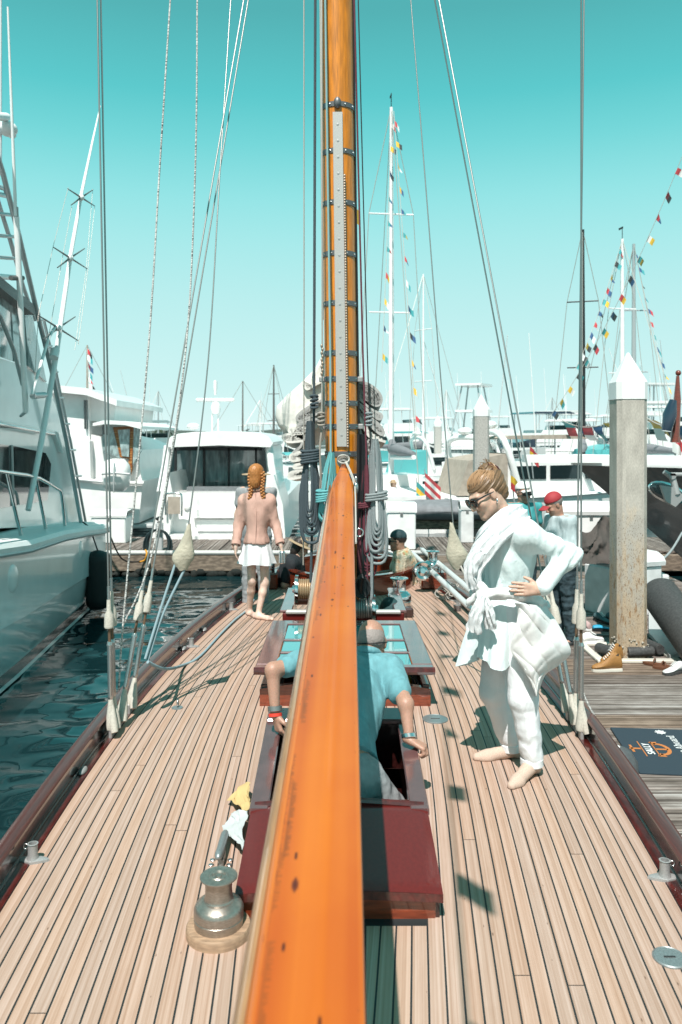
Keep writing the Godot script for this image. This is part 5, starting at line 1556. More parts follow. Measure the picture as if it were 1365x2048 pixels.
	for y in [430, 474, 518]:
		pipe.call("tower_rung", [[-40, y - 6], [26 + (y - 430) * 0.23, y]], B + 0.0, 0.024, M.pipe_grey)
	pipe.call("tower_platform", [[-60, 548], [36, 556]], B + 0.08, 0.035, M.gel)
	for k in 7:
		pipe.call("ladder_rung", [[78 + k * 12.0, 640 + k * 52.0], [92 + k * 11.8, 640 + k * 52.0]], B - 0.1, 0.02, M.pipe_grey, 6)
	pipe.call("platform_frame", [[-30, 365], [12, 378], [14, 392], [-30, 382]], B, 0.03, M.pipe_grey)
	# outrigger with three spreader stars
	var og := Node3D.new()
	og.name = "outrigger"
	o.add_child(og, true)
	var C := B + 0.35
	var rod := func(called: String, px: Array, r, m: Material): part(og, called, MB.new().tube(px.map(func(q): return vp(q[0], q[1], C)), r, 8), m, 60.0)
	rod.call("pole", [[57, 1020], [82, 890], [112, 715], [141, 515], [162, 395], [184, 290], [201, 212]], [0.036, 0.04, 0.038, 0.033, 0.028, 0.02, 0.010], M.white)
	for s in [[163, 395, 27], [141, 516, 34], [117, 656, 40]]:
		for e in [[-1.0, -0.85], [0.85, -0.75], [-0.75, 0.75], [1.0, 0.85]]:
			rod.call("spreader_arm", [[s[0], s[1]], [s[0] + e[0] * s[2], s[1] + e[1] * s[2] * 0.75]], [0.016, 0.008], M.pipe_dark)
		part(og, "hub", MB.new().ball(vp(s[0], s[1], C + 0.02), Vector3(0.05, 0.05, 0.05), 8, 6), M.white, 60.0)
	for w in [[[137, 375], [107, 492], [77, 632], [70, 760]], [[186, 378], [173, 540], [150, 700]], [[190, 414], [176, 541], [157, 690]], [[144, 414], [120, 545], [95, 690]]]:
		rod.call("spreader_wire", w, 0.004, M.wire_pale)
	rod.call("support_strut", [[64, 790], [98, 675], [110, 655]], 0.022, M.white)
	rod.call("mount", [[66, 792], [90, 790]], 0.04, M.pipe_grey)
	rod.call("collar", [[111, 700], [108, 716]], 0.065, M.gel)
	# antenna, spotlight, hand rails
	var an := Node3D.new()
	an.name = "antenna"
	o.add_child(an, true)
	part(an, "whip", MB.new().tube([vp(16, 14, B + 0.25), vp(24, 225, B + 0.25), vp(32, 432, B + 0.25)], [0.012, 0.018, 0.022], 8), M.white, 60.0)
	part(an, "ferrule", MB.new().tube([vp(32, 414, B + 0.25), vp(33, 436, B + 0.25)], 0.032, 8), M.galv, 60.0)
	part(an, "mast_tube", MB.new().tube([vp(33, 434, B + 0.25), vp(42, 620, B + 0.25), vp(52, 825, B + 0.25)], 0.038, 8), M.white, 60.0)
	part(an, "foot", MB.new().tube([vp(52, 824, B + 0.25), vp(42, 832, B + 0.15)], 0.02, 8), M.pipe_grey, 60.0)
	part(an, "clamp", MB.new().tube([vp(22, 556, B + 0.2), vp(46, 556, B + 0.25)], 0.03, 8), M.pipe_dark, 60.0)
	part(o, "searchlight", MB.new().ball(vp(16, 258, B + 0.1), Vector3(0.12, 0.09, 0.12), 12, 8).box(vp(22, 264, B + 0.1), Vector3(0.1, 0.12, 0.14), 0.02).tube([vp(-30, 232, B + 0.1), vp(14, 234, B + 0.1)], 0.05, 8), M.white, 60.0)
	part(o, "antenna", MB.new().tube([vp(1, -200, B), vp(1, 350, B)], 0.02, 6), M.white, 60.0)
	var rl := Node3D.new()
	rl.name = "bow_rail"
	o.add_child(rl, true)
	var rail := func(called: String, px: Array, r: float): part(rl, called, MB.new().tube(curve(px.map(func(q): return vp(q[0], q[1], A - 0.16)), 14), r, 8), M.chrome, 60.0)
	rail.call("top_rail", [[-120, 922], [0, 943], [72, 954], [112, 976], [122, 984], [126, 1010], [130, 1051]], 0.022)
	rail.call("stanchion", [[13, 946], [42, 1070]], 0.022)
	rail.call("stanchion", [[72, 954], [92, 1058]], 0.022)
	pipe.call("hand_rail", [[-100, 836], [0, 848], [108, 868]], B + 0.14, 0.018, M.chrome)
	# fender and its line, hanging at the quarter
	var c := at(196, 1160, 12.75)
	var fe := thing("fender", "big black fender hanging at the sport fisher's quarter", "fender", c - Vector3(0, 0.46, 0))
	var R := 0.185
	part(fe, "bladder", MB.new().lathe(c, [[0.05, -0.47], [R * 0.7, -0.45], [R * 0.93, -0.39], [R, -0.3], [R, 0.3], [R * 0.93, 0.39], [R * 0.7, 0.44], [0.05, 0.47]], 24), M.rubber, 40.0)
	part(fe, "lanyard", MB.new().tube(curve([c + Vector3(0, 0.47, 0), at(187, 1075, 12.75), at(182, 1058, 12.7), at(166, 1044, 12.8)], 12), 0.012, 6), M.black, 70.0)

func flybridge_yacht() -> void:
	var o := thing("flybridge_yacht", "tall white motor yacht with a flybridge and a wood framed aft door", "boat", at(200, 1042, 22.5))
	var D := 22.0
	slab(o, "hull", [[60, 940], [152, 955], [232, 962], [286, 962], [278, 1046], [150, 1060], [60, 1060]], D, 6.0, M.gel)
	slab(o, "lower_house", [[60, 865], [128, 872], [180, 882], [182, 962], [60, 955]], D - 0.1, 5.5, M.white)
	slab(o, "upper_house", [[100, 790], [112, 776], [176, 780], [180, 884], [124, 872], [100, 860]], D + 0.1, 5.0, M.white)
	slab(o, "flybridge_roof", [[96, 778], [112, 770], [172, 776], [234, 800], [234, 812], [172, 790], [110, 784], [96, 792]], D - 0.3, 5.6, M.gel)
	slab(o, "flybridge_side", [[172, 790], [232, 812], [228, 846], [182, 842], [176, 880]], D + 0.3, 4.5, M.gel)
	slab(o, "aft_deck_side", [[180, 868], [230, 880], [276, 900], [284, 964], [180, 962]], D + 0.2, 5.0, M.gel)
	slab(o, "aft_roof", [[186, 846], [210, 840], [250, 842], [282, 852], [282, 858], [250, 850], [210, 848], [186, 852]], D - 0.4, 5.0, M.white)
	slab(o, "door_frame", [[226, 854], [268, 852], [264, 940], [258, 960], [254, 960], [258, 918], [240, 914]], D - 0.02, 0.12, M.door_wood)
	slab(o, "door_pane", [[236, 860], [260, 858], [258, 914], [244, 912]], D - 0.08, 0.1, M.vinyl_clear)
	slab(o, "screen_pane", [[204, 852], [226, 854], [240, 914], [252, 922], [206, 902]], D - 0.05, 0.08, M.vinyl_clear)
	slab(o, "screen_pane", [[268, 854], [281, 858], [284, 900], [266, 930]], D - 0.05, 0.08, M.vinyl_clear)
	slab(o, "window", [[168, 800], [173, 800], [173, 858], [169, 858]], D - 0.02, 0.15, M.glass_dark)
	slab(o, "window", [[205, 846], [214, 850], [214, 870], [205, 868]], D - 0.15, 0.15, M.glass_dark)
	part(o, "rub_rail", MB.new().tube([at(150, 958, D - 0.1), at(232, 966, D - 0.1), at(288, 966, D - 0.1)], 0.05, 8), M.gel, 50.0)
	part(o, "swim_platform", MB.new().box(at(272, 1046, D) + Vector3(0.3, -0.1, -2.0), Vector3(1.0, 0.12, 4.0), 0.03), M.gel_grey)
	# the tender on its chocks and a gooseneck at the stern
	var t := thing("tender", "small white tender hanging at the tall motor yacht's stern", "boat", at(238, 970, 21.0))
	var rings := []
	for q in [[207, 14, 2], [212, 30, 6], [228, 34, 9], [248, 33, 9], [258, 22, 5]]:
		var ring := []
		for a in 14: ring.append(at(q[0], 950, 21.0) + Vector3(0, sin(TAU * a / 14.0) * q[1] * 0.0131, cos(TAU * a / 14.0) * q[1] * 0.010))
		rings.append(ring)
	part(t, "hull", MB.new().loft(rings), M.gel, 60.0)
	part(t, "rub_rail", MB.new().tube([at(204, 948, 20.6), at(230, 946, 20.58), at(260, 948, 20.6)], 0.03, 8), M.gel_grey, 60.0)
	part(t, "strap", MB.new().tube([at(228, 985, 20.6), at(228, 948, 20.5), at(228, 918, 20.7)], 0.02, 6), M.gel_grey, 60.0)

func small_cruiser() -> void:
	var o := thing("cabin_cruiser", "white cabin cruiser lying stern-to at the dock, with sliding glass doors", "boat", at(440, 1085, 18.6))
	var D := 18.6
	# hull and transom
	slab(o, "hull", [[322, 1002], [345, 985], [548, 985], [566, 1002], [566, 1096], [322, 1096]], D, 8.0, M.gel)
	slab(o, "transom_panel", [[392, 1040], [470, 1040], [468, 1062], [395, 1062]], D - 0.05, 0.08, M.gel)
	slab(o, "transom_ledge", [[330, 1072], [560, 1072], [560, 1090], [326, 1090]], D - 0.55, 0.5, M.gel)
	slab(o, "transom_ledge", [[390, 1020], [480, 1020], [480, 1036], [386, 1036]], D - 0.15, 0.15, M.gel)
	# cockpit sides stepping up to the cabin
	slab(o, "cockpit_side", [[300, 1088], [316, 1010], [330, 950], [338, 945], [348, 1000], [336, 1088]], D - 0.3, 2.2, M.gel)
	slab(o, "cockpit_side", [[534, 945], [548, 950], [566, 1010], [572, 1088], [545, 1088], [530, 1000]], D - 0.3, 2.2, M.gel)
	var E := D + 1.7
	slab(o, "cabin_bulkhead", [[334, 892], [540, 892], [548, 1004], [330, 1004]], E + 0.08, 4.0, M.gel)
	slab(o, "door_pane", [[354, 900], [406, 900], [406, 974], [354, 974]], E, 0.06, M.glass_smoke)
	slab(o, "door_pane", [[410, 900], [456, 900], [456, 974], [410, 974]], E + 0.03, 0.06, M.glass_smoke)
	slab(o, "door_pane", [[460, 900], [510, 900], [510, 974], [460, 974]], E, 0.06, M.glass_smoke)
	slab(o, "side_pane", [[338, 896], [350, 900], [348, 975], [336, 985]], E, 0.06, M.glass_dark)
	slab(o, "side_pane", [[514, 900], [530, 896], [536, 960], [514, 975]], E, 0.06, M.glass_dark)
	for q in [351, 408, 458, 512]: slab(o, "door_frame", [[q - 1.8, 896], [q + 1.8, 896], [q + 1.8, 978], [q - 1.8, 978]], E - 0.05, 0.08, M.black)
	slab(o, "door_frame", [[346, 894], [524, 894], [524, 901], [346, 901]], E - 0.05, 0.08, M.black)
	slab(o, "seat_back", [[374, 974], [500, 974], [502, 1004], [372, 1004]], D + 0.5, 0.25, M.vinyl)
	slab(o, "seat_side", [[340, 972], [360, 984], [374, 1000], [374, 1004], [338, 1004]], D + 0.6, 0.8, M.vinyl)
	# hard top
	var rings := []
	for q in [[D + 0.2, 0.0, 1.0], [D + 0.25, 0.10, 1.0], [D + 2.5, 0.16, 1.02], [D + 4.5, 0.12, 0.95], [D + 5.5, 0.0, 0.8]]:
		var r := []
		for w in [[-1.03, -0.10], [-1.08, 0.0], [-1.0, 0.14], [-0.85, 0.22], [-0.5, 0.27], [0.0, 0.28], [0.5, 0.27], [0.85, 0.22], [1.0, 0.14], [1.08, 0.0], [1.03, -0.10], [0.0, -0.05]]:
			r.append(Vector3((437 - 682.5) / F * D + w[0] * 1.16 * q[2], 1.8 - 12.0 / F * D + w[1] * 0.9 + q[1] * 0.3, -q[0]))
		rings.append(r)
	part(o, "hardtop", MB.new().loft(rings), M.gel, 40.0)
	for s in [-1.0, 1.0]:
		part(o, "roof_strut", MB.new().tube([at(437 + s * 102, 892, D + 0.4), at(437 + s * 106, 930, D + 0.3), at(437 + s * 116, 985, D)], 0.09, 8), M.gel, 60.0)
	# radar, dome, lights
	var rd := Node3D.new()
	rd.name = "radar"
	o.add_child(rd, true)
	part(rd, "scanner_bar", MB.new().box(at(431, 800, D + 2), Vector3(1.0, 0.09, 0.12), 0.03), M.white)
	part(rd, "pedestal", MB.new().lathe(at(432, 815, D + 2), [[0.11, -0.16], [0.13, 0.0], [0.09, 0.12], [0.05, 0.15]], 14), M.white, 50.0)
	for x in [425, 437]: part(rd, "post", MB.new().tube([at(x, 822, D + 2), at(x, 864, D + 2)], 0.025, 8), M.white)
	part(rd, "masthead_light", MB.new().lathe(at(431, 775, D + 2), [[0.03, -0.2], [0.05, 0.0], [0.05, 0.15], [0.03, 0.18]], 10), M.white, 50.0)
	part(o, "dome", MB.new().ball(at(387, 853, D + 2), Vector3(0.17, 0.09, 0.17), 14, 8), M.white, 60.0)
	part(o, "grab_gate", MB.new().tube(curve([at(332, 1030, D - 0.4), at(332, 992, D - 0.4), at(340, 987, D - 0.4), at(358, 987, D - 0.4), at(364, 994, D - 0.4), at(364, 1032, D - 0.4)], 16), 0.022, 8), M.chrome, 60.0)
	slab(o, "gate_panel", [[336, 994], [360, 994], [360, 1028], [336, 1028]], D - 0.38, 0.04, M.canvas_tan)
	part(o, "speaker", MB.new().lathe(at(374, 1014, D - 0.03), [[0.07, -0.02], [0.075, 0.0], [0.05, 0.02]], 14, Basis(Vector3.RIGHT, PI / 2)), M.gel, 40.0)
	part(o, "platform_rail", MB.new().tube([at(300, 1092, D - 0.8), at(560, 1092, D - 0.8)], 0.03, 8), M.gel, 60.0)

func grey_yacht() -> void:
	var o := thing("grey_hulled_yacht", "dark grey hulled yacht whose bow and anchor overhang the dock at the right", "boat", Vector3(6.5, SEA, -12.8))
	var D := 12.0
	var rings := []
	var caps := []
	for k in 16:
		var t := k / 15.0
		var x := 3.85 + 8.0 * t * t + 1.2 * t
		var keel := maxf(-1.4, 1.28 - 0.86 * (x - 3.85))
		var w := 1.7 * pow(clampf((x - 3.83) / 6.0, 0.0, 1.0), 0.72)
		var y := 1.36 - 0.02 * (x - 3.85)
		var low := 0.10 + 0.55 * clampf((x - 3.85) / 5.0, 0, 1)
		var ring := []
		for q in [[1.0, 1.0], [0.93, 0.72], [0.80, 0.45], [0.5, 0.18], [0.05, 0.0], [-0.05, 0.0], [-0.5, 0.18], [-0.80, 0.45], [-0.93, 0.72], [-1.0, 1.0]]:
			ring.append(Vector3(x, lerpf(keel, y, q[1]), -D - 0.9 + w * q[0] * lerpf(low, 1.0, q[1])))
		rings.append(ring)
		caps.append([[1.03, 0.0], [1.05, 0.05], [1.03, 0.16], [0.97, 0.17], [-0.97, 0.17], [-1.03, 0.16], [-1.05, 0.05], [-1.03, 0.0]].map(func(q): return Vector3(x - 0.12 * (1.0 - t), y + q[1], -D - 0.9 + (w + 0.04) * q[0])))
	part(o, "hull", MB.new().loft(rings, false, false, true), M.hull_grey, 60.0)
	part(o, "bulwark", MB.new().loft(caps), M.white, 40.0)
	part(o, "bow_pulpit", MB.new().ext([Vector3(2.95, 1.40, -D - 0.75), Vector3(2.95, 1.40, -D - 1.05), Vector3(4.1, 1.40, -D - 1.25), Vector3(4.1, 1.40, -D - 0.55)], Vector3(0, 0.12, 0)), M.white)
	var port := part(o, "port_light", MB.new().ball(at(1335, 985, D + 0.05), Vector3(0.28, 0.12, 0.03), 16, 8, Basis(Vector3.BACK, -0.35)), M.glass_dark, 60.0)
	part(port, "rim", MB.new().ball(at(1335, 985, D + 0.065), Vector3(0.31, 0.15, 0.025), 16, 8, Basis(Vector3.BACK, -0.35)), M.chrome, 60.0)
	var a := at(1345, 968, D - 0.3)
	var an := Node3D.new()
	an.name = "anchor"
	o.add_child(an, true)
	part(an, "shank", MB.new().tube([a + Vector3(-0.12, 0.18, 0), a + Vector3(0, 0.1, 0), a + Vector3(0.05, -0.15, 0.05)], [0.035, 0.05, 0.05], 8), M.galv, 50.0)
	part(an, "fluke", MB.new().ext([a + Vector3(-0.20, -0.02, 0.02), a + Vector3(0.02, -0.06, 0.02), a + Vector3(0.16, -0.20, 0.02), a + Vector3(0.02, -0.34, 0.02), a + Vector3(-0.12, -0.26, 0.02)], Vector3(0, 0.01, 0.05)), M.galv, 50.0)
	part(an, "roller", MB.new().box(a + Vector3(0.08, 0.14, 0.02), Vector3(0.3, 0.06, 0.1), 0.015).lathe(a + Vector3(-0.02, 0.12, 0.02), [[0.05, -0.05], [0.035, 0.0], [0.05, 0.05]], 14, Basis(Vector3.RIGHT, PI / 2)), M.galv, 50.0)
	part(o, "cabin_trunk", MB.new().box(Vector3(8.5, 1.85, -D - 0.9), Vector3(5.0, 0.7, 2.2), 0.2), M.canvas_tan)
	part(o, "pilot_house", MB.new().box(Vector3(9.3, 2.4, -D - 0.9), Vector3(3.0, 0.8, 2.0), 0.15), M.white)
	one("mooring_line", MB.new().tube(curve([at(1365, 1065, 11.0), at(1340, 1105, 10.8), at(1306, 1135, 10.5)], 12), 0.016, 6), M.rope_grey, "grey mooring line from the dark grey yacht to the bollard", "rope", "", 70.0)

func poly(o: Node3D, called: String, pts: Array, z: float, m: Material, crease := 30.0) -> void:  # an outline of [x, y], z to either side
	put(o, called, MB.new().ext(pts.map(func(q): return Vector3(q[0], q[1], -z)), Vector3(0, 0, 2 * z)).mesh(crease), m)

func boat_hull(o: Node3D, L: float, B: float, y0: float, y1: float, m: Material, strip: Material) -> void:
	var rings := []
	var rub := []
	for k in 11:
		var t := k / 10.0
		var w := B / 2 * (1.0 if t < 0.45 else sqrt(maxf(0.0, 1.0 - pow((t - 0.45) / 0.555, 2.2))))
		var y := lerpf(y0, y1, t * t)
		var x := lerpf(-L / 2, L / 2, t)
		rings.append([[1.0, y], [0.94, y * 0.45], [0.82, 0.05], [0.5, -0.4], [-0.5, -0.4], [-0.82, 0.05], [-0.94, y * 0.45], [-1.0, y]].map(func(q): return Vector3(x - (0.9 * t * t if q[1] < y * 0.9 else 0.0), q[1], q[0] * w)))
		rub.append([[1.02, 0.0], [1.04, 0.04], [1.0, 0.09], [-1.0, 0.09], [-1.04, 0.04], [-1.02, 0.0]].map(func(q): return Vector3(x, y + q[1], q[0] * (w + 0.02))))
	put(o, "hull", MB.new().loft(rings).mesh(40.0), m)
	put(o, "deck", MB.new().loft(rub).mesh(40.0), strip)

func motor_boat(label: String, x: float, d: float, turn: float, k: float, s := {}) -> Node3D:
	var g := Vector3((x - 682.5) / F * d, SEA, -d)
	var o := thing("motor_boat", label, "boat", g, "motor boats across the harbour")
	var hm: Material = s.get("hull", M.gel)
	boat_hull(o, 10.0, 3.4, 1.15, 1.75, hm, M.white)
	poly(o, "house", [[-2.8, 1.2], [-2.8, 2.45], [0.2, 2.5], [2.6, 1.6], [2.8, 1.4]], 1.35, M.gel)
	for z in [-1.37, 1.37]:
		for q in [[[-2.5, 1.85], [-2.5, 2.3], [-1.4, 2.32], [-1.4, 1.85]], [[-1.25, 1.85], [-1.25, 2.32], [-0.1, 2.34], [-0.1, 1.85]], [[0.05, 1.85], [0.05, 2.34], [0.35, 2.30], [1.5, 1.85]]]:
			put(o, "window", MB.new().ext(q.map(func(e): return Vector3(e[0], e[1], z - 0.02)), Vector3(0, 0, 0.04)).mesh(), M.glass_dark)
	put(o, "windscreen", MB.new().ext([Vector3(0.36, 2.47, -1.1), Vector3(0.36, 2.47, 1.1), Vector3(2.30, 1.74, 1.1), Vector3(2.30, 1.74, -1.1)], Vector3(0.03, 0.06, 0)).mesh(), M.glass_dark)
	put(o, "transom_door", MB.new().box(Vector3(-2.82, 1.85, 0), Vector3(0.05, 1.0, 1.9), 0.02).mesh(), M.glass_smoke)
	if s.get("fly", true):
		poly(o, "flybridge", [[-3.0, 2.5], [-3.0, 2.62], [-2.0, 2.7], [-1.8, 3.25], [0.2, 3.3], [0.9, 2.7], [0.9, 2.5]], 1.25, M.gel)
		put(o, "bridge_screen", MB.new().box(Vector3(0.1, 3.42, 0), Vector3(0.06, 0.3, 2.2), 0.02, Basis(Vector3.BACK, 0.3)).mesh(), M.glass_dark)
	if s.has("top"):
		var y: float = 4.35 if s.get("fly", true) else 3.35
		poly(o, "bimini", [[-2.9, y - 0.12], [-2.7, y], [-0.2, y + 0.05], [0.3, y - 0.1]], 1.2, s.top, 50.0)
		for q in [[-2.6, 1.1], [-2.6, -1.1], [0.0, 1.1], [0.0, -1.1]]:
			put(o, "bimini_pole", MB.new().tube([Vector3(q[0], 2.4, q[1]), Vector3(q[0], y - 0.05, q[1])], 0.025, 6).mesh(60.0), M.pipe_grey)
	if s.has("canvas"):
		poly(o, "cockpit_canvas", [[-4.6, 1.3], [-4.2, 2.5], [-2.8, 2.75], [-2.8, 1.3]], 1.4, s.canvas, 40.0)
	if s.get("arch", false):
		put(o, "radar_arch", MB.new().tube(curve([Vector3(-2.4, 1.6, -1.4), Vector3(-2.9, 3.2, -1.3), Vector3(-3.0, 3.5, 0), Vector3(-2.9, 3.2, 1.3), Vector3(-2.4, 1.6, 1.4)], 16), 0.12, 8).mesh(60.0), M.gel)
		put(o, "radar_dome", MB.new().ball(Vector3(-3.0, 3.75, 0), Vector3(0.3, 0.16, 0.3), 12, 8).mesh(60.0), M.white)
	if s.get("tower", false):
		for q in [[-2.2, 1.1], [-2.2, -1.1], [0.2, 1.1], [0.2, -1.1]]:
			put(o, "tower_leg", MB.new().tube([Vector3(q[0], 2.5, q[1]), Vector3(q[0] * 0.5 - 0.4, 6.2, q[1] * 0.45)], 0.05, 6).mesh(60.0), M.pipe_grey)
		for y in [4.6, 6.2]: poly(o, "tower_deck", [[-1.9, y], [-1.9, y + 0.12], [0.5, y + 0.16], [0.6, y]], 0.8, M.gel)
		put(o, "outrigger", MB.new().tube([Vector3(-0.5, 2.2, 1.3), Vector3(-2.5, 9.0, 2.6)], [0.05, 0.02], 6).mesh(60.0), M.white)
		put(o, "outrigger", MB.new().tube([Vector3(-0.5, 2.2, -1.3), Vector3(-2.5, 9.0, -2.6)], [0.05, 0.02], 6).mesh(60.0), M.white)
	for z in [-1.0, 1.0]:
		put(o, "bow_rail", MB.new().tube(curve([Vector3(1.0, 1.5, z * 1.5), Vector3(1.4, 2.2, z * 1.45), Vector3(3.4, 2.35, z * 1.0), Vector3(4.9, 2.45, z * 0.1)], 12), 0.022, 5).mesh(60.0), M.pipe_grey)
	for a in s.get("whips", [[-1.5, 0.8]]):
		put(o, "antenna", MB.new().tube([Vector3(a[0], 2.5, a[1]), Vector3(a[0] - 0.3, 7.0, a[1])], [0.025, 0.012], 5).mesh(60.0), M.white)
	o.rotation.y = turn
	o.scale = Vector3.ONE * k
	return o

func sloop(label: String, x: float, top: float, d: float, turn: float, L: float, s := {}) -> Node3D:  # the mast stands at pixel x and reaches up to pixel top
	var g := Vector3((x - 682.5) / F * d, SEA, -d)
	var h := EYE - (top - 875.0) / F * d - SEA
	var o := thing("moored_sailboat", label, "sailboat", g, "sailing boats across the harbour")
	boat_hull(o, L, L * 0.3, 1.0, 1.3, s.get("hull", M.gel), M.white)
	poly(o, "cabin_trunk", [[-L * 0.12, 1.0], [-L * 0.12, 1.55], [L * 0.18, 1.5], [L * 0.26, 1.15]], L * 0.09, M.gel)
	for z in [-1.0, 1.0]:
		for k in 3:
			put(o, "window", MB.new().box(Vector3(-L * 0.07 + k * L * 0.085, 1.38, z * L * 0.09), Vector3(L * 0.06, 0.13, 0.03), 0.01).mesh(), M.glass_dark)
	var lean: float = s.get("lean", 0.0)
	var mm: Material = s.get("mast", M.white)
	var r: float = s.get("r", 0.085)
	var tip := Vector3(lean, h, 0)
	put(o, "mast", MB.new().tube([Vector3(0, 0.9, 0), tip * 0.5, tip], [r, r, r * 0.6], 10).mesh(60.0), mm)
	put(o, "boom", MB.new().tube([Vector3(-0.1, 2.1, 0), Vector3(-L * 0.4, 2.2, 0)], 0.07, 8).mesh(60.0), mm)
	put(o, "sail_cover", MB.new().tube([Vector3(-0.12, 2.7, 0), Vector3(-0.3, 2.4, 0), Vector3(-L * 0.2, 2.36, 0), Vector3(-L * 0.39, 2.3, 0)], [0.10, 0.2, 0.17, 0.08], 10).mesh(60.0), s.get("cover", M.tarp))
	for f in [0.5, 0.74]:
		put(o, "spreader", MB.new().tube([tip * f + Vector3(0, 0, -h * 0.055), tip * f + Vector3(0, 0, h * 0.055)], 0.03, 6).mesh(60.0), mm)
	var stays := [[Vector3(L / 2 - 0.2, 1.3, 0), tip], [Vector3(-L / 2 + 0.2, 1.1, 0), tip]]
	for z in [-1.0, 1.0]:
		stays.append([Vector3(0, 1.1, z * L * 0.14), tip * 0.74 + Vector3(0, 0, z * h * 0.055)])
		stays.append([tip * 0.74 + Vector3(0, 0, z * h * 0.055), tip])
	for q in stays: put(o, "stay", MB.new().tube(q, 0.010 + d * 0.00012, 4).mesh(60.0), M.wire_pale)
	if s.get("gear", false):
		put(o, "wind_vane", MB.new().tube([tip, tip + Vector3(0, 0.45, 0)], 0.015, 5).box(tip + Vector3(0.1, 0.45, 0), Vector3(0.3, 0.08, 0.02)).mesh(60.0), M.black)
	o.rotation.y = turn
	return o

func far_boats() -> void:
	var N := PI / 2
	# the white sloop with the tall mast in the middle, and the covered dinghy before it
	sloop("white sloop with the tallest mast, dressed with signal flags, right of the mast", 783, 215, 28.0, N + 0.12, 9.5, {"cover": M.tarp, "gear": true, "r": 0.10})
	var dg := thing("covered_dinghy", "inflatable dinghy under a grey cover on the cross dock", "dinghy", Vector3(2.6, DOCK, -20.5))
	var rings := []
	for q in [[0.0, 0.05, 0.2], [0.25, 0.55, 0.42], [0.8, 0.75, 0.52], [1.6, 0.78, 0.50], [2.3, 0.6, 0.40], [2.7, 0.2, 0.25], [2.8, 0.05, 0.2]]:
		var ring := []
		for a in 16: ring.append(Vector3(1.2 + q[0], DOCK + 0.2 + q[2] * (0.5 + 0.5 * sin(TAU * a / 16.0)) * (1.0 + 0.12 * sin(q[0] * 9.0 + a)), -20.4 + cos(TAU * a / 16.0) * q[1]))
		rings.append(ring)
	part(dg, "cover", MB.new().loft(rings), M.tarp, 60.0)
	part(dg, "cradle", MB.new().box(Vector3(2.5, DOCK + 0.12, -20.4), Vector3(2.2, 0.24, 0.8), 0.03), M.dock_side)
	sloop("slender white masted sailboat beyond the thin right-hand halyards", 847, 548, 44.0, 0.7, 9.0, {"r": 0.07})
	sloop("black masted sailboat behind the right-hand shrouds", 1166, 465, 34.0, N - 0.3, 10.0, {"mast": M.black, "hull": M.navy, "lean": -0.5, "r": 0.11})
	sloop("white masted sailboat whose mast rises behind the near pile's cap", 1245, 478, 32.0, N + 0.2, 10.0, {"r": 0.10, "gear": true})
	sloop("grey masted sailboat right behind the near pile", 1268, 488, 36.0, N, 10.5, {"mast": M.pipe_grey, "r": 0.11})
	sloop("small sailboat with a flag dressed mast behind the tall motor yacht", 175, 690, 60.0, 0.4, 9.0, {"mast": M.canvas_tan, "r": 0.09})
	sloop("grey masted sailboat left of the small cruiser's radar", 317, 782, 75.0, 1.0, 8.0, {"mast": M.pipe_grey})
	sloop("sailboat with a dark mast right of the small cruiser's roof", 486, 762, 66.0, 0.2, 8.0, {"mast": M.pipe_dark})
	sloop("sailboat with a dark mast just left of the flaked sail", 548, 730, 58.0, 1.2, 9.0, {"mast": M.pipe_dark})
	sloop("sailboat with a thin pale mast between the two dark masted ones", 521, 800, 84.0, 0.6, 8.0, {})
	sloop("sailboat with a thin pale mast beside the farthest pile", 893, 780, 70.0, 0.9, 8.0, {})
	sloop("distant sailboat with a short mast above the red cap", 1105, 795, 95.0, 0.3, 8.0, {"mast": M.pipe_grey})
	# motor boats
	motor_boat("white trawler with a blue awning, left of the blue rope coil", 592, 38.0, N + 0.2, 0.62, {"fly": false, "top": M.teal_paint, "whips": []})
	motor_boat("white motor boat at anchor beyond the trawler", 560, 62.0, 0.3, 0.9, {"top": M.gel})
	motor_boat("white flybridge boat between the tall yacht and the small cruiser", 306, 44.0, N - 0.3, 0.85, {"top": M.gel, "canvas": M.gel_grey})
	motor_boat("white motor boat with a small tower, left of the small cruiser", 283, 66.0, 0.5, 0.9, {"tower": true})
	motor_boat("white sport fisher with a tuna tower behind the second pile", 955, 46.0, 1.1, 0.92, {"tower": true, "fly": true, "whips": [[-1.5, 0.8], [-1.2, -0.8]]})
	motor_boat("white flybridge cruiser right of the farthest pile", 902, 62.0, -0.3, 1.0, {"top": M.gel})
	motor_boat("white express cruiser with teal canvas left of the farthest pile", 838, 54.0, 0.3, 0.95, {"fly": false, "top": M.teal_paint, "canvas": M.teal_paint, "arch": true})
	motor_boat("big white motor yacht with dark windows beyond the white sloop", 812, 74.0, 0.2, 1.25, {"top": M.gel})
	motor_boat("white express cruiser with a radar arch above the white capped man", 1045, 27.0, 0.5, 0.80, {"fly": false, "arch": true, "whips": []})
	motor_boat("white cruiser with a tan canvas top left of the near pile", 1135, 25.0, 0.15, 0.85, {"fly": false, "top": M.canvas_tan, "canvas": M.canvas_tan, "arch": true})
	motor_boat("low white sport boat behind the woman's shoulder", 1085, 34.0, -0.4, 0.75, {"fly": false, "canvas": M.gel_grey, "arch": true})
	motor_boat("white flybridge boat with navy canvas above the red cap", 1120, 50.0, 0.4, 1.0, {"top": M.navy, "canvas": M.navy})
	motor_boat("white flybridge boat farther off beyond the navy canvas one", 1175, 66.0, -0.2, 1.1, {"top": M.gel})
	motor_boat("white flybridge boat just right of the near pile", 1318, 38.0, 0.3, 0.9, {"top": M.gel, "canvas": M.teal_paint})
	motor_boat("white motor yacht at the right edge beyond the grey yacht", 1365, 50.0, 0.1, 1.15, {"top": M.gel, "arch": true})
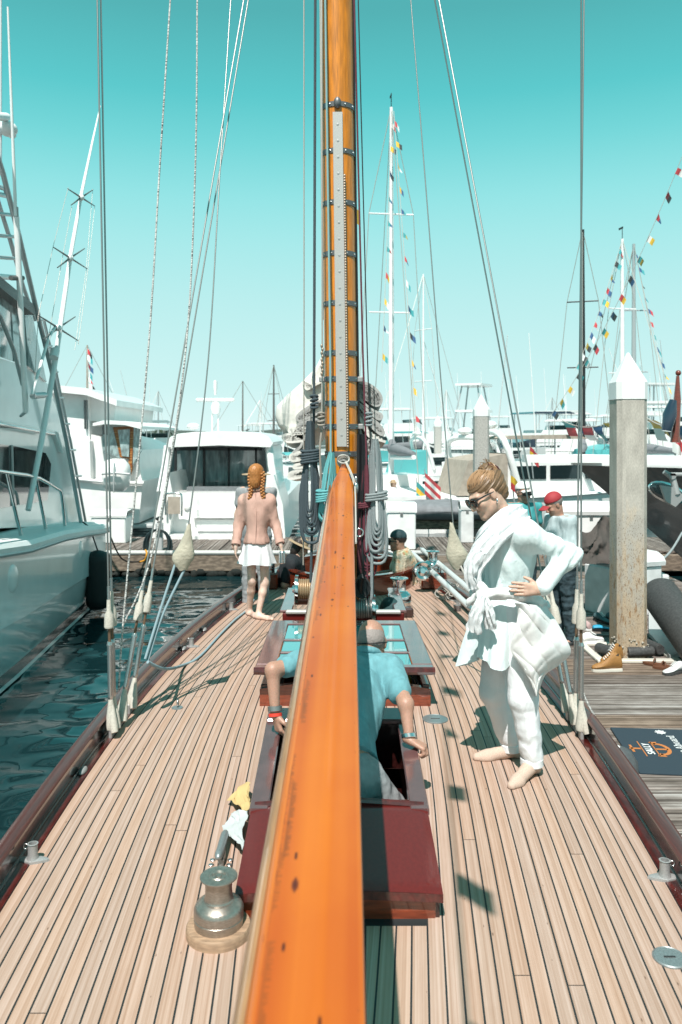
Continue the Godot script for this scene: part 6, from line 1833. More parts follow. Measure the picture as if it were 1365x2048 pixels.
	motor_boat("far white motor boat between the second pile and the shrouds", 1008, 84.0, 0.2, 1.15, {"top": M.gel})
	motor_boat("far white motor boat just right of the second pile", 985, 58.0, -0.5, 0.8, {"canvas": M.teal_paint})
	motor_boat("far white motor boat beyond the black masted sailboat", 1215, 92.0, 0.2, 1.2, {"top": M.gel})
	motor_boat("white open boat with a console beyond the covered dinghy", 905, 29.0, 0.2, 0.55, {"fly": false, "whips": []})
	motor_boat("far white motor boat beside the white sloop's stern", 752, 92.0, 0.4, 1.2, {"top": M.gel})
	motor_boat("far white boat above the sport fisher's stern", 240, 90.0, 0.1, 1.1, {"top": M.gel})
	motor_boat("far white boat in the gap above the barefoot woman", 522, 100.0, 0.3, 1.0, {"top": M.gel})
	motor_boat("white hardtop cruiser between the red cap and the near pile", 1190, 40.0, -0.25, 0.85, {"top": M.gel, "canvas": M.gel_grey})
	motor_boat("low white motor boat behind the shrouds, right of the express cruiser", 1075, 46.0, 0.2, 0.9, {"fly": false, "top": M.gel, "arch": true})
	motor_boat("white boat with a high flybridge beyond the grey yacht's pulpit", 1150, 74.0, 0.5, 1.2, {"top": M.gel})
	motor_boat("white motor boat seen between near pile and flag staff", 1325, 62.0, 0.35, 1.1, {"top": M.gel, "tower": true})
	motor_boat("white motor boat left of the second pile, close to the farthest pile", 925, 40.0, 0.25, 0.8, {"fly": false, "canvas": M.teal_paint, "arch": true})
	motor_boat("white motor boat just above the woman's hair", 975, 36.0, -0.2, 0.7, {"fly": false, "top": M.gel})
	# palms on the shore
	for q in [[318, 858, 190.0, "palm tree on the far shore left of the small cruiser"], [495, 862, 230.0, "palm tree on the far shore above the barefoot woman"], [338, 862, 210.0, "shorter palm tree beside the one left of the small cruiser"]]:
		var top := at(q[0], q[1], q[2])
		var o := thing("palm_tree", q[3], "palm", Vector3(top.x, SEA, top.z), "palms on the far shore")
		part(o, "trunk", MB.new().tube([Vector3(top.x + 0.3, SEA, top.z), Vector3(top.x + 0.1, lerpf(SEA, top.y, 0.5), top.z), top], [0.28, 0.2, 0.16], 8), M.trunk, 60.0)
		var cr := MB.new()
		for k in 26:
			var a := rng.randf() * TAU
			var el := rng.randf_range(-0.5, 1.1)
			var dir := Vector3(cos(a) * cos(el), sin(el), sin(a) * cos(el))
			var ln := rng.randf_range(1.6, 2.6)
			var w := dir.cross(Vector3.UP).normalized() * 0.26
			var p0 := top
			for j in 4:
				var p1 := top + dir * ln * (j + 1) / 4.0 + Vector3(0, -0.9 * pow((j + 1) / 4.0, 2), 0)
				var s0 := 1.0 - absf(j - 1.0) * 0.3
				cr.face([p0 - w * s0, p0 + w * s0, p1 + w * (s0 - 0.2), p1 - w * (s0 - 0.2)])
				p0 = p1
		part(o, "crown", cr, M.frond, 30.0)

const INK := [Color(0.50, 0.03, 0.04), Color(0.70, 0.42, 0.02), Color(0.02, 0.08, 0.20), Color(0.74, 0.74, 0.72), Color(0.015, 0.018, 0.02), Color(0.03, 0.28, 0.30)]

func flag_line(label: String, a: Vector3, b: Vector3, n: int, size: float, sag: float, r: float, group := "strings of signal flags") -> void:
	var o := thing("signal_flag_string", label, "flags", b, group)
	var pts := []
	for k in 17:
		var t := k / 16.0
		pts.append(a.lerp(b, t) - Vector3(0, sag * 4.0 * t * (1.0 - t), 0))
	part(o, "line", MB.new().tube(pts, r, 5), M.rope_white, 70.0)
	for k in n:
		var t := (k + 0.6) / (n + 0.2)
		var p := a.lerp(b, t) - Vector3(0, sag * 4.0 * t * (1.0 - t), 0)
		var dir := (b - a).normalized()
		var fly := Vector3(0.62, -0.72 + 0.3 * sin(k * 1.7), 0.35 * sin(k * 2.1)).normalized()
		var c1 := rng.randi() % 6
		var c2 := (c1 + 1 + rng.randi() % 4) % 6
		var tri_ := rng.randf() < 0.35
		var hw := size * 0.5
		var wave := func(u: float, v: float) -> Vector3:
			var w := (1.0 - 0.8 * u) if tri_ else 1.0
			return p + dir * ((v - 0.5) * size * w) + fly * (u * size * 1.15) + dir.cross(fly) * (0.12 * size * sin(u * 5.0 + k)) - Vector3(0, 0.15 * size * u * u, 0)
		var f := part(o, "flag", MB.new().grid(5, 3, func(u, v): return wave.call(u * 0.52, v)), M.ink[c1], 60.0)
		part(f, "panel", MB.new().grid(5, 3, func(u, v): return wave.call(0.52 + u * 0.48, v)), M.ink[c2], 60.0)

func flags() -> void:
	M.ink = INK.map(func(c): return mat(c, 0.8, 0.0, {"back": Color(0.4, 0.4, 0.4)}))
	flag_line("signal flags on the white sloop's forestay, left of its mast", at(785, 222, 28), at(764, 745, 25.5), 10, 0.20, 0.0, 0.010)
	flag_line("signal flags on the white sloop's backstay, right of its mast", at(788, 222, 28), at(834, 872, 24.5), 13, 0.22, -0.15, 0.010)
	flag_line("big signal flags on the string from the photo's right edge down to the harbour", at(1385, 262, 24), at(1097, 838, 27), 16, 0.19, 0.7, 0.009)
	flag_line("signal flags left of the white mast behind the near pile", at(1243, 486, 32), at(1150, 742, 30), 11, 0.24, 0.3, 0.010)
	flag_line("signal flags right of the grey mast behind the near pile", at(1269, 494, 36), at(1346, 812, 33), 12, 0.24, 0.3, 0.010)
	flag_line("signal flags hung low over the boats left of the near pile", at(1118, 836, 24), at(1232, 838, 22), 5, 0.40, 0.25, 0.012)
	flag_line("row of signal flags over the grey yacht right of the near pile", at(1290, 832, 18), at(1395, 838, 16), 5, 0.42, 0.2, 0.012)
	flag_line("small signal flags on the far mast above the tall motor yacht", at(175, 694, 60), at(178, 780, 58), 6, 0.5, 0.0, 0.015)
	flag_line("signal flags of the wooden yacht's own dressing line, overhead from boom end to masthead", Vector3(-0.05, 2.9, -0.15), mast_pt(15.2) + Vector3(0, 0, 0.1), 17, 0.16, 0.0, 0.007, "the wooden yacht's own dressing lines")
	flag_line("signal flags seen behind the mast, on the wooden yacht's line to its bow", mast_pt(15.2) + Vector3(0.02, 0, -0.2), Vector3(0.16, 0.5, -12.9), 18, 0.20, 0.0, 0.008, "the wooden yacht's own dressing lines")
	# single flags and the staff at the right edge
	var st := thing("flag_staff", "varnished brown flag staff with a dark furled flag at the right edge", "flag staff", at(1352, 880, 11))
	part(st, "staff", MB.new().tube([at(1356, 752, 11), at(1355, 800, 11), at(1350, 885, 11)], [0.022, 0.05, 0.06], 10), M.mahog_bright, 60.0)
	part(st, "finial", MB.new().ball(at(1357, 746, 11), Vector3.ONE * 0.04, 10, 8), M.mahog_bright, 60.0)
	part(st, "furled_flag", MB.new().tube([at(1347, 800, 10.9), at(1340, 830, 10.9), at(1334, 862, 10.9)], [0.05, 0.10, 0.07], 8), M.navy, 60.0)
	var flag := func(label: String, x: float, y: float, d: float, w: float, cols: Array):
		var p := at(x, y, d)
		var o := thing("flag", label, "flag", p)
		part(o, "pole", MB.new().tube([p + Vector3(0, 0.1, 0), p - Vector3(-0.1, w * 2.6, 0)], 0.016, 6), M.pipe_grey, 60.0)
		for k in cols.size():
			part(o, "stripe", MB.new().grid(8, 2, func(u, v): return p + Vector3(u * w * 0.75, -w * (k + v) / cols.size() - u * w * 0.7, 0.1 * sin(u * 6.0))), M.ink[cols[k]], 60.0)
	flag.call("red and yellow flag beside the shrouds above the woman's shoulder", 1060, 893, 22.0, 0.34, [0, 1, 0])
	flag.call("yellow and red flag above the white capped man", 1022, 950, 17.0, 0.30, [1, 0])
	flag.call("striped red and white ensign at the white sloop's stern", 850, 945, 23.0, 0.62, [0, 3, 0, 3, 0])
	flag.call("blue and yellow flag beside the striped ensign", 833, 962, 23.5, 0.5, [5, 1, 5])
	flag.call("red diamond-shaped flag at the photo's right edge", 1345, 862, 14.0, 0.36, [0, 3])

class Field:  # a distance field on a grid, joined smoothly and meshed as surface nets
	var lo: Vector3
	var n: Vector3i
	var c: float
	var g: PackedFloat32Array
	func _init(a: Vector3, b: Vector3, cell: float) -> void:
		c = cell
		lo = a
		n = Vector3i(((b - a) / cell).ceil()) + Vector3i.ONE
		g.resize(n.x * n.y * n.z)
		g.fill(0.5)
	func span(a: Vector3, b: Vector3) -> Array:
		var p := Vector3i(((a - lo) / c).floor()).clamp(Vector3i.ZERO, n - Vector3i.ONE)
		var q := Vector3i(((b - lo) / c).ceil()).clamp(Vector3i.ZERO, n - Vector3i.ONE)
		return [p, q]
	func cap(a: Vector3, b: Vector3, ra: float, rb: float, k := 0.03) -> Field:
		var m := maxf(ra, rb) + maxf(k, c * 2.5)
		var s := span(a.min(b) - Vector3.ONE * m, a.max(b) + Vector3.ONE * m)
		var ab := b - a
		var l2 := maxf(ab.length_squared(), 1e-9)
		for z in range(s[0].z, s[1].z + 1):
			for y in range(s[0].y, s[1].y + 1):
				var row := (z * n.y + y) * n.x
				for x in range(s[0].x, s[1].x + 1):
					var p := lo + Vector3(x, y, z) * c - a
					var t := clampf(p.dot(ab) / l2, 0.0, 1.0)
					var d := (p - ab * t).length() - lerpf(ra, rb, t)
					var o := g[row + x]
					var h := maxf(k - absf(d - o), 0.0)
					g[row + x] = minf(d, o) - h * h * 0.25 / k
		return self
	func ell(o: Vector3, r: Vector3, b := Basis(), k := 0.02) -> Field:
		var m := maxf(r.x, maxf(r.y, r.z))
		var s := span(o - Vector3.ONE * (m + k + c * 2), o + Vector3.ONE * (m + k + c * 2))
		var inv := b.inverse()
		var small := minf(r.x, minf(r.y, r.z))
		for z in range(s[0].z, s[1].z + 1):
			for y in range(s[0].y, s[1].y + 1):
				var row := (z * n.y + y) * n.x
				for x in range(s[0].x, s[1].x + 1):
					var p := inv * (lo + Vector3(x, y, z) * c - o)
					var q := p / r
					var k0 := q.length()
					var k1 := (q / r).length()
					var d := k0 * (k0 - 1.0) / k1 if k1 > 1e-6 else -small
					var v := g[row + x]
					var h := maxf(k - absf(d - v), 0.0)
					g[row + x] = minf(d, v) - h * h * 0.25 / k
		return self
	func cut(o: Vector3, r: Vector3, b := Basis(), k := 0.01) -> Field:
		var m := maxf(r.x, maxf(r.y, r.z)) + k
		var s := span(o - Vector3.ONE * m, o + Vector3.ONE * m)
		var inv := b.inverse()
		for z in range(s[0].z, s[1].z + 1):
			for y in range(s[0].y, s[1].y + 1):
				var row := (z * n.y + y) * n.x
				for x in range(s[0].x, s[1].x + 1):
					var q := inv * (lo + Vector3(x, y, z) * c - o) / r
					var d := -(q.length() - 1.0) * minf(r.x, minf(r.y, r.z))
					var v := g[row + x]
					var h := maxf(k - absf(d - v), 0.0)
					g[row + x] = maxf(d, v) + h * h * 0.25 / k
		return self
	func trim(o: Vector3, normal: Vector3, k := 0.004) -> Field:  # keeps what lies behind the plane
		var i := 0
		for z in n.z:
			for y in n.y:
				for x in n.x:
					if g[i] < 0.05:
						var d := (lo + Vector3(x, y, z) * c - o).dot(normal)
						if d > g[i]: g[i] = d
					i += 1
		return self
	func ruffle(f: Callable, band := 0.03) -> Field:  # moves the surface by f(point)
		var i := 0
		for z in n.z:
			for y in n.y:
				for x in n.x:
					if absf(g[i]) < band: g[i] += f.call(lo + Vector3(x, y, z) * c)
					i += 1
		return self
	func emit(out: Array) -> void:  # out: [vertices, normals, indices]
		var vs: PackedVector3Array = out[0]
		var ns: PackedVector3Array = out[1]
		var ix: PackedInt32Array = out[2]
		var at := PackedInt32Array()
		at.resize(g.size())
		at.fill(-1)
		var sx := 1
		var sy := n.x
		var sz := n.x * n.y
		var off := [0, sx, sy, sx + sy, sz, sx + sz, sy + sz, sx + sy + sz]
		var cells := []
		for z in n.z - 1:
			for y in n.y - 1:
				var row := (z * n.y + y) * n.x
				for x in n.x - 1:
					var i := row + x
					var neg := g[i] < 0.0
					if (g[i + sx] < 0.0) == neg and (g[i + sy] < 0.0) == neg and (g[i + sz] < 0.0) == neg and (g[i + sx + sy] < 0.0) == neg and (g[i + sx + sz] < 0.0) == neg and (g[i + sy + sz] < 0.0) == neg and (g[i + sx + sy + sz] < 0.0) == neg: continue
					var p := Vector3.ZERO
					var m := 0
					for e in [[0, 1], [2, 3], [4, 5], [6, 7], [0, 2], [1, 3], [4, 6], [5, 7], [0, 4], [1, 5], [2, 6], [3, 7]]:
						var a := g[i + off[e[0]]]
						var b := g[i + off[e[1]]]
						if (a < 0.0) == (b < 0.0): continue
						var t := a / (a - b)
						var pa := Vector3(e[0] & 1, (e[0] >> 1) & 1, (e[0] >> 2) & 1)
						var pb := Vector3(e[1] & 1, (e[1] >> 1) & 1, (e[1] >> 2) & 1)
						p += pa.lerp(pb, t)
						m += 1
					p /= m
					at[i] = vs.size()
					vs.append(lo + (Vector3(x, y, z) + p) * c)
					var gx := g[i + sx] - g[i] + g[i + sx + sy] - g[i + sy] + g[i + sx + sz] - g[i + sz] + g[i + sx + sy + sz] - g[i + sy + sz]
					var gy := g[i + sy] - g[i] + g[i + sx + sy] - g[i + sx] + g[i + sy + sz] - g[i + sz] + g[i + sx + sy + sz] - g[i + sx + sz]
					var gz := g[i + sz] - g[i] + g[i + sx + sz] - g[i + sx] + g[i + sy + sz] - g[i + sy] + g[i + sx + sy + sz] - g[i + sx + sy]
					ns.append(Vector3(gx, gy, gz).normalized())
					cells.append(Vector3i(x, y, z))
		for q in cells:
			var i: int = (q.z * n.y + q.y) * n.x + q.x
			for e in [[q.x, q.y, q.z, sx, sy, sz], [q.y, q.z, q.x, sy, sz, sx], [q.z, q.x, q.y, sz, sx, sy]]:
				if e[1] == 0 or e[2] == 0: continue
				var a := g[i] < 0.0
				if a == (g[i + e[3]] < 0.0): continue
				var v := [at[i], at[i - e[4]], at[i - e[4] - e[5]], at[i - e[5]]]
				if v.min() < 0: continue
				if a: ix.append_array(PackedInt32Array([v[0], v[3], v[2], v[0], v[2], v[1]]))
				else: ix.append_array(PackedInt32Array([v[0], v[1], v[2], v[0], v[2], v[3]]))
		out[0] = vs; out[1] = ns; out[2] = ix

func fused(fields: Array, shift: Vector3) -> ArrayMesh:
	var out := [PackedVector3Array(), PackedVector3Array(), PackedInt32Array()]
	for f in fields: f.emit(out)
	var vs: PackedVector3Array = out[0]
	for k in vs.size(): vs[k] -= shift
	var arr := []
	arr.resize(Mesh.ARRAY_MAX)
	arr[Mesh.ARRAY_VERTEX] = vs; arr[Mesh.ARRAY_NORMAL] = out[1]; arr[Mesh.ARRAY_INDEX] = out[2]
	var m := ArrayMesh.new()
	m.add_surface_from_arrays(Mesh.PRIMITIVE_TRIANGLES, arr)
	return m

func soft(parent: Node3D, called: String, fields: Array, m: Material, label := "") -> MeshInstance3D:
	return put(parent, called, fused(fields, base_of(parent)), m, label)

func hull_of(pts: Array, pad: float, cell: float) -> Field:
	var a: Vector3 = pts[0]
	var b: Vector3 = pts[0]
	for p in pts:
		a = a.min(p); b = b.max(p)
	return Field.new(a - Vector3.ONE * pad, b + Vector3.ONE * pad, cell)

func head_basis(fwd: Vector3, up: Vector3) -> Basis:  # columns: to the person's left, up, forward
	var f := fwd.normalized()
	var u := (up - f * up.dot(f)).normalized()
	return Basis(u.cross(f), u, f)

func head_field(o: Vector3, b: Basis, neck: Vector3, cell: float, s := 1.0) -> Field:
	var f := hull_of([o, neck], 0.17 * s, cell)
	var q := func(x, y, z): return o + b * (Vector3(x, y, z) * s)
	f.ell(q.call(0, 0.032, -0.014), Vector3(0.075, 0.088, 0.096) * s, b, 0.02)
	f.ell(q.call(0, -0.035, 0.034), Vector3(0.060, 0.084, 0.062) * s, b, 0.03)
	for x in [-1, 1]:
		f.cap(q.call(0, -0.100, 0.066), q.call(x * 0.046, -0.062, 0.004), 0.020 * s, 0.022 * s, 0.03)
		f.ell(q.call(x * 0.037, -0.030, 0.070), Vector3(0.026, 0.024, 0.022) * s, b, 0.02)
		f.cap(q.call(0, 0.022, 0.092), q.call(x * 0.045, 0.020, 0.074), 0.010 * s, 0.011 * s, 0.012)
		f.ell(q.call(x * 0.076, -0.008, -0.004), Vector3(0.009, 0.033, 0.020) * s, b, 0.008)
	f.cap(q.call(0, 0.014, 0.094), q.call(0, -0.034, 0.113), 0.009 * s, 0.013 * s, 0.010)
	for x in [-1, 1]: f.ell(q.call(x * 0.012, -0.038, 0.102), Vector3(0.010, 0.009, 0.011) * s, b, 0.006)
	f.ell(q.call(0, -0.064, 0.091), Vector3(0.024, 0.006, 0.010) * s, b, 0.006)
	f.ell(q.call(0, -0.076, 0.088), Vector3(0.021, 0.007, 0.010) * s, b, 0.006)
	f.ell(q.call(0, -0.104, 0.080), Vector3(0.020, 0.016, 0.016) * s, b, 0.015)
	for x in [-1, 1]: f.cut(q.call(x * 0.031, 0.002, 0.100), Vector3(0.018, 0.011, 0.014) * s, b, 0.010)
	f.cap(neck, q.call(0, -0.05, -0.022), 0.060 * s, 0.056 * s, 0.03)
	return f

func hand_field(w: Vector3, along: Vector3, back: Vector3, thumb: float, curl: Array, cell := 0.004, s := 1.0) -> Field:  # thumb: +1 or -1, the side of cross(along, back); curl: bend of each finger joint
	var x := along.normalized()
	var z := (back - x * back.dot(x)).normalized()
	var y := x.cross(z) * thumb
	var f := Field.new(w - Vector3.ONE * 0.21 * s, w + Vector3.ONE * 0.21 * s, cell)
	var q := func(a, b, c): return w + (x * a + y * b + z * c) * s
	f.cap(q.call(-0.015, 0, 0), q.call(0.01, 0, 0), 0.026 * s, 0.024 * s, 0.02)
	for k in 4:
		var yy: float = [0.028, 0.010, -0.009, -0.026][k]
		f.cap(q.call(0.01, yy * 0.55, 0), q.call(0.085, yy, 0.002), 0.0145 * s, 0.0115 * s, 0.012)
	for k in 4:
		var yy: float = [0.029, 0.010, -0.009, -0.027][k]
		var ln: float = [0.074, 0.084, 0.078, 0.060][k]
		var p: Vector3 = q.call(0.088 - absf(k - 1) * 0.004, yy, 0.002)
		var a := 0.0
		for j in 3:
			a += curl[k] * (0.7 if j == 0 else 1.0)
			var e: Vector3 = p + (x * cos(a) - z * sin(a) + y * (yy * 2.2)).normalized() * ln * [0.45, 0.30, 0.25][j] * s
			f.cap(p, e, (0.0098 - j * 0.0009) * s, (0.0092 - j * 0.0009) * s, 0.003)
			p = e
	var t0: Vector3 = q.call(0.020, 0.022, -0.004)
	var t1: Vector3 = q.call(0.050, 0.052, -0.014)
	var t2: Vector3 = q.call(0.080, 0.064, -0.020 - 0.02 * curl[4])
	f.cap(t0, t1, 0.016 * s, 0.0115 * s, 0.012)
	f.cap(t1, t2, 0.011 * s, 0.0085 * s, 0.004)
	return f

func folds(seed_: int, freq: Vector3, amp: float) -> Callable:
	var n := FastNoiseLite.new()
	n.seed = seed_; n.frequency = 1.0; n.fractal_octaves = 2; n.noise_type = FastNoiseLite.TYPE_SIMPLEX_SMOOTH
	return func(p: Vector3) -> float:
		var v := n.get_noise_3d(p.x * freq.x, p.y * freq.y, p.z * freq.z)
		return -amp * v * 1.6

# A clothed figure. J: joints (pelvis, chest, neck, head; sh, el, wr, hip, knee, ankle, toe as [their right, their left]); o: face, crown, skin, top, bottom, sleeve (0 none, 1 short, 2 long), leg (0 bare, 1 short, 2 long), cell, wide, hands
func figure(called_label: Array, J: Dictionary, o: Dictionary) -> Node3D:
	var cell: float = o.get("cell", 0.013)
	var s: float = o.get("s", 1.0)
	var wd: float = o.get("wide", 1.0)
	var foot: Vector3 = (J.ankle[0] + J.ankle[1]) / 2
	var node := thing("person", called_label[0], "person", Vector3(foot.x, minf(J.toe[0].y, J.toe[1].y), foot.z), called_label[1] if called_label.size() > 1 else "")
	var all: Array = [J.pelvis, J.chest, J.neck] + J.sh + J.el + J.wr + J.hip + J.knee + J.ankle + J.toe
	var f := hull_of(all, 0.17 * s, cell)
	var up: Vector3 = (J.chest - J.pelvis).normalized()
	var across: Vector3 = (J.sh[1] - J.sh[0]).normalized()
	var bb := Basis(across, up, across.cross(up)).orthonormalized()
	var torso := func(q: Field, grow: float):
		q.ell(J.chest, Vector3(0.155 * wd, 0.17, 0.115 * wd) * s + Vector3.ONE * grow, bb, 0.05)
		q.ell(J.pelvis, Vector3(0.16 * wd, 0.13, 0.12 * wd) * s + Vector3.ONE * grow, bb, 0.05)
		q.cap(J.pelvis, J.chest, 0.118 * wd * s + grow, 0.118 * wd * s + grow, 0.06)
		q.cap(J.sh[0], J.sh[1], 0.062 * s + grow, 0.062 * s + grow, 0.07)
		q.cap(J.chest.lerp(J.neck, 0.5), J.neck, 0.08 * s + grow, 0.052 * s + grow, 0.05)
	var arm := func(q: Field, k: int, grow: float, upto: float):
		var el: Vector3 = J.el[k]
		if upto < 1.0: el = J.sh[k].lerp(J.el[k], upto)
		q.cap(J.sh[k], el, 0.056 * s + grow, (0.043 if upto >= 1.0 else 0.052) * s + grow, 0.03)
		if upto > 1.0: q.cap(J.el[k], J.wr[k].lerp(J.el[k], 2.0 - upto), 0.042 * s + grow, 0.028 * s + grow, 0.025)
	var leg := func(q: Field, k: int, grow: float, upto: float):
		var kn: Vector3 = J.knee[k]
		if upto < 1.0: kn = J.hip[k].lerp(J.knee[k], upto)
		var sl: float = o.get("slim", 1.0) * s
		q.cap(J.hip[k], kn, 0.088 * wd * sl + grow, (0.056 if upto >= 1.0 else 0.068) * sl + grow, 0.05)
		if upto > 1.0:
			var an: Vector3 = J.ankle[k].lerp(J.knee[k], 2.0 - upto)
			var calf: Vector3 = J.knee[k].lerp(J.ankle[k], 0.3)
			q.cap(J.knee[k], calf, 0.052 * sl + grow, 0.054 * sl + grow, 0.03)
			q.cap(calf, an, 0.054 * sl + grow, 0.037 * sl + grow, 0.02)
	torso.call(f, -0.006)
	for k in 2:
		arm.call(f, k, -0.004, 2.0)
		leg.call(f, k, -0.004, 2.0)
		var toe: Vector3 = J.toe[k]
		var an: Vector3 = J.ankle[k]
		var fd := (toe - an) * Vector3(1, 0, 1)
		var heel := an - fd.normalized() * 0.035 * s
		heel.y = toe.y + 0.012
		f.cap(an, heel, 0.036 * s, 0.032 * s, 0.02)
		f.cap(an.lerp(toe, 0.15), toe - fd.normalized() * 0.06 * s, 0.036 * s, 0.028 * s, 0.03)
		f.cap(toe - fd.normalized() * 0.07 * s, toe - fd.normalized() * 0.02 * s, 0.034 * s, 0.022 * s, 0.02)
	f.trim(Vector3(0, minf(J.toe[0].y, J.toe[1].y) - 0.014, 0), Vector3.DOWN)
	var hb := head_basis(o.face, o.crown)
	var parts := [f, head_field(J.head, hb, J.neck, o.get("fine", 0.006), s)]
	for h in o.get("hands", []): parts.append(hand_field(J.wr[h[0]], h[1], h[2], h[3], h[4], o.get("fine", 0.006), s * 0.96))
	soft(node, "body", parts, o.skin)
	if o.has("top"):
		var t := hull_of([J.pelvis, J.chest, J.neck] + J.sh + J.el + J.wr, 0.21 * s, cell)
		var gr: float = o.get("loose", 0.018)
		torso.call(t, gr)
		var sl: float = o.get("sleeve", 2.0)
		for k in 2: if sl > 0.0: arm.call(t, k, gr * 0.85, sl)
		t.trim(J.neck + (J.neck - J.chest).normalized() * 0.012, (J.neck - J.chest).normalized())
		if o.has("boxy"):
			for k in 2: t.cap(J.chest + across * (k - 0.5) * 0.16 * s, J.pelvis + across * (k - 0.5) * 0.2 * s, 0.115 * s, o.boxy, 0.05)
		if o.has("hem"): t.trim(o.hem, -up)
		t.ruffle(folds(o.get("seed", 1), o.get("crease", Vector3(11, 3.5, 11)), o.get("fold", 0.009)))
		soft(node, o.get("top_name", "shirt"), [t], o.top)
	if o.has("bottom"):
		var t := hull_of([J.pelvis] + J.hip + J.knee + J.ankle, 0.2 * s, cell)
		var gr: float = o.get("baggy", 0.016)
		t.ell(J.pelvis, Vector3(0.16 * wd, 0.12, 0.12 * wd) * s + Vector3.ONE * gr * 0.7, bb, 0.05)
		for k in 2: leg.call(t, k, gr, o.get("leg", 1.95))
		t.trim(J.pelvis + up * 0.11, up)
		t.ruffle(folds(o.get("seed", 1) + 5, o.get("crease_leg", Vector3(9, 14, 9)), o.get("fold_leg", 0.006)))
		soft(node, o.get("bottom_name", "trousers"), [t], o.bottom)
	if o.has("shoe"):
		for k in 2:
			var toe: Vector3 = J.toe[k]
			var fd: Vector3 = ((toe - J.ankle[k]) * Vector3(1, 0, 1)).normalized()
			var t := hull_of([J.ankle[k], toe], 0.12, maxf(cell * 0.8, 0.007))
			t.cap(toe - fd * 0.19 * s + Vector3(0, 0.03, 0), toe - fd * 0.04 * s + Vector3(0, 0.012, 0), 0.046 * s, 0.04 * s, 0.02)
			t.cap(J.ankle[k] + Vector3(0, -0.02, 0), toe - fd * 0.12 * s, 0.046 * s, 0.04 * s, 0.03)
			t.trim(Vector3(0, toe.y - 0.014, 0), Vector3.DOWN)
			soft(node, "shoe", [t], o.shoe)
	if o.has("hair"):
		var t := hull_of([J.head], 0.2 * s, o.get("fine", 0.006))
		var q := func(x, y, z): return J.head + hb * (Vector3(x, y, z) * s)
		t.ell(q.call(0, 0.042, -0.022), Vector3(0.083, 0.094, 0.098) * s, hb, 0.02)
		if o.get("long_hair", false): t.ell(q.call(0, -0.04, -0.05), Vector3(0.075, 0.10, 0.06) * s, hb, 0.03)
		t.cut(q.call(0, -0.06, 0.10), Vector3(0.095, 0.125, 0.115) * s, hb, 0.02)
		t.ruffle(folds(9, Vector3(60, 18, 60), 0.004))
		soft(node, "hair", [t], o.hair)
	if o.has("cap"):
		var q := func(x, y, z): return J.head + hb * (Vector3(x, y, z) * s)
		var t := hull_of([J.head], 0.28 * s, o.get("fine", 0.006))
		t.ell(q.call(0, 0.052, -0.016), Vector3(0.088, 0.092, 0.106) * s, hb, 0.01)
		t.trim(q.call(0, 0.045, 0), -hb.y + hb.z * 0.12)
		var cp := soft(node, "cap", [t], o.cap)
		var brim := MB.new()
		for y in [0.0, -0.006]:
			brim.grid(10, 4, func(u, v):
				var a := lerpf(-1.15, 1.15, u)
				var r := lerpf(0.085, 0.085 + 0.085 * cos(a * 0.85), v)
				return q.call(sin(a) * lerpf(0.085, 0.078, v), 0.046 + y - 0.018 * pow(sin(a), 2) - v * 0.012, cos(a) * 0.02 + r))
		part(cp, "brim", brim, o.get("brim", o.cap), 60.0)
	if o.has("straw"):
		var hat := MB.new()
		hat.lathe(J.head + hb * Vector3(0, 0.05, -0.01), [[0.0, 0.075], [0.05, 0.08], [0.078, 0.055], [0.086, 0.0], [0.12, -0.006], [0.17, -0.012], [0.172, -0.02], [0.12, -0.014], [0.086, -0.008]].map(func(e): return [e[0] * s, e[1] * s]), 24, hb, false)
		part(node, "straw_hat", hat, o.straw, 50.0)
	if o.has("shades"):
		shades(node, J.head, hb, o.shades, s)
	return node

func shades(node: Node3D, o: Vector3, b: Basis, m: Material, s := 1.0) -> void:
	var q := func(x, y, z): return o + b * (Vector3(x, y, z) * s)
	var g := Node3D.new()
	g.name = "sunglasses"
	node.add_child(g, true)
	g.position = Vector3.ZERO
	for x in [-1.0, 1.0]:
		part(g, "lens", MB.new().ball(q.call(x * 0.034, 0.0, 0.104), Vector3(0.030, 0.025, 0.009) * s, 16, 8, b * Basis(Vector3.UP, x * 0.22)), m, 70.0)
		var rim := []
		for a in 17: rim.append(q.call(x * 0.034 + 0.031 * cos(TAU * a / 16.0), 0.026 * sin(TAU * a / 16.0), 0.106 - absf(0.031 * cos(TAU * a / 16.0)) * 0.1))
		part(g, "rim", MB.new().tube(rim, 0.0042 * s, 6, false), M.black_gloss, 70.0)
		part(g, "temple", MB.new().tube([q.call(x * 0.064, 0.010, 0.096), q.call(x * 0.079, 0.008, 0.05), q.call(x * 0.082, 0.0, -0.01)], [0.006 * s, 0.005 * s, 0.004 * s], 6), M.black_gloss, 60.0)
	part(g, "bridge", MB.new().tube([q.call(-0.008, 0.006, 0.112), q.call(0.008, 0.006, 0.112)], 0.004 * s, 6), M.black_gloss, 60.0)

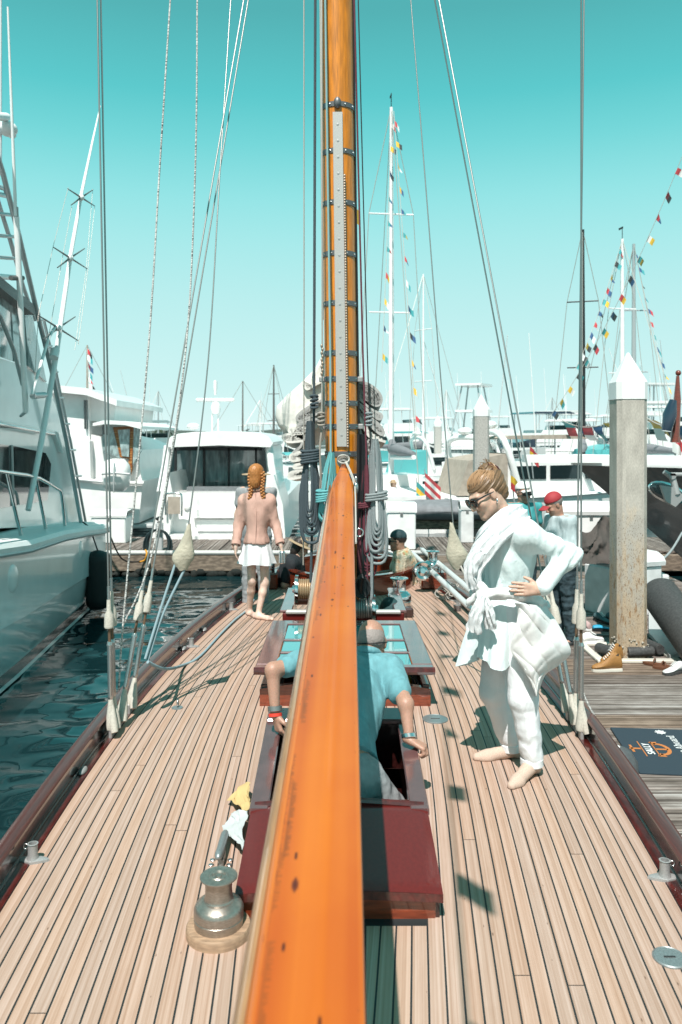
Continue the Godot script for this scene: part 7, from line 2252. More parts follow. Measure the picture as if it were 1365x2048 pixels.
func people() -> void:
	M.skin = mat(Color(0.62, 0.40, 0.30), 0.5, 0.0, {"tex": M.soft, "tri": Vector3(9, 9, 9), "sss": 0.12})
	M.skin_pale = mat(Color(0.78, 0.56, 0.46), 0.5, 0.0, {"tex": M.soft, "tri": Vector3(9, 9, 9), "sss": 0.12})
	M.skin_tan = mat(Color(0.50, 0.28, 0.20), 0.5, 0.0, {"tex": M.fine, "tri": Vector3(9, 9, 9), "sss": 0.1})
	M.black_gloss = mat(Color(0.008, 0.008, 0.008), 0.12, 0.0, {"coat": 1.0})
	M.hair_blonde = mat(Color(0.28, 0.165, 0.085), 0.45, 0.0, {"tex": M.mott, "tri": Vector3(4, 22, 22)})
	M.hair_light = mat(Color(0.33, 0.19, 0.10), 0.4)
	M.hair_ginger = mat(Color(0.66, 0.27, 0.075), 0.45, 0.0, {"tex": M.mott, "tri": Vector3(16, 4, 16)})
	M.hair_grey = mat(Color(0.34, 0.30, 0.28), 0.7, 0.0, {"tex": M.speck, "tri": Vector3(20, 20, 20)})
	M.hair_dark = mat(Color(0.025, 0.018, 0.015), 0.5)
	M.aqua = mat(Color(0.75, 0.86, 0.86), 0.85, 0.0, {"tex": M.soft, "tri": Vector3(1.5, 0.6, 1.5), "rim": 0.3, "bump": M.crease, "deep": 0.55})
	M.scarf_white = mat(Color(0.84, 0.87, 0.885), 0.9, 0.0, {"tex": M.fine, "tri": Vector3(1.5, 0.6, 1.5), "rim": 0.3, "bump": M.crease, "deep": 0.9})
	M.linen = mat(Color(0.82, 0.84, 0.86), 0.85, 0.0, {"tex": M.soft, "tri": Vector3(1.5, 0.6, 1.5), "bump": M.crease, "deep": 0.55})
	M.puffer = mat(Color(0.84, 0.84, 0.825), 0.42, 0.0, {"tex": M.soft, "tri": Vector3(5, 5, 5)})
	M.sock = mat(Color(0.66, 0.49, 0.395), 0.85, 0.0, {"tex": M.fine, "tri": Vector3(9, 9, 9)})
	M.red_band = mat(Color(0.62, 0.05, 0.03), 0.4)
	M.polo = mat(Color(0.15, 0.375, 0.42), 0.85, 0.0, {"tex": M.fine, "tri": Vector3(1.5, 0.6, 1.5), "rim": 0.2, "bump": M.crease, "deep": 0.55})
	M.shorts = mat(Color(0.33, 0.35, 0.36), 0.85, 0.0, {"tex": M.fine, "tri": Vector3(1.5, 0.6, 1.5), "bump": M.crease, "deep": 0.55})
	M.peach = mat(Color(0.61, 0.38, 0.31), 0.85, 0.0, {"tex": M.soft, "tri": Vector3(1.5, 0.6, 1.5), "bump": M.crease, "deep": 0.55})
	M.denim = mat(Color(0.045, 0.085, 0.105), 0.85, 0.0, {"tex": M.mott, "tri": Vector3(1.5, 0.6, 1.5), "bump": M.crease, "deep": 0.55})
	M.cap_red = mat(Color(0.42, 0.035, 0.045), 0.7, 0.0, {"tex": M.fine, "tri": Vector3(8, 8, 8)})
	M.cap_white = mat(Color(0.72, 0.70, 0.67), 0.7)
	M.cap_teal = mat(Color(0.03, 0.075, 0.085), 0.7, 0.0, {"tex": M.fine, "tri": Vector3(8, 8, 8)})
	M.chambray = mat(Color(0.50, 0.61, 0.63), 0.85, 0.0, {"tex": M.soft, "tri": Vector3(1.5, 0.6, 1.5), "bump": M.crease, "deep": 0.55})
	M.aloha = mat(Color(0.70, 0.66, 0.55), 0.85, 0.0, {"tex": aloha_tex(), "tri": Vector3(2.6, 2.6, 2.6), "bump": M.crease, "deep": 0.70})
	M.straw = mat(Color(0.55, 0.40, 0.25), 0.85, 0.0, {"tex": M.speck, "tri": Vector3(20, 20, 20)})
	M.teal_red = mat(Color(0.05, 0.30, 0.31), 0.7)
	M.silver = mat(Color(0.7, 0.7, 0.7), 0.25, 1.0)
	lady(); stage("lady")
	hatch_man(); stage("hatch man")
	girl(); stage("girl")
	others()

func aloha_tex() -> ImageTexture:
	var im := Image.create(256, 256, false, Image.FORMAT_RGB8)
	im.fill(Color(0.95, 0.94, 0.90))
	var r := RandomNumberGenerator.new()
	r.seed = 12
	var n := FastNoiseLite.new()
	n.frequency = 0.06
	for k in 34:
		var c := Vector2(r.randf() * 256, r.randf() * 256)
		var s := r.randf_range(10, 26)
		var q: Color = [Color(0.80, 0.55, 0.30), Color(0.42, 0.60, 0.60), Color(0.62, 0.66, 0.50), Color(0.72, 0.45, 0.28)][k % 4]
		for y in range(-30, 30):
			for x in range(-30, 30):
				if Vector2(x, y * 1.4).length() + n.get_noise_2d(x + k * 50, y) * 16.0 < s: im.set_pixel(posmod(int(c.x) + x, 256), posmod(int(c.y) + y, 256), q)
	return ImageTexture.create_from_image(im)

func band(node: Node3D, called: String, c: Vector3, axis: Vector3, r: float, w: float, m: Material) -> void:
	var b := Basis(Quaternion(Vector3.UP, axis.normalized()))
	part(node, called, MB.new().lathe(c, [[r, -w], [r + 0.004, -w * 0.8], [r + 0.004, w * 0.8], [r, w]], 20, b, false), m, 40.0)

func lady() -> void:
	var J := {
		"pelvis": at(1014, 1222, 4.38), "chest": at(1022, 1105, 4.38), "neck": at(1010, 1040, 4.37), "head": at(972, 988, 4.34),
		"sh": [at(992, 1068, 4.53), at(1050, 1068, 4.23)], "el": [at(962, 1140, 4.62), at(1141, 1108, 4.24)], "wr": [at(968, 1200, 4.58), at(1080, 1180, 4.135)],
		"hip": [at(1002, 1255, 4.47), at(1032, 1255, 4.30)], "knee": [at(987, 1385, 4.48), at(1047, 1395, 4.26)],
		"ankle": [at(1022, 1500, 4.50), at(1064, 1530, 4.27)], "toe": [on(949, 1515, 0.014), on(1021, 1573, 0.014)]}
	var o := {"cell": 0.011, "fine": 0.0045, "s": 0.97, "face": Vector3(-0.80, -0.48, 0.30), "crown": Vector3(-0.5, 0.86, 0.0), "skin": M.skin, "wide": 0.86, "fold_leg": 0.005, "crease_leg": Vector3(8, 4, 8),
		"hands": [[1, Vector3(-1, 0.06, 0.10), Vector3(-0.1, 0.1, 1), 1.0, [0.06, 0.05, 0.08, 0.12, 0.3]]], "seed": 4}
	var p := figure(["woman in white with sunglasses, hand on hip and a quilted jacket tied round the waist"], J, o)
	shades(p, J.head, head_basis(o.face, o.crown), M.black_gloss, 0.97)
	# cardigan: torso and sleeves, then the hanging skirt
	var t := hull_of([J.pelvis, J.chest, J.neck] + J.sh + J.el + J.wr, 0.2, 0.010)
	t.ell(J.chest, Vector3(0.150, 0.175, 0.125), Basis(Vector3.UP, PI / 2), 0.05)
	t.cap(J.pelvis, J.chest, 0.130, 0.122, 0.06)
	t.cap(J.sh[0], J.sh[1], 0.062, 0.064, 0.08)
	t.cap(J.chest.lerp(J.neck, 0.4), J.neck, 0.09, 0.06, 0.06)
	t.cap(J.sh[1], J.el[1], 0.066, 0.052, 0.05)
	t.cap(J.el[1], J.wr[1].lerp(J.el[1], 0.12), 0.052, 0.039, 0.03)
	t.cap(J.wr[1].lerp(J.el[1], 0.26), J.wr[1].lerp(J.el[1], 0.10), 0.038, 0.042, 0.01)
	t.cap(J.sh[0], J.el[0], 0.07, 0.056, 0.04)
	t.cap(J.el[0], J.wr[0], 0.055, 0.042, 0.03)
	t.trim(J.pelvis + Vector3(0, -0.02, 0), Vector3.DOWN)
	t.ruffle(folds(31, Vector3(7, 2.5, 7), 0.008))
	var wob := FastNoiseLite.new()
	wob.seed = 35; wob.frequency = 3.0
	t.ruffle(func(pt: Vector3) -> float:
		var r: Vector3 = pt - J.pelvis
		var near := clampf(1.0 - absf(r.y - 0.06) / 0.24, 0.0, 1.0) * clampf((0.24 - Vector2(r.x, r.z).length()) * 20.0, 0.0, 1.0)
		var g := 0.007 * near * sin(atan2(r.z, r.x) * 17.0 + wob.get_noise_3d(pt.x, pt.y, pt.z) * 7.0)
		var e: Vector3 = pt - J.el[1]
		var fold := clampf(1.0 - e.length() / 0.19, 0.0, 1.0)
		return g + 0.008 * fold * sin(e.dot(Vector3(0.75, -0.5, 0.0).normalized()) * 95.0 + wob.get_noise_3d(pt.z * 2.0, pt.y, pt.x) * 6.0))
	soft(p, "cardigan", [t], M.aqua)
	var skirt := MB.new()
	var pw: Vector3 = J.pelvis + Vector3(0.0, 0.10, 0)
	for inner in [0.0, 0.012]:
		skirt.grid(60, 18, func(u, v):
			var a := lerpf(-2.6, 1.9, u)  # 0 faces the eye's left, +PI/2 the eye
			var hem: float = 0.31 + 0.035 * sin(u * 23.0) + 0.11 * exp(-pow((u - 0.50) * 9.0, 2)) + 0.05 * exp(-pow((u - 0.78) * 9.0, 2))
			var r: float = lerpf(0.128, 0.215, pow(v, 0.75)) + v * (0.030 * sin(a * 6.3 + 1.2) + 0.018 * sin(a * 11.0 + 0.5) + 0.009 * sin(a * 23.0 + v * 2.0)) - inner
			return pw + Vector3(-cos(a) * r * 1.08, -v * hem, sin(a) * r * 0.92))
	part(p, "cardigan_skirt", skirt, M.aqua, 60.0)
	# trousers: straight legs
	var tr := hull_of([J.pelvis] + J.hip + J.knee + J.ankle, 0.17, 0.010)
	tr.ell(J.pelvis, Vector3(0.12, 0.12, 0.145), Basis(), 0.05)
	for k in 2:
		tr.cap(J.hip[k], J.knee[k], 0.090, 0.074, 0.04)
		tr.cap(J.knee[k], J.ankle[k] + Vector3(0, 0.045, 0), 0.074, 0.058, 0.03)
	tr.ruffle(folds(36, Vector3(8, 2.5, 8), 0.005))
	var hw := FastNoiseLite.new()
	hw.seed = 37; hw.frequency = 2.5
	tr.ruffle(func(pt: Vector3) -> float:
		var low := clampf((0.42 - pt.y) / 0.25, 0.0, 1.0)
		return 0.003 * low * sin(pt.y * 75.0 + hw.get_noise_3d(pt.x, pt.y, pt.z) * 9.0))
	soft(p, "trousers", [tr], M.linen)
	for k in 2: band(p, "trouser_cuff", J.ankle[k] + Vector3(0, 0.02, 0), Vector3.UP + (J.knee[k] - J.ankle[k]) * 0.5, 0.057, 0.022, M.linen)
	# socks
	for k in 2:
		var toe: Vector3 = J.toe[k]
		var an: Vector3 = J.ankle[k]
		var fd: Vector3 = ((toe - an) * Vector3(1, 0, 1)).normalized()
		var s := hull_of([an, toe], 0.1, 0.006)
		var heel := an - fd * 0.035
		heel.y = toe.y + 0.014
		s.cap(an + Vector3(0, 0.012, 0), heel, 0.038, 0.035, 0.02)
		s.cap(an.lerp(toe, 0.15), toe - fd * 0.06, 0.039, 0.031, 0.03)
		s.cap(toe - fd * 0.075, toe - fd * 0.015, 0.037, 0.024, 0.02)
		s.trim(Vector3(0, toe.y - 0.0142, 0), Vector3.DOWN)
		soft(p, "sock", [s], M.sock)
	# scarf
	var drape := func(called: String, pts: Array, wide: Array, thick: float, ph: float):
		var path := curve(pts, 44)
		var rings := []
		for k in path.size():
			var tv: Vector3 = (path[mini(k + 1, path.size() - 1)] - path[maxi(k - 1, 0)]).normalized()
			var outv: Vector3 = ((path[k] - (J.neck + Vector3(0.02, -0.14, 0))) * Vector3(1, 0.3, 1)).normalized()
			outv = (outv - tv * outv.dot(tv)).normalized()
			var sv := tv.cross(outv)
			var w: float = sample(wide, k / 44.0)
			var ringp := []
			for a in 40:
				var th := TAU * a / 40.0
				var lat := cos(th)
				var ridge := 0.0055 * sin(lat * 8.0 + ph + 2.2 * sin(k * 0.13 + ph)) + 0.003 * sin(lat * 17.0 + k * 0.21)
				ringp.append(path[k] + sv * lat * w * (1.0 + 0.07 * sin(k * 0.5 + ph)) + outv * (sin(th) * thick + (ridge if sin(th) > 0.0 else 0.0)))
			rings.append(ringp)
		part(p, called, MB.new().loft(rings), M.scarf_white, 70.0)
	drape.call("scarf", [at(1000, 1030, 4.56), at(1036, 1026, 4.50), at(1046, 1026, 4.38), at(1034, 1034, 4.27), at(1004, 1060, 4.22), at(976, 1090, 4.205), at(957, 1116, 4.22), at(948, 1148, 4.23), at(954, 1174, 4.23), at(960, 1192, 4.235)], [[0.0, 0.05], [0.35, 0.06], [0.6, 0.062], [0.8, 0.055], [1.0, 0.03]], 0.024, 0.0)
	drape.call("scarf_wrap", [at(1030, 1022, 4.48), at(1034, 1022, 4.36), at(1018, 1030, 4.27), at(990, 1052, 4.25), at(968, 1078, 4.28), at(960, 1092, 4.38), at(972, 1072, 4.48), at(1000, 1040, 4.55)], [[0.0, 0.04], [0.5, 0.05], [1.0, 0.04]], 0.03, 1.7)
	drape.call("scarf_tail", [at(962, 1100, 4.20), at(946, 1124, 4.20), at(940, 1150, 4.215), at(946, 1176, 4.225)], [[0.0, 0.04], [0.5, 0.045], [1.0, 0.035]], 0.018, 3.0)
	# jacket: belt of sleeves, knot, hanging ends
	var kn := hull_of([at(945, 1170, 4.2), at(1100, 1280, 4.3), at(1085, 1210, 4.55)], 0.1, 0.009)
	var belt := [at(966, 1192, 4.20), at(1000, 1186, 4.17), at(1040, 1190, 4.16), at(1075, 1205, 4.22), at(1088, 1212, 4.36), at(1070, 1205, 4.52), at(1000, 1190, 4.58), at(955, 1186, 4.46), at(950, 1190, 4.28)]
	for k in belt.size() - 1: kn.cap(belt[k], belt[k + 1], 0.030, 0.030, 0.02)
	kn.ell(at(966, 1190, 4.17), Vector3(0.042, 0.034, 0.036), Basis(), 0.02)
	kn.cap(at(963, 1170, 4.18), at(967, 1186, 4.17), 0.022, 0.024, 0.02)
	kn.cap(at(952, 1196, 4.20), at(938, 1206, 4.22), 0.024, 0.018, 0.02)
	kn.ruffle(folds(51, Vector3(10, 22, 10), 0.005))
	soft(p, "jacket_sleeves", [kn], M.puffer)
	drape.call("sleeve_end", [at(965, 1192, 4.15), at(958, 1215, 4.135), at(951, 1238, 4.14), at(948, 1262, 4.16)], [[0.0, 0.018], [0.4, 0.034], [1.0, 0.046]], 0.020, 0.7)
	drape.call("sleeve_end", [at(970, 1192, 4.155), at(976, 1214, 4.145), at(980, 1236, 4.15), at(981, 1256, 4.165)], [[0.0, 0.016], [0.4, 0.028], [1.0, 0.036]], 0.018, 2.1)
	var jk := MB.new()
	var le := [[1030, 1206], [1036, 1228], [1030, 1262], [1022, 1300], [1046, 1338], [1062, 1366], [1072, 1392]]
	var re := [[1092, 1212], [1112, 1240], [1130, 1272], [1142, 1306], [1116, 1332], [1090, 1352], [1076, 1393]]
	var quilt := func(u: float, v: float) -> float:
		var a := u * 2.6 + v * 4.2 + 0.06 * sin(v * 9.0)
		var b := u * 2.6 - v * 4.2 + 0.05 * sin(u * 8.0)
		return pow(absf(sin(a * PI)) * absf(sin(b * PI)), 0.32)
	var lc := curve(le.map(func(e): return Vector3(e[0], e[1], 0)), 60)
	var rc := curve(re.map(func(e): return Vector3(e[0], e[1], 0)), 60)
	for back in 2:
		jk.grid(36, 60, func(u, v):
			var k := int(round(v * 60))
			var q: Vector3 = lc[k].lerp(rc[k], u)
			var bulge: float = sin(u * PI)
			var d: float = lerpf(4.17, 4.26, u) - 0.075 * bulge * (1.0 - 0.4 * v) - 0.03 * v + 0.010 * sin(v * 14.0 + u * 6.0)
			if back: d += 0.045 * pow(bulge, 0.4)
			else: d -= 0.015 * quilt.call(u, v) * pow(bulge, 0.3)
			return at(q.x, q.y, d))
	part(p, "jacket", jk, M.puffer, 70.0)
	# hair: swept back into a clip
	var hb := head_basis(o.face, o.crown)
	var q := func(x, y, z): return J.head + hb * (Vector3(x, y, z) * 0.97)
	var h := hull_of([J.head], 0.23, 0.0045)
	h.ell(q.call(0, 0.040, -0.020), Vector3(0.079, 0.089, 0.100), hb, 0.02)
	h.ell(q.call(0, -0.01, -0.085), Vector3(0.062, 0.075, 0.045), hb, 0.03)
	h.ell(q.call(0, 0.06, -0.105), Vector3(0.045, 0.055, 0.045), hb, 0.03)
	h.ell(q.call(0.012, 0.118, -0.075), Vector3(0.030, 0.034, 0.030), hb, 0.02)
	h.ell(q.call(-0.01, 0.105, -0.115), Vector3(0.026, 0.03, 0.026), hb, 0.02)
	h.cut(q.call(0, -0.075, 0.085), Vector3(0.10, 0.115, 0.115), hb, 0.015)
	h.ruffle(func(pt: Vector3) -> float:
		var l: Vector3 = hb.inverse() * (pt - J.head)
		return 0.0018 * sin(l.y * 210.0 + l.z * 70.0 + sin(l.x * 40.0)) + 0.0012 * sin(l.y * 430.0 + l.x * 90.0 + l.z * 150.0))
	var hn := soft(p, "hair", [h], M.hair_blonde)
	var strands := MB.new()
	for k in 110:
		var a := rng.randf_range(-1.75, 1.75)
		var s0 := Vector3(sin(a), rng.randf_range(0.10, 0.55) + 0.25 * cos(a), cos(a)).normalized()
		var e0 := Vector3(rng.randf_range(-0.25, 0.25), rng.randf_range(0.35, 0.8), -0.8).normalized()
		var rr := rng.randf_range(0.995, 1.03)
		var path := []
		for j in 9:
			var dr := s0.slerp(e0, j / 8.0)
			path.append(q.call(0, 0.040, -0.020) + hb * (dr * Vector3(0.079, 0.089, 0.100) * (rr + 0.04 * sin(j / 8.0 * PI) * rng.randf())))
		strands.tube(path, [0.0012, 0.0026, 0.003, 0.003, 0.003, 0.003, 0.003, 0.0026, 0.0015], 4, false)
	for k in 40:
		var a := rng.randf() * TAU
		var path := []
		for j in 8:
			var tt := j / 7.0 * 3.6 + a
			path.append(q.call(0.004, 0.100, -0.085) + hb * Vector3(cos(tt) * 0.036, sin(tt) * 0.030 + rng.randf_range(-0.006, 0.006) + (k % 5 - 2) * 0.006, sin(tt * 0.7 + k) * 0.034))
		strands.tube(curve(path, 14), 0.0028, 4, false)
	part(hn, "strands", strands, M.hair_light, 70.0).set_meta("kind", "stuff")
	var wisp := MB.new()
	for k in 9:
		var a: Vector3 = q.call(0.01 - k * 0.004, 0.125, -0.07 - k * 0.006)
		wisp.tube([a, a + hb * Vector3(rng.randf_range(-0.02, 0.02), 0.02, rng.randf_range(-0.02, 0.02)), a + hb * Vector3(rng.randf_range(-0.03, 0.03), rng.randf_range(0.025, 0.045), rng.randf_range(-0.04, 0.03))], [0.004, 0.003, 0.0012], 5)
	part(hn, "wisps", wisp, M.hair_blonde, 60.0)
	var clip := MB.new()
	for k in 2:
		var pts := []
		for j in 8: pts.append(q.call(-0.02 + k * 0.05, 0.135 - j * 0.014, -0.085 - 0.045 * sin(j * 0.45)))
		clip.tube(pts, 0.008, 6)
		for j in 5: clip.tube([pts[j + 1], pts[j + 1] + hb * Vector3(0.012, -0.006, 0.03)], [0.005, 0.003], 5)
	part(hn, "claw_clip", clip, M.clip_red, 60.0)
	part(p, "earring", MB.new().ball(q.call(0.082, -0.052, 0.0), Vector3(0.006, 0.011, 0.006), 8, 6), M.silver, 60.0)
	band(p, "wristband", J.wr[1].lerp(J.el[1], 0.03), J.el[1] - J.wr[1], 0.0295, 0.012, M.red_band)

func hatch_man() -> void:
	var J := {
		"pelvis": at(690, 1560, 3.86), "chest": at(700, 1398, 4.20), "neck": at(728, 1312, 4.44), "head": at(744, 1284, 4.55),
		"sh": [at(782, 1342, 4.34), at(620, 1322, 4.36)], "el": [at(812, 1408, 4.10), at(546, 1340, 4.22)], "wr": [at(819, 1479, 4.02), at(551, 1428, 4.16)],
		"hip": [at(724, 1568, 3.84), at(660, 1572, 3.84)], "knee": [Vector3(0.27, -0.06, -3.92), Vector3(-0.08, -0.24, -3.86)],
		"ankle": [Vector3(0.24, -0.50, -3.90), Vector3(-0.05, -0.66, -3.80)], "toe": [Vector3(0.24, -0.53, -4.08), Vector3(-0.05, -0.70, -4.0)]}
	var o := {"cell": 0.011, "fine": 0.0055, "s": 1.0, "wide": 1.08, "face": Vector3(0.10, -0.55, -0.82), "crown": Vector3(0.0, 0.82, -0.55), "skin": M.skin_tan, "top": M.polo, "sleeve": 0.62, "loose": 0.016, "top_name": "polo_shirt", "fold": 0.012, "crease": Vector3(8, 4, 8), "hem": at(700, 1512, 3.93),
		"bottom": M.shorts, "leg": 0.9, "bottom_name": "shorts", "baggy": 0.022, "seed": 14, "shoe": M.rubber,
		"hands": [[0, Vector3(0.85, -0.40, 0.25), Vector3(0.4, 0.9, 0.1), -1.0, [1.15, 1.2, 1.2, 1.2, 0.4]], [1, Vector3(0.25, -0.95, 0.1), Vector3(-0.85, 0.0, 0.5), -1.0, [0.8, 0.8, 0.8, 0.8, 0.5]]]}
	var p := figure(["bald man in a turquoise polo shirt climbing out of the companion hatch"], J, o)
	var hb := head_basis(o.face, o.crown)
	var h := hull_of([J.head], 0.17, 0.006)
	h.ell(J.head + hb * Vector3(0, 0.005, -0.030), Vector3(0.080, 0.078, 0.086), hb, 0.02)
	h.cut(J.head + hb * Vector3(0, 0.10, 0.02), Vector3(0.11, 0.075, 0.125), hb, 0.01)
	h.cut(J.head + hb * Vector3(0, -0.05, 0.10), Vector3(0.10, 0.12, 0.125), hb, 0.01)
	h.ruffle(folds(61, Vector3(120, 120, 120), 0.0025))
	soft(p, "cropped_hair", [h], M.hair_grey)
	var strap := []
	for k in 13:
		var a := lerpf(-1.7, 1.7, k / 12.0)
		strap.append(J.head + hb * Vector3(sin(a) * 0.088, -0.01 - 0.035 * cos(a), -0.015 - cos(a) * 0.092))
	part(p, "glasses_strap", MB.new().tube(strap, 0.004, 6), M.black, 60.0)
	band(p, "watch", J.wr[0].lerp(J.el[0], 0.10), J.el[0] - J.wr[0], 0.034, 0.011, M.silver)
	band(p, "watch", J.wr[1].lerp(J.el[1], 0.12), J.el[1] - J.wr[1], 0.034, 0.014, M.wire)
	band(p, "wristband", J.wr[1].lerp(J.el[1], -0.02), J.el[1] - J.wr[1], 0.032, 0.009, M.red_band)
	var col := []
	for k in 13:
		var a := lerpf(-2.4, 2.4, k / 12.0)
		col.append(J.neck + hb * Vector3(sin(a) * 0.082, 0.0, -cos(a) * 0.078) + Vector3(0, 0.01, 0))
	part(p, "collar", MB.new().tube(col, 0.020, 8), M.polo, 60.0)

func girl() -> void:
	var D := 8.0
	var J := {
		"pelvis": at(514, 1092, D), "chest": at(515, 1022, D), "neck": at(513, 978, D), "head": at(514, 952, D - 0.02),
		"sh": [at(538, 1002, D), at(490, 1002, D)], "el": [at(551, 1048, D + 0.02), at(478, 1050, D + 0.02)], "wr": [at(562, 1090, D - 0.10), at(472, 1092, D - 0.08)],
		"hip": [at(529, 1100, D), at(502, 1100, D)], "knee": [at(530, 1165, D), at(504, 1162, D)],
		"ankle": [at(516, 1232, 7.94), at(499, 1226, 8.12)], "toe": [on(548, 1239, 0.014), on(496, 1233, 0.014) + Vector3(0.1, 0, 0.02)]}
	var o := {"cell": 0.014, "fine": 0.008, "s": 0.92, "face": Vector3(0.35, -0.05, -0.93), "crown": Vector3.UP, "skin": M.skin_pale, "top": M.peach, "sleeve": 1.9, "loose": 0.014, "slim": 0.86, "top_name": "jacket", "hem": at(514, 1086, D), "fold": 0.006, "crease": Vector3(9, 3, 9), "seed": 24, "hair": M.hair_ginger, "long_hair": true, "wide": 0.82,
		"hands": [[0, Vector3(0.25, -0.9, -0.1), Vector3(0.9, 0.2, 0.2), -1.0, [0.35, 0.35, 0.4, 0.4, 0.4]], [1, Vector3(-0.05, -1, -0.1), Vector3(-0.9, 0, 0.2), 1.0, [0.3, 0.3, 0.3, 0.3, 0.3]]]}
	var p := figure(["barefoot woman with ginger braids in a peach jacket and white skirt"], J, o)
	var sk := MB.new()
	for inner in [0.0, 0.012]:
		sk.grid(64, 12, func(u, v):
			var a: float = TAU * u
			var r: float = lerpf(0.108, 0.165, v) + v * 0.016 * sin(a * 9.0 + 1.0) - inner
			return J.pelvis + Vector3(cos(a) * r * 1.12, lerpf(0.06, -0.175, v) + 0.008 * sin(a * 5.0) * v, sin(a) * r * 0.85))
	part(p, "skirt", sk, M.linen, 60.0)
	var coll := []
	for k in 13: coll.append(J.neck + Vector3(sin(TAU * k / 12.0) * 0.075, -0.005, cos(TAU * k / 12.0) * 0.07))
	part(p, "collar", MB.new().tube(coll, 0.018, 8, false), M.peach, 60.0)
	part(p, "back_seam", MB.new().tube([J.neck + Vector3(0, -0.03, 0.085), J.chest + Vector3(0, 0, 0.112), J.pelvis + Vector3(0, 0.05, 0.112)], 0.006, 6), M.peach, 60.0)
	for k in 2: band(p, "cuff", J.wr[k].lerp(J.el[k], 0.14), J.el[k] - J.wr[k], 0.044, 0.022, M.peach)
	for s in [-1.0, 1.0]:
		var br := MB.new()
		for k in 9:
			var c: Vector3 = J.head + Vector3(s * (0.062 + 0.006 * sin(k * 0.9)) + 0.004, 0.03 - k * 0.030, 0.075 - k * 0.002)
			for e in [-1.0, 1.0]: br.ball(c + Vector3(e * 0.009, (0.008 if e > 0 else -0.007), 0), Vector3(0.015, 0.015, 0.015), 10, 6, Basis(Vector3.BACK, e * 0.6))
		part(p, "braid", br, M.hair_ginger, 60.0)
	band(p, "wristband", J.wr[0].lerp(J.el[0], 0.1), J.el[0] - J.wr[0], 0.027, 0.008, M.red_band)
	var c: Vector3 = J.wr[0] + Vector3(0.015, -0.12, 0.02)
	var can := thing("drink_can", "silver drink can in the barefoot woman's hand", "can", c)
	part(can, "can_body", MB.new().lathe(c, [[0.024, -0.06], [0.033, -0.05], [0.033, 0.05], [0.025, 0.06]], 16), M.silver, 40.0)
	part(can, "lid", MB.new().lathe(c, [[0.025, 0.058], [0.025, 0.062], [0.02, 0.061]], 16), M.chrome, 40.0)

func standing(label: String, x: float, y: float, d: float, h: float, turn: float, o: Dictionary, tilt := 0.0) -> Node3D:  # a plain standing pose; turn 0 faces the eye
	var g := at(x, y, d)
	var k := h / 1.72
	var b := Basis(Vector3.UP, turn)
	var P := func(a, c, e): return g + b * (Vector3(a, c, e) * k)
	var J := {"pelvis": P.call(0, 0.94, 0), "chest": P.call(0, 1.24, 0.0 + tilt * 0.06), "neck": P.call(0, 1.44, tilt * 0.12), "head": P.call(0, 1.57, 0.01 + tilt * 0.2),
		"sh": [P.call(-0.17, 1.40, tilt * 0.08), P.call(0.17, 1.40, tilt * 0.08)], "el": o.get("el", [Vector3(-0.23, 1.12, -0.02), Vector3(0.23, 1.12, -0.02)]).map(func(e): return P.call(e.x, e.y, e.z)), "wr": o.get("wr", [Vector3(-0.20, 0.92, 0.12), Vector3(0.20, 0.92, 0.12)]).map(func(e): return P.call(e.x, e.y, e.z)),
		"hip": [P.call(-0.085, 0.88, 0), P.call(0.085, 0.88, 0)], "knee": [P.call(-0.09, 0.48, 0.02), P.call(0.10, 0.48, 0.0)], "ankle": [P.call(-0.09, 0.08, 0), P.call(0.11, 0.08, -0.03)], "toe": [P.call(-0.11, 0.014, 0.18), P.call(0.13, 0.014, 0.15)]}
	o.merge({"s": k, "face": b * Vector3(0, -tilt, 1), "crown": b * Vector3(0, 1, tilt), "cell": 0.018, "fine": 0.010})
	if o.has("hem_y"): o.hem = P.call(0, o.hem_y, 0)
	if not o.has("hands"): o.hands = [[0, (J.wr[0] - J.el[0]).normalized(), b * Vector3(-1, 0.3, 0), -1.0, [0.3, 0.3, 0.3, 0.3, 0.3]], [1, (J.wr[1] - J.el[1]).normalized(), b * Vector3(1, 0.3, 0), 1.0, [0.3, 0.3, 0.3, 0.3, 0.3]]]
	return figure([label], J, o)

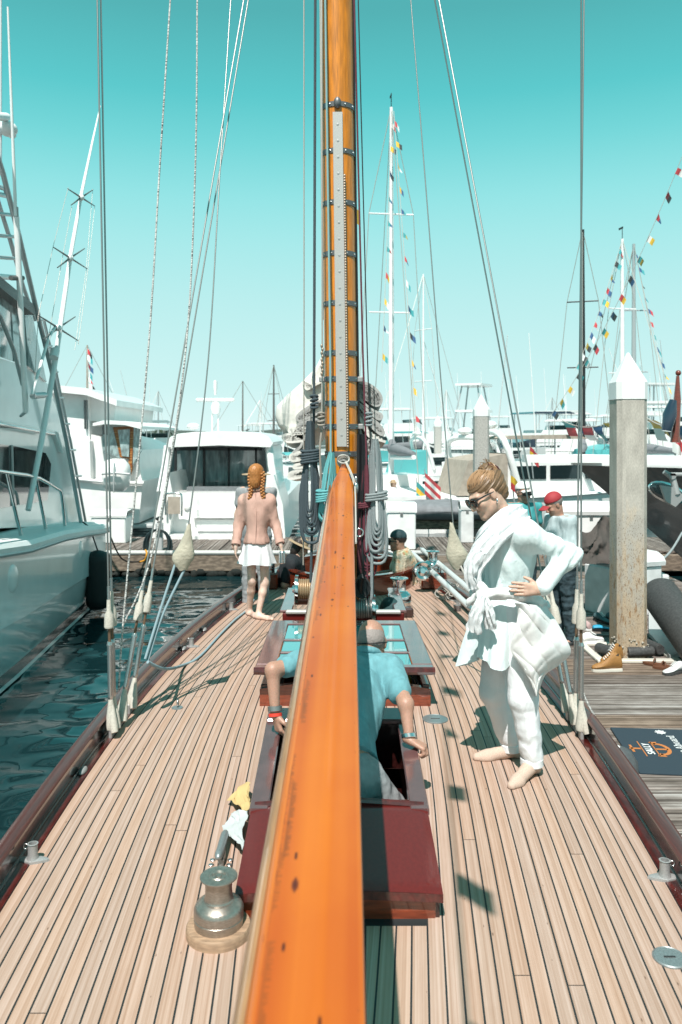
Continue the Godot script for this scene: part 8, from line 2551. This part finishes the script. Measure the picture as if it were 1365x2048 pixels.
func others() -> void:
	standing("man in a red cap, pale blue shirt and jeans looking down on the dock", 1128, 1291, 9.0, 1.74, -PI / 2 + 0.25, {"skin": M.skin_tan, "top": M.chambray, "bottom": M.denim, "shoe": M.rubber, "cap": M.cap_red, "hair": M.hair_grey, "sleeve": 1.9, "loose": 0.032, "wide": 1.12, "hem_y": 0.84, "el": [Vector3(-0.24, 1.12, 0.02), Vector3(0.24, 1.12, 0.05)], "wr": [Vector3(-0.14, 1.10, 0.26), Vector3(0.14, 1.12, 0.28)], "seed": 71, "fold": 0.010, "fold_leg": 0.011}, 0.55)
	standing("man in white cap and sunglasses, teal shirt, just behind the woman in white", 1046, 1243, 10.0, 1.76, 0.25, {"skin": M.skin_tan, "top": M.teal_red, "bottom": M.denim, "shoe": M.rubber, "cap": M.cap_white, "hair": M.hair_grey, "shades": M.black_gloss, "sleeve": 0.6, "seed": 75})
	standing("woman in straw hat and white shirt standing on a distant white sloop", 787, 1058, 26.0, 1.62, 1.2, {"skin": M.skin, "top": M.linen, "bottom": M.vinyl, "shoe": M.rubber, "straw": M.straw, "hair": M.hair_blonde, "long_hair": true, "sleeve": 0.6, "cell": 0.03, "fine": 0.02, "seed": 77, "wr": [Vector3(-0.2, 1.02, 0.22), Vector3(0.2, 1.02, 0.24)]})
	standing("person in a straw hat half hidden behind the barefoot woman", 513, 1222, 8.75, 1.60, PI - 0.3, {"skin": M.skin, "top": M.shorts, "bottom": M.shorts, "shoe": M.rubber, "straw": M.straw, "hair": M.hair_dark, "sleeve": 0.5, "seed": 79, "wr": [Vector3(-0.2, 1.0, 0.16), Vector3(0.26, 0.86, -0.05)]})
	# the man seated in the foredeck well
	var c := Vector3(0.735, -0.14, -9.9)
	var J := {"pelvis": c + Vector3(0.06, 0.08, 0), "chest": c + Vector3(0.05, 0.36, 0.0), "neck": c + Vector3(0.0, 0.545, 0), "head": c + Vector3(-0.035, 0.66, 0.0),
		"sh": [c + Vector3(0.02, 0.50, -0.17), c + Vector3(0.03, 0.50, 0.17)], "el": [c + Vector3(-0.06, 0.24, -0.22), c + Vector3(-0.04, 0.24, 0.21)], "wr": [c + Vector3(-0.28, 0.24, -0.10), c + Vector3(-0.27, 0.22, 0.12)],
		"hip": [c + Vector3(0.03, 0.03, -0.09), c + Vector3(0.03, 0.03, 0.09)], "knee": [c + Vector3(-0.36, 0.08, -0.1), c + Vector3(-0.36, 0.08, 0.12)], "ankle": [c + Vector3(-0.34, -0.30, -0.1), c + Vector3(-0.34, -0.30, 0.12)], "toe": [c + Vector3(-0.52, -0.38, -0.1), c + Vector3(-0.52, -0.38, 0.12)]}
	figure(["seated man in a dark teal cap and flowered shirt at the foredeck well"], J, {"cell": 0.017, "fine": 0.009, "face": Vector3(-0.95, -0.1, -0.2), "crown": Vector3.UP, "skin": M.skin_tan, "top": M.aloha, "sleeve": 0.8, "loose": 0.026, "bottom": M.linen, "shoe": M.rubber, "cap": M.cap_teal, "hair": M.hair_dark, "shades": M.black_gloss, "seed": 81, "hands": [[0, Vector3(-1, 0, 0.2), Vector3(0, 1, 0), 1.0, [0.4, 0.4, 0.4, 0.4, 0.4]], [1, Vector3(-1, 0, -0.2), Vector3(0, 1, 0), -1.0, [0.4, 0.4, 0.4, 0.4, 0.4]]]})
	# the woman bent forward at the other side of the well
	c = Vector3(-0.60, -0.16, -9.75)
	J = {"pelvis": c + Vector3(-0.06, 0.08, 0), "chest": c + Vector3(-0.01, 0.33, -0.06), "neck": c + Vector3(0.06, 0.49, -0.1), "head": c + Vector3(0.10, 0.60, -0.13),
		"sh": [c + Vector3(0.0, 0.44, 0.15), c + Vector3(0.06, 0.45, -0.22)], "el": [c + Vector3(-0.08, 0.20, 0.20), c + Vector3(0.12, 0.2, -0.26)], "wr": [c + Vector3(0.08, 0.14, 0.16), c + Vector3(0.3, 0.2, -0.1)],
		"hip": [c + Vector3(-0.03, 0.03, 0.09), c + Vector3(-0.03, 0.03, -0.09)], "knee": [c + Vector3(0.36, 0.08, 0.12), c + Vector3(0.36, 0.08, -0.1)], "ankle": [c + Vector3(0.34, -0.3, 0.12), c + Vector3(0.34, -0.3, -0.1)], "toe": [c + Vector3(0.5, -0.38, 0.12), c + Vector3(0.5, -0.38, -0.1)]}
	figure(["seated person in black and white with a straw hat, half hidden by the halyard reel"], J, {"cell": 0.017, "fine": 0.009, "face": Vector3(0.8, -0.4, -0.4), "crown": Vector3(0.3, 0.9, 0), "skin": M.skin, "top": M.black_cloth, "sleeve": 0.7, "loose": 0.02, "bottom": M.linen, "hair": M.hair_dark, "long_hair": true, "straw": M.straw, "shoe": M.rubber, "seed": 83, "hands": [[0, Vector3(1, 0, 0.1), Vector3(0, 1, 0), -1.0, [0.3, 0.3, 0.3, 0.3, 0.3]]]})
